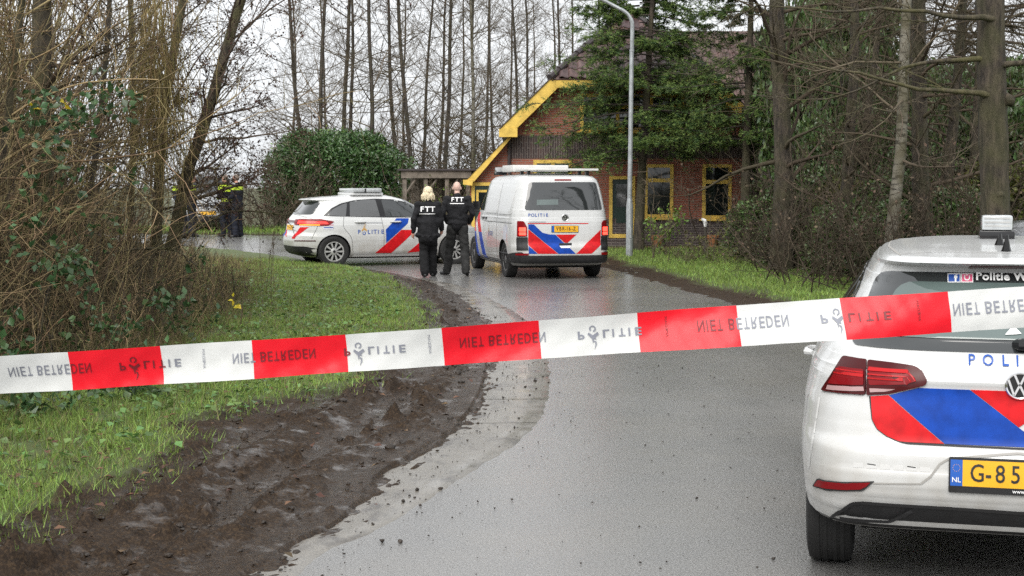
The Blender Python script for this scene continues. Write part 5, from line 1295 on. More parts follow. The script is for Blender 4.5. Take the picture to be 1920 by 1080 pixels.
def hand(wrist, d, curl=.5, side=1):
    """palm and five fingers from the wrist along d; returns chains"""
    w = Vector(wrist); d = Vector(d).normalized(); out = Vector((side, 0, 0)); out = (out - d * out.dot(d)).normalized(); n = d.cross(out).normalized()
    if n.y < 0: n = -n
    P = [('c', [tuple(w), tuple(w + d * .05), tuple(w + d * .085)], [.027, .034, .033])]
    for k, (o, L) in enumerate(((-.028, .070), (-.010, .082), (.009, .078), (.026, .062))):
        a = w + d * .085 + n * o; b = a + (d * (1 - curl * .3) + out * -curl * .3) * L * .5; c = b + (d * (1 - curl) - out * curl * .8) * L * .5
        P.append(('c', [tuple(a), tuple(b), tuple(c)], [.0098, .0092, .0085]))
    a = w + d * .03 + n * .022; P.append(('c', [tuple(a), tuple(a + n * .028 + d * .025), tuple(a + n * .036 + d * .058)], [.013, .011, .0095]))
    return P
def person(label, loc, rz, H, J, jackmat, trmat, hair, jack_low, vox=.011, group=None, female=False, skin=M_SKIN, hivis=False, cap=None, seed=1, jw=1.0):
    """J: joints (x right, y forward, z up) for a person facing +y"""
    e = thing('person', label, 'person', loc, rz, group)
    hc = Vector(J['head']); nk = Vector(J['neck']); ch, pv = Vector(J['chest']), Vector(J['pelvis'])
    f = Vector(J.get('face', (0, 1, 0))).normalized(); rt = Vector((f.y, -f.x, 0)).normalized()
    def hp_(a, b, c): return tuple(hc + rt * a + f * b + Vector((0, 0, c)))
    body = [('e', hc + Vector((0, 0, .025)), (.076, .094, .105)), ('e', Vector(hp_(0, .03, -.05)), (.058, .07, .065)), ('c', [tuple(nk - Vector((0, 0, .06))), tuple(nk), hp_(0, -.012, -.06)], [.062, .054, .052]),
            ('c', [hp_(0, .088, .012), hp_(0, .108, -.022)], [.011, .015]), ('e', Vector(hp_(-.078, -.005, -.005)), (.014, .022, .032)), ('e', Vector(hp_(.078, -.005, -.005)), (.014, .022, .032)),
            ('e', Vector(hp_(0, .085, -.058)), (.024, .014, .008)), ('e', Vector(hp_(0, .068, -.10)), (.03, .022, .02)), ('e', Vector(hp_(0, .078, .035)), (.05, .016, .012)),
            ('c', [tuple(pv), tuple((pv + ch) / 2), tuple(ch), tuple(nk - Vector((0, 0, .05)))], [.11, .10, .11, .06])]
    for s in ('L', 'R'):
        sh, el, wr, hd = J['sh' + s], J['el' + s], J['wr' + s], J['hd' + s]; hi, kn, an = J['hip' + s], J['kn' + s], J['an' + s]
        body += [('c', [tuple(ch + Vector((0, 0, .05))), sh, el, wr], [.07, .048, .038, .026]), ('c', [tuple(pv), hi, kn, an], [.09, .075, .05, .036])]
        body += hand(wr, Vector(hd) - Vector(wr), J.get('curl', .5), -1 if s == 'L' else 1)
    bo = blob('body', body, vox * .82, skin, e, 2)
    for s in (-1, 1):
        m = MB(); V = icoV2 * np.array((.012, .012, .010)) + np.array(hp_(s * .031, .083, .014)); m.add(V, icoF2); m.build('eye', M_INK, e, smooth=True)
    sw = .92 if female else 1.0
    jk = [('c', [tuple(pv + Vector((0, 0, jack_low))), tuple(pv + Vector((0, 0, .12))), tuple(ch), tuple(ch + Vector((0, 0, .11)))], [.165 * jw, .155 * jw, .165 * sw, .115]),
          ('e', pv + Vector((0, 0, jack_low + .02)), (.215 * jw, .16 * jw, .08)), ('e', ch + Vector((0, 0, -.02)), (.235 * sw, .15, .20)), ('e', ch + Vector((0, 0, -.20)), (.215 * jw, .15, .16)), ('e', ch + Vector((0, 0, .13)), (.19 * sw, .10, .07)), ('c', [tuple(nk - Vector((0, 0, .07))), tuple(nk - Vector((0, .012, .02)))], [.082, .070])]
    for s in ('L', 'R'):
        sh, el, wr = J['sh' + s], J['el' + s], J['wr' + s]; jk.append(('c', [tuple(ch + Vector((0, 0, .10))), sh, el, tuple(Vector(wr) * .96 + Vector(el) * .04)], [.095, .080, .062, .047]))
    jo = blob('jacket', jk, vox, [jackmat] if not hivis else [jackmat, M_HIVIS], e, 5, .010, seed)
    tr = [('e', pv, (.175 * (1 if not female else 1.03), .125, .13))]
    for s in ('L', 'R'):
        hi, kn, an = J['hip' + s], J['kn' + s], J['an' + s]; tr.append(('c', [tuple(pv), hi, kn, tuple(Vector(an) + Vector((0, 0, -.02)))], [.12, .115, .092, .082]))
    blob('trousers', tr, vox, trmat, e, 4, .010, seed + 9)
    for s in ('L', 'R'):
        an = Vector(J['an' + s]); t = Vector(J.get('toe' + s, (0, 1, 0))).normalized(); p = J.get('pit' + s, 0.)
        he, ba, to = an + Vector((0, 0, -.055)) - t * .045, an + t * .09 + Vector((0, 0, -.062 + p * .5)), an + t * .17 + Vector((0, 0, -.066 + p))
        blob('shoe', [('c', [tuple(an + Vector((0, 0, .02))), tuple(an + Vector((0, 0, -.04))), tuple(he)], [.048, .046, .036]), ('c', [tuple(he), tuple(ba), tuple(to)], [.036, .040, .030])], .009, M_SHOE, e, 2)
    if hair == 'bob':
        hh = [('e', hc + Vector((0, -.012, .045)), (.098, .112, .105)), ('e', Vector(hp_(0, -.055, -.04)), (.088, .062, .11))]
        rr = random.Random(3)
        for k in range(46):
            a = rr.uniform(0, 2 * math.pi); rad = .085; x, y = math.cos(a) * rad, math.sin(a) * rad
            if y > .045: continue
            top = Vector(hp_(x * .8, y * .85, rr.uniform(-.02, .06))); lo = Vector(hp_(x * 1.25 + rr.uniform(-.02, .02), y * 1.2 - .012, rr.uniform(-.135, -.07)))
            hh.append(('c', [tuple(top), tuple((top + lo) / 2 + Vector((x, y, 0)) * .25), tuple(lo)], [.024, .02, .008]))
        blob('hair', hh, .0065, M_BLOND, e, 1)
    elif hair == 'crop':
        blob('hair', [('e', hc + Vector((0, -.012, .036)) - f * .012, (.080, .096, .102))], .008, M_GREYH, e, 1)
    return e, jo, bo
def on_back(e, jo, items):
    bm = bmesh.new(); bm.from_mesh(jo.data); bv = BVHTree.FromBMesh(bm); bm.free()
    def pr(x, z, off=.016):
        h = bv.ray_cast(Vector((x, -2, z)), Vector((0, 1, 0)))
        return (h[0] + Vector((0, -off, 0))) if h[0] else Vector((x, -.1, z))
    for kind, x, z, a, b in items:
        if kind == 'text':
            for k, ch in enumerate(a):
                V, F = text_mesh(ch, b, .02); obj('letter', [pr(x + (k - (len(a) - 1) / 2) * b * .74 + p[0] * 1.15, z + p[1]) for p in V], F, M_WPRINT, e)
        else:
            n = 14; V = []
            for i in range(n + 1):
                u = x - a / 2 + a * i / n; V += [pr(u, z - b / 2), pr(u, z + b / 2)]
            obj('printed_line', V, [(2 * i, 2 * i + 2, 2 * i + 3, 2 * i + 1) for i in range(n)], M_WPRINT, e)

# walking pair, seen from behind (they face away, +y)
wp_ = ground(803, 519)
JW = dict(head=(-.0, .03, 1.585), neck=(0, 0, 1.46), chest=(0, 0, 1.24), pelvis=(.0, 0, .93), shL=(-.185, 0, 1.375), shR=(.185, 0, 1.375), elL=(-.265, -.06, 1.10), elR=(.245, .02, 1.09), wrL=(-.285, -.02, .86), wrR=(.255, .16, .90), hdL=(-.29, .0, .78), hdR=(.25, .21, .83),
          hipL=(-.085, 0, .88), hipR=(.085, 0, .88), knL=(-.085, .02, .49), knR=(.075, .14, .50), anL=(-.06, -.20, .10), anR=(.085, .20, .09), toeL=(-.15, 1, 0), toeR=(.1, 1, 0), curl=.6)
pw, jo, _ = person('woman-length blond hair, black jacket lettered FTT and black trousers, walking away'.replace('woman-length blond hair, ', 'person with blond hair, '), wp_, R(2), 1.7, JW, M_JACK, M_TROU, 'bob', -.15, female=True, seed=3, jw=1.24)
on_back(pw, jo, [('text', -.01, 1.29, 'FTT', .135), ('bar', -.01, 1.205, .30, .014)])
mp_ = ground(858, 516)
JM = dict(head=(-.01, .035, 1.69), neck=(0, .0, 1.555), chest=(0, 0, 1.33), pelvis=(.0, 0, 1.0), shL=(-.205, 0, 1.475), shR=(.205, 0, 1.475), elL=(-.285, -.07, 1.20), elR=(.30, -.03, 1.21), wrL=(-.20, .14, 1.02), wrR=(.22, .14, 1.02), hdL=(-.14, .19, .98), hdR=(.16, .19, .98),
          hipL=(-.10, 0, .93), hipR=(.10, 0, .93), knL=(-.165, .15, .53), knR=(.145, -.02, .50), anL=(-.225, .20, .095), anR=(.175, -.22, .12), toeL=(-.75, .7, 0), toeR=(.15, 1, 0), pitR=-.03, curl=.7)
pm, jo, _ = person('bald person in black FTT jacket and charcoal trousers, walking away beside the van', mp_, R(-2), 1.82, JM, M_JACK, M_TROUG, None, .0, skin=M_SKINP, seed=7, jw=1.02)
on_back(pm, jo, [('text', .0, 1.47, 'FTT', .115), ('bar', .0, 1.395, .27, .014)])
# officers with yellow shoulders beyond the verge
JC = dict(head=(0, .05, 1.70), neck=(0, .0, 1.56), chest=(0, 0, 1.33), pelvis=(.0, 0, .99), shL=(-.21, 0, 1.47), shR=(.21, 0, 1.47), elL=(-.27, .02, 1.18), elR=(.27, .02, 1.18), wrL=(-.10, .24, 1.12), wrR=(.10, .24, 1.14), hdL=(-.03, .27, 1.12), hdR=(.03, .28, 1.14),
          hipL=(-.095, 0, .93), hipR=(.095, 0, .93), knL=(-.12, .03, .50), knR=(.12, .02, .50), anL=(-.14, -.01, .09), anR=(.14, -.02, .09), toeL=(-.3, 1, 0), toeR=(.3, 1, 0), curl=.8)
def hiv(jo, z0, z1, band=None):
    me = jo.data; n = len(me.polygons); c = np.empty(n * 3); me.polygons.foreach_get('center', c); c = c.reshape(-1, 3)
    y = (c[:, 2] > z0) & (c[:, 2] < z1)
    if band: y |= (c[:, 2] > band[0]) & (c[:, 2] < band[1])
    me.polygons.foreach_set('material_index', y.astype(np.int32)); me.update()
cop0 = None
for px, Y, rz, lab, hz, kw in ((446, 43.0, 70, 'bareheaded officer with yellow shoulder panels and dark trousers, farther from the silver van', (1.38, 1.50), {}),
                               (425, 43.6, 55, 'bareheaded officer with yellow shoulders and yellow hip band beside the silver van', (1.33, 1.53), dict(band=(1.03, 1.12))),
                               (360, 43.4, -60, 'officer with yellow shoulders standing behind twigs before the silver van', (1.36, 1.50), {}),
                               (339, 42.2, -35, 'officer in yellow-shouldered uniform mostly hidden by the thicket branches', (1.36, 1.50), {})):
    p = at(px, 445, Y); zz0 = float(gz(0, Y))
    if cop0 is None:
        pe, jo, _ = person(lab, (p.x, Y, zz0 + .01), R(rz), 1.8, JC, M_UNI, M_UNI, 'crop', -.04, vox=.018, group='police officers gathered by the silver van', hivis=True, seed=4); cop0 = pe
    else:
        pe = copy_tree(cop0); pe.location = (p.x, Y, zz0 + .01); pe.rotation_euler = (0, 0, R(rz)); pe['label'] = lab
        jo = [c for c in pe.children if c.name.startswith('jacket')][0]; jo.data = jo.data.copy()
    hiv(jo, *hz, **kw)

# ================================================================== POLICE TAPE
TY = 2.75
TOP = np.array([(-700, 708), (0, 667), (127, 660), (300, 649), (472, 638), (648, 627), (828, 614), (1010, 601.5), (1196, 588), (1383, 574), (1577, 560), (1776, 546.5), (1920, 537), (2700, 486)], float)
BOT = np.array([(-700, 782), (0, 741), (130, 734), (300, 722), (478, 710), (652, 697), (833, 686), (1015, 673), (1201, 661), (1390, 648), (1583, 635), (1782, 622), (1920, 613), (2700, 562)], float)
def tp(u, v, off=0.):   # u: column of the top edge in photo pixels; v: 0 top, 1 bottom
    slant = 5.5 * v; px = u + slant; y0, y1 = np.interp(u, TOP[:, 0], TOP[:, 1]), np.interp(px, BOT[:, 0], BOT[:, 1])
    p = at(px, y0 + (y1 - y0) * v, TY)
    dy = .010 * math.sin(u * .006 + v * 1.5) + .004 * math.sin(u * .021 + 2 * v) + .010 * math.sin((v - .5) * 2.6 + u * .002) + .0006 * math.sin(u * .085 + 9 * v) + .0004 * math.sin(u * .19 - 6 * v)
    return Vector((p.x, TY + dy - off, p.z))
def film(name, c, tr):
    nb = NB(name); N = nb.t.nodes; L = nb.t.links; nb.out(nb.mix(nb.noise(24, 4), tuple(q * .95 for q in c), c), .32, nb.bump(nb.noise(30, 3), .12, .01))
    t = nb.n('ShaderNodeBsdfTranslucent'); t.inputs['Color'].default_value = (*c, 1); ms = nb.n('ShaderNodeMixShader'); ms.inputs['Fac'].default_value = tr
    L.new(nb.b.outputs[0], ms.inputs[1]); L.new(t.outputs[0], ms.inputs[2]); L.new(ms.outputs[0], N['Material Output'].inputs['Surface']); return nb.m
M_TW, M_TR = film('white_tape_film', (.77, .78, .765), .35), film('red_tape_film', (.88, .010, .024), .35)
M_TG = mat('grey_tape_print', (.20, .21, .25), rough=.5); M_TD = mat('dark_red_tape_print', (.16, .004, .010), rough=.5)
tape = thing('police_tape', 'red and white barrier tape stretched across the road, printed upside down', 'barrier tape', (0, TY, 1.4)); tape.location = (0, 0, 0)
edges = [-700, -565, -395, -218, -48, 127, 299, 472, 648, 828, 1010, 1196, 1383, 1577, 1776, 1985, 2190, 2400, 2620]
for i, (a, b) in enumerate(zip(edges[:-1], edges[1:])):
    n, k = 40, 10; V = [tp(a + (b - a) * i_ / n, j / k) for i_ in range(n + 1) for j in range(k + 1)]
    red = i % 2 == 1
    obj('red_section' if red else 'white_section', V, grid_faces(n + 1, k + 1), M_TR if red else M_TW, tape, smooth=True)
REDS = [(a, b) for i, (a, b) in enumerate(zip(edges[:-1], edges[1:])) if i % 2 == 1]
def isred(u): return any(a <= u <= b for a, b in REDS)
def tape_letter(ch, uc, vc, h, wpx=None, rot=False, bold=.008):
    V, F = text_mesh(ch, 1.0, bold); V = V * h / .70
    if wpx: w = V[:, 0].max() - V[:, 0].min(); V[:, 0] *= wpx / max(w, 1e-6)
    out = []
    for a, b in V:
        if rot: a, b = b, -a
        out.append(tp(uc + a, vc + b / 73.0, .0016))
    obj('letter', out, F, M_TD if isred(uc) else M_TG, tape)
for u0, u1 in ((-412, -262), (10, 168), (432, 590), (858, 1022), (1305, 1478), (1780, 1962)):
    txt = 'NIET BETREDEN'; adv = [1.0, .45, .85, .85, .42, .95, .85, .85, .95, .85, .98, .85, 1.0]; tot = sum(adv); x = 0; sc = (u1 - u0) / tot
    for ch, a in zip(txt, adv):
        if ch != ' ': tape_letter(ch, u0 + (x + a / 2) * sc, .43, 15.5 * sc / 12.0, (a - .22) * sc if ch != 'I' else 2.4)
        x += a
for u0, u1 in ((-200, -88), (220, 332), (643, 756), (1082, 1200), (1537, 1662)):
    W = u1 - u0
    for ch, t in zip('PLITIE', (.04, .44, .56, .70, .82, .96)): tape_letter(ch, u0 + W * t, .46, 14.5, W * .105 if ch != 'I' else 3.2, bold=.025)
    uc = u0 + W * .235
    for nm, polys in (('flame_ring', RINGQ), ('flame_logo', FLAME)):
        Vs, Fs = [], []
        for p in polys:
            o_ = len(Vs)
            for a, b in p:
                Vs.append(tp(uc + a * 40 * .95, .40 + (b * 36) / 73.0, .0016))
            Fs.append(tuple(range(o_, o_ + len(p))))
        obj(nm, Vs, Fs, M_TD if isred(uc) else M_TG, tape)
for uc in (378, 803, 1249, 1716):
    for k, ch in enumerate('AMEDAM'): tape_letter(ch, uc, .62 - k * .085, 5.0, 5.2, True, 0.)
# wooden stakes the tape is tied to, just outside the picture on both sides
for u, lab in ((-690, 'wooden stake holding the tape end by the thicket'), (2610, 'wooden stake holding the tape end by the police hatchback')):
    p = tp(u, .5); st_ = thing('wooden_stake', lab, 'stake', (p.x, TY + .03, 0), group='stakes holding the tape')
    b = MB(); b.box(-.022, .022, -.018, .022, -.2, p.z + .14); b.build('post', M_WOODG, st_, bevel=.004)
# ================================================================== VEGETATION
def walk(P0, D0, L, n, wob=.15, up=0., sweep=None):
    d = unit(np.asarray(D0, float)); P = [np.asarray(P0, float)]; N = len(d); L = np.broadcast_to(np.asarray(L, float), (N,)); st = (L / (n - 1))[:, None]
    upv = np.broadcast_to(np.asarray(up, float), (N,))[:, None] * np.array([0, 0, 1.])
    for i in range(n - 1):
        d = unit(d + rng.normal(0, wob, (N, 3)) + upv); P.append(P[-1] + d * st)
    return np.stack(P, 1)
def tubes(P, r0, r1, sides=3, pw=1.0):
    N, n, _ = P.shape; T = unit(np.gradient(P, axis=1)); ref = np.array([.31, .52, .79]); ref2 = np.array([.83, -.5, .1])
    u = np.cross(T, ref); bad = np.linalg.norm(u, axis=-1, keepdims=True) < .2; u = unit(np.where(bad, np.cross(T, ref2), u)); w = np.cross(T, u)
    t = np.linspace(0, 1, n) ** pw; r0 = np.broadcast_to(np.asarray(r0, float), (N,)); r1 = np.broadcast_to(np.asarray(r1, float), (N,)); r = r0[:, None] + (r1 - r0)[:, None] * t
    a = np.arange(sides) * 2 * np.pi / sides
    V = P[:, :, None, :] + r[:, :, None, None] * (u[:, :, None, :] * np.cos(a)[None, None, :, None] + w[:, :, None, :] * np.sin(a)[None, None, :, None])
    i = np.arange(N * n * sides).reshape(N, n, sides)
    F = np.stack([i[:, :-1], np.roll(i[:, :-1], -1, 2), np.roll(i[:, 1:], -1, 2), i[:, 1:]], -1).reshape(-1, 4)
    return V.reshape(-1, 3), F
def spawn(P, L, k, t0=.2, t1=1., ang=55, sd=15, lr=.5, lsd=.25, tfall=.5, r0=None, r1=None, rr=.6):
    N, n, _ = P.shape; idx = np.repeat(np.arange(N), k); M = len(idx); t = rng.uniform(t0, t1, M); f = t * (n - 1); i = np.minimum(f.astype(int), n - 2); q = (f - i)[:, None]
    pos = P[idx, i] * (1 - q) + P[idx, i + 1] * q; tan = unit(P[idx, i + 1] - P[idx, i]); per = unit(np.cross(tan, rng.normal(size=(M, 3))))
    a = np.radians(rng.normal(ang, sd, M))[:, None]; d = tan * np.cos(a) + per * np.sin(a)
    Lc = np.broadcast_to(np.asarray(L, float), (N,))[idx] * lr * np.exp(rng.normal(0, lsd, M)) * (1 - tfall * t)
    rad = None
    if r0 is not None:
        a0 = np.broadcast_to(np.asarray(r0, float), (N,))[idx]; a1 = np.broadcast_to(np.asarray(r1, float), (N,))[idx]; rad = (a0 + (a1 - a0) * t) * rr
    return pos, d, Lc, rad
class Geo:
    def __init__(s): s.V = []; s.F = []; s.n = 0
    def add(s, V, F): s.V.append(V); s.F.append(F + s.n); s.n += len(V); return s
    def mesh(s, name, m, smooth=True):
        F = s.F; k = max(f.shape[1] for f in F)
        if any(f.shape[1] != k for f in F):
            F = [f if f.shape[1] == 3 else np.concatenate([f[:, [0, 1, 2]], f[:, [0, 2, 3]]]) for f in F]
        return mesh_data(name, np.concatenate(s.V), np.concatenate(F), m, smooth=smooth)
def bark(name, c1, c2, moss=(.06, .075, .02), mossy=.4, scale=6):
    nb = NB(name); v = nb.scaled(1, 1, .22)
    c = nb.mix(nb.ramp(nb.noise(scale * 2.2, 6, .75, v), .42, .60), tuple(q * .7 for q in c1), c2); c = nb.mix(nb.math('MULTIPLY', nb.ramp(nb.noise(2.2, 5), .42, .62), mossy), c, moss)
    nb.out(c, .85, nb.bump(nb.noise(scale * 2.2, 6, .75, v), 1.0, .05)); return nb.m
M_BARK = bark('alder_bark', (.034, .027, .022), (.085, .069, .056), (.05, .05, .018), mossy=.4)
M_BARKM = bark('mossy_bark', (.045, .036, .024), (.11, .09, .058), (.085, .082, .022), .65)
M_BARKD = bark('oak_bark', (.028, .021, .015), (.080, .062, .044), (.055, .055, .018), .55, 5)
M_TWIG = mat('fine_twig', (.115, .094, .066), rough=.8, spec=.2, island=.4)
M_TWIGR = mat('reddish_twig', (.11, .085, .065), rough=.8, spec=.2, island=.35)
nb = NB('birch_bark'); v_ = nb.scaled(1, 1, 3.0)
c = nb.mix(nb.ramp(nb.noise(4, 5, .6, v_), .52, .60), (.20, .185, .15), (.03, .026, .022)); c = nb.mix(nb.math('MULTIPLY', nb.ramp(nb.noise(2, 4), .38, .6), .75), c, (.075, .065, .03)); nb.out(c, .75, nb.bump(nb.noise(30, 4), .4, .01)); M_BIRCH = nb.m

def trunk_geo(P, r0, r1, sides=10, flare=1.35):
    n = P.shape[1]; V, F = tubes(P, r0, r1, sides)
    V = V.reshape(n, sides, 3); c = P[0][:, None, :]; t = np.linspace(0, 1, n)[:, None, None]
    V = c + (V - c) * (1 + (flare - 1) * np.exp(-t * n * .9)) * (1 + .10 * (vnoise(V[..., 2] * 3, np.arange(sides)[None] * 1.7 + V[..., 2] * .3, 9)[..., None] - .5))
    return V.reshape(-1, 3), F
def make_tree(h, r, nb_, lean=(0, 0), ang=70, lr=.16, wob=.03, tw=(6, 7), t0=.18, up=.06, leaves=0, leafm=None, sub_up=.05, trunkm=None, twigm=None, cones=0, thick=1.0, blen=None):
    """returns (trunk mesh, crown mesh, leaf mesh or None)"""
    tp_ = walk(np.zeros((1, 3)) + [0, 0, -.15], np.array([[lean[0], lean[1], 1.]]), h, 16, wob, .06)
    tg = Geo(); tg.add(*trunk_geo(tp_, r, r * .28, 10))
    pos, d, L, rad = spawn(tp_, h, nb_, t0, .97, ang, 14, lr, .3, .45, r, r * .28, .30)
    if blen is not None: L = L * blen(pos[:, 2])
    b1 = walk(pos, d, L, 7, .13, up); g = Geo(); r1_ = np.minimum(rad, .05 * thick); g.add(*tubes(b1, r1_, .006, 5 if thick > 1 else 4))
    pos, d, L2, rad = spawn(b1, L, tw[0], .15, 1, 48, 16, .46, .3, .4, r1_, .006, .55); b2 = walk(pos, d, L2, 5, .16, sub_up); g.add(*tubes(b2, np.clip(rad, .004, .02), .0035, 3))
    pos, d, L3, rad = spawn(b2, L2, tw[1], .1, 1, 45, 18, .5, .3, .3); b3 = walk(pos, d, np.maximum(L3, .08), 4, .2, sub_up); g.add(*tubes(b3, .0042, .0025, 3))
    lm = None
    if leaves or cones:
        k = leaves or cones; ii = rng.integers(0, len(b3), k); jj = rng.integers(1, 4, k); P = b3[ii, jj] + rng.normal(0, .015, (k, 3))
        V, F = leaf_cards(P, rng.uniform(.025, .055, k) if leaves else rng.uniform(.02, .035, k), .1, .7)
        lm = mesh_data('leaves', V, F, leafm)
    return tg.mesh('trunk', trunkm or M_BARK), g.mesh('crown', twigm or M_TWIG), lm
def put_tree(name, label, meshes, loc, rz=0., s=1., tilt=(0, 0), group=None, cat='tree', names=('trunk', 'crown', 'leaves')):
    o = thing(name, label, cat, loc, rz, group); o.scale = (s, s, s); o.rotation_euler = (tilt[0], tilt[1], rz)
    for nm, me in zip(names, meshes):
        if me is not None: link(nm, me, o)
    return o

# ------------------------------------------------------------------ bare alders behind the bend
M_CONE = mat('dead_leaf_and_cone', (.075, .048, .040), rough=.8, island=.5, spec=.2)
AL = [make_tree(17, .098, 64, ang=66, lr=.15, tw=(5, 6), cones=700, leafm=M_CONE, t0=.12) for _ in range(3)]
LADDER = make_tree(15, .10, 50, ang=60, lr=.17, tw=(6, 6), t0=.15, trunkm=M_BIRCH)
spots = [(576, 66, 0), (596, 58, 2.2), (640, 62, -4.5), (655, 60, 0), (700, 57, 3.2), (743, 62, 1.6), (776, 60, .8), (791, 68, 3.5), (822, 72, 0), (832, 64, .5), (884, 70, -1), (905, 84, 0), (932, 80, 0), (972, 74, 1), (993, 78, 0), (1020, 88, .5), (1048, 72, -.6), (1085, 84, .4), (855, 90, 1), (758, 92, -.5), (618, 96, .5), (545, 84, .6), (1128, 86, 0), (950, 100, 0), (1010, 105, .4)]
WORDS = ['slim', 'forked-looking', 'leaning', 'straight', 'thin', 'tall', 'knotty']
for i, (px, Y, ln) in enumerate(spots):
    p = at(px, 400, Y); z = float(gz(0, Y))
    fa = 'thin far bare alder' if Y > 80 else ('leaning bare alder' if abs(ln) > 2 else 'tall straight bare alder')
    wh = 'rising behind the laurel bush' if px < 680 else ('rising behind the carport' if px < 880 else 'rising behind the tiled roof of the farmhouse')
    put_tree('alder_tree', fa + ' ' + wh, AL[i % 3], (p.x, Y, z), rng.uniform(0, 6.28), rng.uniform(.9, 1.12), (0, R(ln)), '%s, %s' % (fa, wh))
p = at(890, 400, 63); put_tree('birch_tree', 'pale crooked birch leaning left in front of the dark alders beside the farmhouse', LADDER, (p.x, 63, .24), 1.0, .95, (0, R(-8)))

# ------------------------------------------------------------------ laurel bush
def leafy(name, label, c, rad, n, size, leafm, core, loc, group=None, cat='bush', shoots=0, asp=.42, stems=14, shell=(.72, 1.02), shootm=None, flat=.25, seed=1):
    o = thing(name, label, cat, loc, 0, group); c, rad = np.array(c), np.array(rad)
    d = unit(rng.normal(size=(n, 3))); d[:, 2] = np.where(d[:, 2] < -.75, -d[:, 2], d[:, 2])
    bump_ = .80 + .42 * fbm(d[:, 0] * 3.1 + 5 * seed, d[:, 1] * 3.1 + d[:, 2] * 3.3, 3, seed); q = rng.uniform(0, 1, n) ** .5; s = (shell[0] + (shell[1] - shell[0]) * q) * bump_
    ex = np.sign(d) * np.abs(d) ** .8; P = c + ex * rad * s[:, None]; k = P[:, 2] > .03; P = P[k]; dd = d[k]; n = len(P)
    dirs = dd * .8 + rng.normal(0, .7, (n, 3)) + [0, 0, -.1]; V, F = leaf_cards(P, size * rng.uniform(.7, 1.3, n), flat, asp, .3, dirs=dirs)
    link('foliage', mesh_data('foliage', V, F, leafm), o)
    P0 = np.zeros((stems, 3)) + rng.normal(0, .12, (stems, 3)) * [1, 1, 0] * rad.max(); b = walk(P0, np.c_[rng.normal(0, .45, (stems, 2)), np.ones(stems)], rad[2] * 1.6, 7, .15, .02); g = Geo(); g.add(*tubes(b, .04, .012, 5))
    pos, dr, L, _ = spawn(b, rad[2] * 1.6, 9, .2, 1, 55, 18, .45); b2 = walk(pos, dr, L, 5, .2, .05); g.add(*tubes(b2, .014, .004, 3)); link('stems', g.mesh('stems', core), o)
    if shoots:
        u = rng.uniform(-.8, .8, shoots); P0 = np.c_[c[0] + u * rad[0], c[1] + rng.uniform(-.3, .3, shoots) * rad[1], c[2] + rad[2] * np.sqrt(np.maximum(0, 1 - u * u)) * .75]
        st_ = walk(P0, np.c_[rng.normal(0, .2, (shoots, 2)), np.ones(shoots)], rng.uniform(.4, .8, shoots), 6, .1, .05); k = 9; ii = np.repeat(np.arange(shoots), k); jj = rng.integers(2, 6, shoots * k)
        V, F = leaf_cards(st_[ii, jj], rng.uniform(.09, .16, shoots * k), .3, .4); link('young_shoots', mesh_data('young_shoots', V, F, shootm or M_LIME), o)['kind'] = 'stuff'
    return o
M_LAUREL = mat('laurel_leaf', (.052, .108, .030), rough=.28, spec=.6, island=.5, trans=.12)
M_LIME = mat('young_laurel_leaf', (.16, .27, .045), rough=.4, spec=.4, island=.4, trans=.3)
M_STEMD = mat('dark_stem', (.05, .04, .032), rough=.9, var=.3)
HYd = 50.0; c0 = at(640, 345, HYd); gzh = float(gz(0, HYd))
leafy('laurel_bush', 'big rounded dark green laurel bush behind the side-on police car', (0, 0, 1.62), (2.42, 1.7, 1.62), 42000, .125, M_LAUREL, M_STEMD, (c0.x - .25, HYd, gzh), shoots=26, shell=(.38, 1.02))
# brown twiggy bush fronting its left half
def twig_bush(name, label, loc, n, h, spread, m, leafn=0, leafm=None, group=None, leafsize=.05, sub=7, r=.012, cat='shrub', up=.03, lean=.45):
    o = thing(name, label, cat, loc, 0, group)
    P0 = np.c_[rng.normal(0, spread * .35, (n, 2)), np.full(n, -.1)]; b = walk(P0, np.c_[rng.normal(0, lean, (n, 2)), np.ones(n)], h * rng.uniform(.6, 1.1, n), 8, .12, up); g = Geo(); g.add(*tubes(b, r, .004, 4))
    pos, d, L, _ = spawn(b, h, sub, .15, 1, 45, 18, .34); b2 = walk(pos, d, L, 5, .2, .03); g.add(*tubes(b2, r * .45, .0025, 3))
    pos, d, L, _ = spawn(b2, L, 4, .2, 1, 45, 18, .5); b3 = walk(pos, d, L, 4, .22, .0); g.add(*tubes(b3, .004, .002, 3))
    link('stems', g.mesh('stems', m), o)
    if leafn:
        ii = rng.integers(0, len(b3), leafn); jj = rng.integers(1, 4, leafn); V, F = leaf_cards(b3[ii, jj], leafsize * rng.uniform(.6, 1.4, leafn), .2, .65); link('leaves', mesh_data('leaves', V, F, leafm), o)
    return o
M_DEADL = mat('withered_leaf', (.10, .07, .045), rough=.8, island=.5, trans=.15)
q = at(545, 400, 48.2); twig_bush('twiggy_shrub', 'brown bare twiggy shrub grown into the left side of the laurel bush', (q.x, 48.2, float(gz(0, 48))), 60, 3.0, 2.2, M_TWIG, 1800, M_DEADL, leafsize=.06, r=.014)
for px, Y, h, lab in ((835, 42.6, 2.2, 'bare shrub with a few yellow-green leaves before the dark carport opening'), (468, 46.5, 1.5, 'low twiggy shrub at the road edge right of the officers'), (775, 44.2, 2.6, 'bare grey shrub between the laurel bush and the carport')):
    q = at(px, 440, Y); twig_bush('bare_shrub', lab, (q.x, Y, float(gz(0, Y))), 18, h, 1.0, M_TWIG, 260, M_LIME if px == 835 else M_DEADL, leafsize=.06, r=.012)

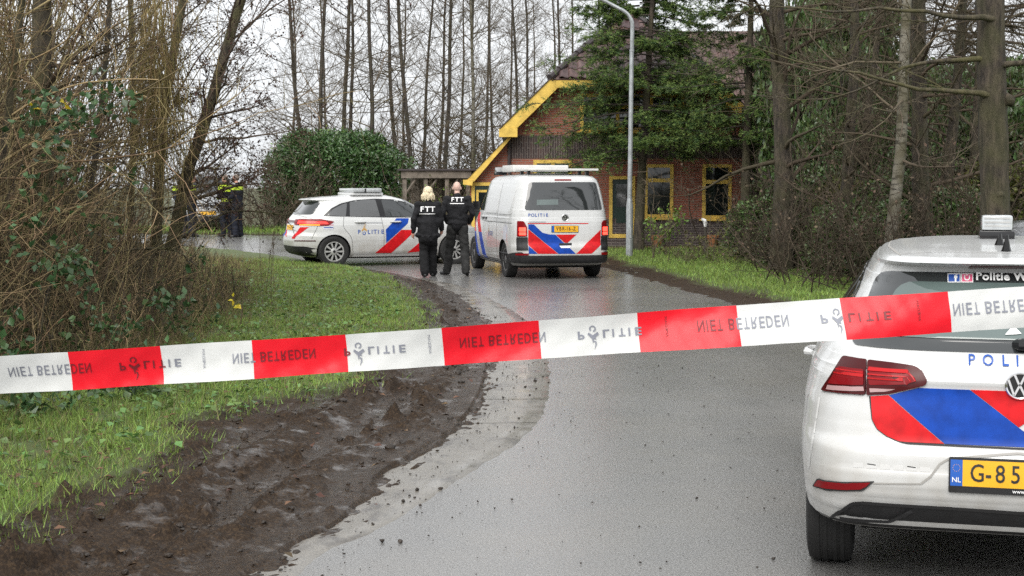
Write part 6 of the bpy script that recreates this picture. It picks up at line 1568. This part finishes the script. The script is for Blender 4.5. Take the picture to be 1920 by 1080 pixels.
# ------------------------------------------------------------------ conifers before the house
M_NEED = mat('fir_needle', (.048, .092, .030), rough=.55, spec=.3, island=.4, trans=.12)
M_NEEDL = mat('fir_needle_light', (.135, .20, .052), rough=.55, spec=.3, island=.45, trans=.2)
def fir(label, loc, z0, z1, rx, ry, nbr, per, seed, droop=-.07, cx_=0.):
    o = thing('fir_tree', label, 'fir', loc); h = z1
    tp_ = walk(np.array([[0, 0, -.2]]), np.array([[.02, 0, 1.]]), h + .4, 14, .015, .05); g = Geo(); g.add(*trunk_geo(tp_, .13, .03, 10)); link('trunk', g.mesh('trunk', M_BARKD), o)
    t = rng.uniform(0, 1, nbr) ** .85; z = z0 + (z1 - z0) * t; a = rng.uniform(0, 2 * np.pi, nbr)
    prof = np.interp(z, [0, z0, z0 + .5, 3.4, 4.6, 6.2, z1], [.6, .80, .97, 1.0, .84, .60, .1]); lenf = prof * rng.uniform(.62, 1.12, nbr)
    d = np.c_[np.cos(a) * rx, np.sin(a) * ry, np.full(nbr, .12)]; L = np.hypot(d[:, 0], d[:, 1]) * lenf
    P0 = np.c_[np.zeros((nbr, 2)), z]; br = walk(P0, d, L, 9, .05, droop); br[:, :, 2] += (np.linspace(0, 1, 9) ** 3 * .25)[None] * L[:, None] * .6
    g = Geo(); g.add(*tubes(br, np.clip(L * .012, .008, .035), .004, 4))
    pos, dd, L2, _ = spawn(br, L, per, .18, 1, 58, 12, .26, .25, .35); dd[:, 2] *= .35; tw = walk(pos, dd, np.maximum(L2, .12), 5, .08, -.05); g.add(*tubes(tw[:, ::2], .005, .002, 3))
    allp = np.concatenate([tw, br[:, 4:9]], 0)
    link('branches', g.mesh('branches', M_STEMD), o)
    # sub-sprays and their needles
    pos, dd, L3, _ = spawn(tw, np.maximum(L2, .12), 5, .1, 1, 50, 12, .5, .2, .3); sp_ = walk(pos, dd, np.maximum(L3, .06), 3, .1, -.03)
    def needles(P, k, ln, wd):
        N, n, _ = P.shape; ii = np.repeat(np.arange(N), k); M = len(ii); f = rng.uniform(0, n - 1.001, M); i = f.astype(int); q = (f - i)[:, None]
        p = P[ii, i] * (1 - q) + P[ii, i + 1] * q; T = unit(P[ii, i + 1] - P[ii, i]); s = unit(np.cross(T, rng.normal(size=(M, 3)) * .5 + [0, 0, 1.])); s *= np.where(rng.random(M) < .5, -1, 1)[:, None]
        dr = unit(s + T * .55 + rng.normal(0, .22, (M, 3))); tip = p + dr * (ln * rng.uniform(.7, 1.2, M))[:, None]; w = unit(np.cross(dr, rng.normal(size=(M, 3)))) * wd
        V = np.stack([p - w, p + w, tip], 1).reshape(-1, 3); return V, np.arange(M * 3).reshape(-1, 3)
    link('needles', mesh_data('needles', *needles(tw, 30, .085, .0085), M_NEED), o)
    link('young_needles', mesh_data('young_needles', *needles(sp_, 9, .068, .0080), M_NEEDL), o)
    return o
FY = 36.0; fx = at(1197, 400, FY).x
fir('broad dark green fir with drooping sprays standing before the farmhouse gable', (fx, FY, float(gz(0, FY))), 2.15, 8.6, 2.85, 1.3, 205, 18, 3)
fx2 = at(1396, 400, 35.2).x
fir('thinner olive fir growing before the right-hand windows of the farmhouse', (fx2, 35.2, float(gz(0, 35.2))), 2.5, 9.0, 2.3, 1.2, 115, 15, 4)

# ------------------------------------------------------------------ wood on the right
M_TWIGD2 = mat('brown_twig', (.075, .060, .040), rough=.8, spec=.2, island=.4)
TR = [make_tree(15, .20, 52, ang=72, lr=.17, wob=.03, tw=(7, 7), t0=.12, trunkm=M_BARKD, thick=1.1, up=.0, twigm=M_TWIGD2) for _ in range(2)]
TRB = make_tree(15, .13, 26, ang=75, lr=.22, wob=.035, tw=(7, 6), t0=.14, trunkm=M_BIRCH, thick=1.4, up=.03)
right = [(1463, 29.0, 1.0, 0, 'thick brown trunk rising between the farmhouse wing and the fir'), (1576, 27.0, .62, 0, 'slim straight trunk between the thick trunk and the birch'), (1617, 31, .45, 1, 'very thin sapling trunk just left of the birch'), (1731, 24.5, .78, -1, 'brown trunk directly right of the birch'), (1771, 27.5, .62, 0, 'greenish trunk between the brown trunk and the burled oak'), (1820, 30, .8, 0, 'shaded trunk half hidden behind the burled oak'), (1700, 34, .55, 1, 'thin dark trunk standing deep in the wood behind the birch'),
         (1535, 36, .6, -1, 'trunk deep in the wood beside the farmhouse wing'), (1655, 40, .8, 0, 'far dark trunk deep in the wood behind the birch'), (1790, 42, .9, 1, 'far trunk deep in the wood behind the greenish trunk'), (1600, 46, .9, 0, 'far trunk standing behind the farmhouse wing'), (1915, 34, .9, 0, 'trunk behind the parked dark car'), (1495, 44, .9, 0, 'far trunk rising behind the wing roof'), (1860, 46, 1., 0, 'far trunk at the back of the wood above the police hatchback')]
for i, (px, Y, s, tl_, lab) in enumerate(right):
    p = at(px, 480, Y); put_tree('oak_tree', lab, TR[i % 2], (p.x, Y, float(gz(0, Y))), rng.uniform(0, 6.28), s if s > .7 else max(s, .55), (0, R(tl_)), 'trunks of the wood right of the farmhouse')
p = at(1660, 480, 24); put_tree('birch_tree', 'white-barked birch leaning slightly left in the wood right of the farmhouse', TRB, (p.x, 24, 0), 2.2, .80, (0, R(-3.2)))
# old oak with burls
OY = 19.5; p = at(1872, 470, OY); oak = thing('oak_tree', 'massive old burled oak trunk above the roof of the police hatchback', 'tree', (p.x, OY, 0))
tp_ = walk(np.array([[0, 0, -.2]]), np.array([[-.02, 0, 1.]]), 9, 26, .012, .05); g = Geo(); V, F = trunk_geo(tp_, .20, .15, 24, 1.3)
nn = fbm(V[:, 0] * 5 + V[:, 1] * 4, V[:, 2] * 2.2, 4, 91) - .5; cxy = np.c_[np.interp(V[:, 2], tp_[0, :, 2], tp_[0, :, 0]), np.interp(V[:, 2], tp_[0, :, 2], tp_[0, :, 1])]; V[:, :2] = cxy + (V[:, :2] - cxy) * (1 + .40 * nn[:, None]); g.add(V, F); link('trunk', g.mesh('trunk', M_BARKD), oak)
for bz__, ba in ((2.2, -2.2), (2.85, -1.2), (1.6, -1.9)):
    V = icoV2 * np.array((.07, .06, .09)) * (1 + .2 * rng.normal(size=(len(icoV2), 1))) + np.array((math.cos(ba) * .15, math.sin(ba) * .15, bz__)); obj('burl', V, icoF2, M_BARKD, oak, smooth=True)
pos = np.array([[-.1, -.1, z_] for z_ in (2.9, 3.4, 3.9, 3.3, 4.4, 4.2)]); dr = np.array([[-1, -.35, .12], [-1, .2, .05], [-1, -.5, .2], [.8, -.6, .2], [-.7, .7, .3], [.9, .3, .3]])
b1 = walk(pos, dr, [3.6, 3.2, 3.8, 2.4, 3, 2.6], 14, .10, .0); g = Geo(); g.add(*tubes(b1, .055, .005, 6, .45)); pos, d, L, rad = spawn(b1, 3.2, 9, .15, 1, 52, 16, .28, .3, .3, .034, .007, .5); b2 = walk(pos, d, L, 7, .14, .03); g.add(*tubes(b2, np.clip(rad, .006, .02), .004, 4))
pos, d, L, _ = spawn(b2, L, 7, .1, 1, 45, 16, .45); b3 = walk(pos, d, L, 5, .18, .0); g.add(*tubes(b3, .005, .0025, 3)); pos, d, L, _ = spawn(b3, L, 4, .1, 1, 45, 16, .5); b4 = walk(pos, d, L, 3, .18, .0); g.add(*tubes(b4, .0035, .002, 3)); link('crown', g.mesh('crown', M_BARKM), oak)
# hollies and undergrowth
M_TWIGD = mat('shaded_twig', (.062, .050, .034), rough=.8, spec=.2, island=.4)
M_HOLLY = mat('holly_leaf', (.070, .115, .034), rough=.3, spec=.55, island=.55, trans=.1)
M_OLIVE = mat('olive_leaf', (.085, .095, .022), rough=.5, spec=.35, island=.5, trans=.2)
hol = [(1440, 33, 1.0, 1.5), (1500, 30, .9, 1.2), (1545, 32, 1.1, 2.2), (1610, 30, 1.1, 1.9), (1690, 29, 1.1, 2.0), (1740, 33, 1.3, 2.4), (1800, 29, 1.1, 1.9), (1850, 33, 1.4, 2.4), (1900, 28, 1.2, 2.2), (1640, 38, 1.7, 3.0), (1560, 41, 1.6, 2.6), (1720, 44, 2.2, 3.4), (1820, 42, 2.0, 3.2), (1900, 40, 2.0, 3.0), (1960, 30, 1.4, 2.2), (1780, 52, 3.0, 5.8), (1900, 54, 3.0, 6.2), (1660, 54, 3.0, 5.6), (1545, 48, 2.2, 5.0), (1610, 34, 1.1, 3.6), (1690, 36, 1.2, 4.2), (1760, 37, 1.3, 4.4), (1840, 38, 1.4, 4.6), (1520, 33, .9, 3.2), (1470, 38, 1.1, 3.4), (1720, 31, 1.0, 3.2), (1880, 31, 1.2, 3.6), (1500, 34.5, 1.0, 6.0), (1550, 35.5, 1.1, 6.5), (1455, 36.2, .8, 5.6), (1610, 40, 1.4, 7.0), (1800, 25, .8, 1.7), (1690, 25, .8, 1.5), (1590, 27, .8, 1.5)]
hm = []
for k in range(3):
    t_ = leafy('holly_shrub', 'dark glossy holly shrub filling the understorey of the wood on the right', (0, 0, 1.0), (1., .9, 1.05), 5600, .10, M_HOLLY if k < 2 else M_OLIVE, M_STEMD, (0, -60, 0), shell=(.35, 1.0), asp=.6, flat=.1, seed=k + 3, group='holly shrubs in the understorey of the wood'); hm.append(t_)
for i, (px, Y, w_, h_) in enumerate(hol):
    src = hm[2] if i in (3, 8, 13) else hm[i % 2]
    o = src if (i in (0, 1) or (i == 3)) else copy_tree(src)
    p = at(px, 480, Y); o.location = (p.x, Y, float(gz(0, Y)) - .05); o.scale = (w_, w_, h_ / 2); o.rotation_euler = (0, 0, rng.uniform(0, 6.28))
    wh = 'beside the farmhouse wing' if px < 1570 else ('around the white birch' if px < 1750 else 'behind the roof of the police hatchback'); fr_ = 'far ' if Y > 37 else ''
    o['label'] = fr_ + ('dark glossy holly shrub ' if src is not hm[2] else 'olive-green leafy shrub ') + wh; o['group'] = o['label']
tb = [twig_bush('understorey_shrub', 'bare brown many-stemmed shrub along the edge of the wood on the right', (0, -60, 0), 14, 2.3, 1.5, M_TWIGD, 200, M_DEADL, r=.014, lean=.5, group='bare shrubs along the wood edge') for _ in range(2)]
un = [(1470, 30.5, .8), (1500, 29, .9), (1490, 27, 1.05), (1535, 25.5, 1.1), (1590, 24.5, 1.1), (1640, 23.5, 1.0), (1700, 23, 1.1), (1760, 22.5, 1.15), (1820, 22, 1.1), (1890, 22, 1.1), (1560, 30, 1.3), (1660, 29, 1.4), (1760, 28, 1.4), (1860, 27, 1.4), (1480, 34, 1.2), (1720, 36, 1.6), (1830, 36, 1.6)]
for i, (px, Y, s) in enumerate(un):
    o = tb[i] if i < 2 else copy_tree(tb[i % 2]); p = at(px, 480, Y); o.location = (p.x, Y, float(gz(0, Y))); o.scale = (s, s, s); o.rotation_euler = (0, 0, rng.uniform(0, 6.28))
    o['label'] = ('farther ' if Y > 27.5 else '') + 'bare brown many-stemmed shrub ' + ('on the grass edge left of the thick trunk' if px < 1500 else ('at the wood edge below the birch' if px < 1720 else 'behind the roof of the police hatchback')); o['group'] = o['label']
# saplings on the right verge
q = ground(1248, 484); twig_bush('leafy_sapling', 'young shrub with yellow-green leaves beside the lamp post', q, 7, 1.45, .5, M_TWIG, 330, M_LIME, leafsize=.075, r=.010, lean=.3)
q = ground(1225, 490); twig_bush('thin_sapling', 'thin leafless sapling standing on the right verge near the lamp post', q, 3, 2.3, .15, M_TWIG, r=.014, lean=.12, sub=6)
q = ground(1345, 497); twig_bush('bramble_patch', 'low arching bramble tangle on the verge before the garden light', q, 30, 1.2, 1.6, M_TWIG, 700, M_OLIVE, leafsize=.06, r=.007, lean=.9, up=-.05)

# bare brush under the alders behind the carport
for i, (px, Y) in enumerate(((560, 72), (620, 76), (690, 70), (740, 66), (800, 74), (850, 68), (905, 72), (960, 76), (1010, 70), (650, 90), (780, 92), (900, 94))):
    o = copy_tree(tb[i % 2]); p = at(px, 400, Y); s_ = rng.uniform(1.7, 2.4); o.location = (p.x, Y, float(gz(0, Y))); o.scale = (s_ * 1.3, s_, s_); o.rotation_euler = (0, 0, rng.uniform(0, 6.28))
    o['label'] = ('far hazy' if Y > 85 else 'tall') + ' bare brush under the alders ' + ('behind the laurel bush' if px < 700 else ('behind the carport' if px < 880 else 'behind the farmhouse roof')); o['group'] = o['label']
# ------------------------------------------------------------------ left thicket: leaning alder, mossy trees, vines, brambles
M_CANE = mat('dead_cane', (.28, .215, .115), rough=.8, spec=.2, island=.55)
M_CANED = mat('dark_cane', (.10, .078, .050), rough=.8, spec=.2, island=.5)
M_STRAW = mat('straw_vine', (.24, .19, .085), rough=.8, spec=.2, island=.45)
M_BRAM = mat('bramble_leaf', (.06, .115, .045), rough=.35, spec=.5, island=.5, trans=.2)
M_YELL = mat('yellow_leaf', (.62, .50, .03), rough=.5, island=.3, trans=.3)
E2 = smooth_line([(-3.3, 6)] + [tuple(ground(*p).xy) for p in [(0, 775), (130, 738), (250, 716), (400, 630), (475, 570), (492, 530), (475, 500), (430, 480), (400, 474)]] + [(-12, 40)], 6)
x2 = lx(E2)
def hmax(u, y):   # how high the tangle stands, by depth u behind its front edge
    return np.interp(u, [0, .25, .8, 1.5, 3, 6], [.30, .65, 1.2, 2.1, 3.1, 3.7]) * np.interp(y, [6, 14, 18, 21, 25, 32, 40], [1.0, 1.0, .85, .5, .28, .2, .15])
def thicket_pts(n, umax=4.6, pw=1.0):
    y = 8.0 * (33 / 8.0) ** (rng.random(n) ** .9); u = umax * rng.random(n) ** pw; x = x2(y) - u; return x, y, u
def cane_set(n, m, name, label, rad, hsc=1., lean=.4, seg=7, up=-.035, sub=0, subm=None, pw=.9):
    x, y, u = thicket_pts(n, pw=pw); z = left_h(x, y) - .05; H = hmax(u, y) * rng.uniform(.35, 1.15, n) * hsc
    b = walk(np.c_[x, y, z], np.c_[rng.normal(0, lean, n) + .05, rng.normal(0, lean, n), np.ones(n)], H * 1.2, seg, .15, up); g = Geo(); g.add(*tubes(b, rad * rng.uniform(.6, 1.5, n), rad * .35, 3))
    if sub:
        pos, d, L, _ = spawn(b, H, sub, .15, 1, 52, 20, .30); b2 = walk(pos, d, L, 3, .28, -.03); g.add(*tubes(b2, rad * .5, rad * .25, 3))
        b = b2
    tag(link(name, g.mesh(name, m)), label, 'thicket', kind='stuff'); return b
bA = cane_set(3400, M_CANE, 'dead_canes', 'tangle of tan dead canes and stalks in the left thicket', .0048, 1.0, .38, 6, -.03, 4)
bB = cane_set(2500, M_CANED, 'dark_twigs', 'tangle of dark brown woody twigs in the left thicket', .0050, 1.15, .30, 6, .02, 5)
bC = cane_set(1500, M_BARKM, 'mossy_stems', 'mossy green-brown stems inside the left thicket', .008, 1.1, .22, 7, .03, 2)
# fallen grass and litter skirt
n = 12000; y = 8.0 * (33 / 8.0) ** rng.random(n); u = rng.normal(.45, .38, n); x = x2(y) - u; P = np.c_[x, y, left_h(x, y)]
blades('thicket_straw', P, rng.uniform(.06, .28, n) * np.interp(y, [8, 30], [1, .8]), rng.uniform(.004, .009, n), M_STRAW if False else M_GRASSD, 1.0, 'brown withered grass and stalks at the foot of the left thicket')
# bramble leaves in small sprays
def sprays(cent, k, sd, size, m, name, label):
    P = np.repeat(cent, k, 0) + rng.normal(0, 1, (len(cent) * k, 3)) * sd; V, F = leaf_cards(P, size * rng.uniform(.6, 1.3, len(P)), .45, .72); return tag(obj(name, V, F, m), label, 'leaves', kind='stuff')
cen = []
for px, py, Y, k in ((60, 215, 12.2, 5), (95, 240, 12.4, 6), (165, 170, 12.5, 6), (200, 190, 12.8, 6), (150, 215, 12.4, 7), (240, 195, 13.2, 3), (75, 180, 12.2, 4), (110, 270, 12.4, 4), (130, 300, 12.6, 3), (60, 330, 12.0, 2), (105, 340, 12.2, 3), (140, 355, 12.6, 2), (245, 340, 13.4, 3), (120, 505, 12.6, 9), (145, 520, 12.8, 8), (160, 490, 13, 6), (95, 500, 12.4, 4), (70, 450, 12.4, 4), (35, 455, 12, 4), (150, 600, 12.3, 4), (230, 615, 13.0, 7), (200, 610, 12.6, 4), (310, 560, 14.6, 6), (330, 590, 15, 5), (5, 650, 11.2, 4), (12, 585, 11.4, 3), (55, 655, 11.4, 2), (210, 445, 13.6, 3), (360, 500, 16, 3), (300, 545, 14.8, 3), (340, 560, 15.2, 4), (30, 690, 11.1, 3), (400, 590, 16.5, 3), (225, 745, 11.2, 10), (245, 735, 11.3, 8), (60, 760, 10.2, 8), (35, 752, 10.4, 6), (110, 752, 10.6, 5)):
    p = np.array(at(px, py, Y)); cen += [p + rng.normal(0, .09, 3) for _ in range(k)]
cen = np.array(cen); cen[:, 2] = np.maximum(cen[:, 2], left_h(cen[:, 0], cen[:, 1]) + .06)
sprays(cen, 6, .05, .075, M_BRAM, 'bramble_leaves', 'green bramble leaves scattered through the left thicket')
x, y, u = thicket_pts(180); P = np.c_[x, y, left_h(x, y) + hmax(u, y) * rng.uniform(.05, .4, 180)]; sprays(P, 4, .06, .06, M_BRAM, 'ivy_leaves', 'small ivy leaves deep in the left thicket')
for px, py, Y, lab in ((62, 203, 12.2, 'single yellow leaf on a bramble twig, left one of two high in the thicket'), (117, 190, 12.2, 'single yellow leaf on a bramble twig among green leaves high in the thicket'), (447, 573, 15.6, 'yellow leaves on a thin stalk at the thicket edge'), (438, 560, 15.6, 'small yellow leaf above the yellow pair on the thin stalk')):
    P = np.array(at(px, py, Y))[None] + rng.normal(0, .012, (3, 3)); V, F = leaf_cards(P, np.array([.075, .06, .05]), .2, .7, dirs=np.array([[.6, 0, -.8], [-.7, 0, -.3], [0, 0, 1.]])); tag(obj('yellow_leaf', V, F, M_YELL), lab, 'leaf')
P = np.array([ground(450, 625)]); b = walk(P, np.array([[.0, 0, 1.]]), .62, 6, .05, 0); g = Geo(); g.add(*tubes(b, .008, .003, 5)); tag(link('weed_stalk', g.mesh('weed_stalk', M_CANED)), 'thin dark stalk carrying yellow leaves at the thicket edge', 'stalk')
# tall dry weed stalks standing on the verge by the far car
for px in (492, 500, 507, 515):
    p = ground(px, 552 + rng.uniform(-6, 6)); b = walk(np.array([p]), np.array([[rng.normal(0, .05), 0, 1.]]), rng.uniform(.9, 1.25), 7, .04, 0); g = Geo(); g.add(*tubes(b, .006, .003, 4)); pos, d, L, _ = spawn(b, .5, 7, .55, 1, 35, 10, .3); g.add(*tubes(walk(pos, d, L, 3, .1, .02), .003, .002, 3))
    P2 = pos + d * .12; V, F = leaf_cards(P2, np.full(len(P2), .03), .2, .6); w_ = thing('dry_weed', 'tall dry seed stalk standing on the verge before the side-on police car', 'weed', (0, 0, 0), group='dry seed stalks on the verge'); link('stalk', g.mesh('stalk', M_CANED), w_); obj('seed_heads', V, F, M_CONE, w_)['kind'] = 'stuff'

# leaning alder whose branches hang over the verge
M_HANG = mat('hanging_dead_leaf', (.070, .040, .030), rough=.8, spec=.2, island=.5)
def px_path(pts, Y): return np.array([[tuple(at(px, py, Y + dy)) for px, py, dy in pts]])
def resample(P, n):
    L = smooth_line([tuple(q) for q in P[0]], 6); d = np.concatenate([[0], np.cumsum(np.linalg.norm(np.diff(L, axis=0), axis=1))]); t = np.linspace(0, d[-1], n); return np.stack([np.interp(t, d, L[:, i]) for i in range(3)], -1)[None]
TYl = 19.0
def bough_tree(name, label, pts, Y, r0, r1, barkm, boughs, bl, twm, nl, leafm, down=-.02, drift=(.4, 0, 0), n3=7, loc=None):
    o = thing(name, label, 'tree', (0, 0, 0)); P = resample(px_path(pts, Y), 22); base = P[0, 0].copy(); o.location = (base[0], base[1], float(left_h(base[0], base[1]))); off_ = np.array(o.location)
    g = Geo(); g.add(*trunk_geo(P - off_, r0, r1, 12, 1.25)); link('trunk', g.mesh('trunk', barkm), o)
    pos, d, L, rad = spawn(P - off_, bl, boughs, .12, 1, 62, 16, 1., .3, .2, r0, r1, .28); d = unit(d + np.array(drift)); b1 = walk(pos, d, L, 10, .12, down); g = Geo(); g.add(*tubes(b1, np.clip(rad, .01, .035), .005, 5))
    pos, d, L2, r2 = spawn(b1, L, 8, .12, 1, 45, 16, .42, .3, .3, np.clip(rad, .01, .035), .005, .5); b2 = walk(pos, d, L2, 6, .15, down); g.add(*tubes(b2, np.clip(r2, .004, .01), .003, 3))
    pos, d, L3, _ = spawn(b2, L2, n3, .08, 1, 45, 18, .45, .3, .2); b3 = walk(pos, d, np.maximum(L3, .06), 4, .18, down); g.add(*tubes(b3, .0032, .0018, 3)); link('branches', g.mesh('branches', twm), o)
    if nl:
        ii = rng.integers(0, len(b3), nl); jj = rng.integers(1, 4, nl); V, F = leaf_cards(b3[ii, jj] + rng.normal(0, .01, (nl, 3)), rng.uniform(.018, .042, nl), .1, .7); link('leaves', mesh_data('leaves', V, F, leafm), o)
    return o
bough_tree('alder_tree', 'leaning mossy alder at the thicket edge with twigs hanging over the verge', [(322, 470, 0), (338, 390, 0), (352, 320, 0), (378, 250, 0), (402, 170, .1), (428, 80, .2), (452, 0, .3), (490, -110, .4)], TYl, .085, .055, M_BARKM, 26, 1.75, M_TWIGR, 7500, M_HANG, -.025, (.55, -.1, .0))
bough_tree('alder_tree', 'second mossy trunk behind the leaning alder, wrapped in straw-coloured vines', [(292, 480, 0), (296, 380, 0), (304, 240, 0), (322, 120, 0), (343, 0, .1), (362, -110, .1)], TYl + .9, .075, .05, M_BARKM, 18, 1.4, M_TWIG, 2600, M_HANG, -.01, (.1, -.2, .1))
bough_tree('mossy_tree', 'thick mossy tree trunk at the far left deep in the thicket', [(88, 560, 0), (84, 400, 0), (80, 250, 0), (78, 100, 0), (80, -120, 0)], 15.5, .115, .09, M_BARKM, 22, 1.5, M_CANED, 0, None, .0, (.0, -.4, .1), 6)
bough_tree('mossy_tree', 'slim dark tree with arching boughs between the thick mossy trunk and the vines', [(150, 560, 0), (165, 400, 0), (185, 240, 0), (200, 90, 0), (212, -120, 0)], 17, .036, .026, M_BARK, 22, 1.5, M_CANED, 900, M_HANG, -.01, (.0, -.3, .1), 6)
bough_tree('mossy_tree', 'thin crooked tree beside the left edge of the thicket with tan twigs', [(-40, 620, 0), (-20, 420, 0), (12, 240, 0), (30, 80, 0), (60, -120, 0)], 13.5, .04, .03, M_BARKM, 24, 1.5, M_CANE, 0, None, -.01, (.3, -.2, .1), 6)
bough_tree('mossy_tree', 'slender back tree filling the gap behind the vines', [(240, 500, 0), (246, 380, 0), (250, 200, 0), (246, 60, 0), (240, -120, 0)], 21.5, .045, .035, M_BARKM, 26, 1.8, M_TWIG, 1500, M_HANG, -.0, (.0, -.1, .1), 7)
# long grey low branch reaching over the road edge
lb_ = thing('fallen_branch', 'long grey bent branch reaching out of the thicket towards the side-on police car', 'branch'); P = resample(px_path([(335, 448, 0), (380, 425, 0), (420, 400, 0), (470, 396, 0), (540, 404, .1)], 20.5), 16); g = Geo(); g.add(*tubes(P, .022, .006, 6)); pos, d, L, _ = spawn(P, 1.0, 14, .3, 1, 45, 15, .5); b2 = walk(pos, d, L, 6, .15, .0); g.add(*tubes(b2, .007, .003, 4)); pos, d, L, _ = spawn(b2, L, 5, .2, 1, 45, 15, .5); g.add(*tubes(walk(pos, d, L, 4, .2, 0), .003, .002, 3)); link('wood', g.mesh('wood', M_BARKM), lb_)
lb2 = thing('fallen_branch', 'pale dead branch lying low across the front of the thicket', 'branch'); P = resample(px_path([(150, 478, 0), (220, 472, 0), (270, 466, 0), (330, 470, 0), (370, 500, 0)], 16.5), 14); g = Geo(); g.add(*tubes(P, .018, .006, 5)); pos, d, L, _ = spawn(P, .8, 9, .2, 1, 45, 15, .5); g.add(*tubes(walk(pos, d, L, 5, .15, .0), .006, .003, 3)); link('wood', g.mesh('wood', M_BARKM), lb2)
# straw vines hanging down the trunks
n = 520; px = np.concatenate([rng.normal(285, 17, n // 2), rng.normal(300, 45, n // 4), rng.uniform(0, 330, n - n // 2 - n // 4)]); pts = []
P0 = np.array([tuple(at(a, rng.uniform(-40, 230), 18.6 + rng.normal(0, .5))) for a in px]); b = walk(P0, np.c_[rng.normal(0, .15, (n, 2)), -np.ones(n)], rng.uniform(.4, 1.9, n), 9, .16, -.08); g = Geo(); g.add(*tubes(b, .0050, .0035, 3)); pos, d, L, _ = spawn(b, .7, 3, .1, 1, 40, 20, .35); g.add(*tubes(walk(pos, d, L, 4, .3, -.1), .003, .002, 3))
tag(link('hanging_vines', g.mesh('hanging_vines', M_STRAW)), 'straw-coloured honeysuckle vines hanging down the thicket trunks', 'vines', kind='stuff')
# back of the thicket so that no open field shows through low down
n = 2500; y = rng.uniform(9, 23, n); x = x2(y) - rng.uniform(2.6, 8, n); H = rng.uniform(1.5, 6.5, n); b = walk(np.c_[x, y, np.zeros(n)], np.c_[rng.normal(0, .25, (n, 2)), np.ones(n)], H, 6, .12, .0); g = Geo(); g.add(*tubes(b, .016, .006, 3)); pos, d, L, _ = spawn(b, H, 5, .1, 1, 45, 18, .32); g.add(*tubes(walk(pos, d, L, 3, .2, 0), .0075, .004, 3))
tag(link('back_thicket', g.mesh('back_thicket', mat('undergrowth_twig', (.185, .145, .082), rough=.8, spec=.2, island=.5))), 'dense brown undergrowth at the back of the left thicket', 'undergrowth', kind='stuff')
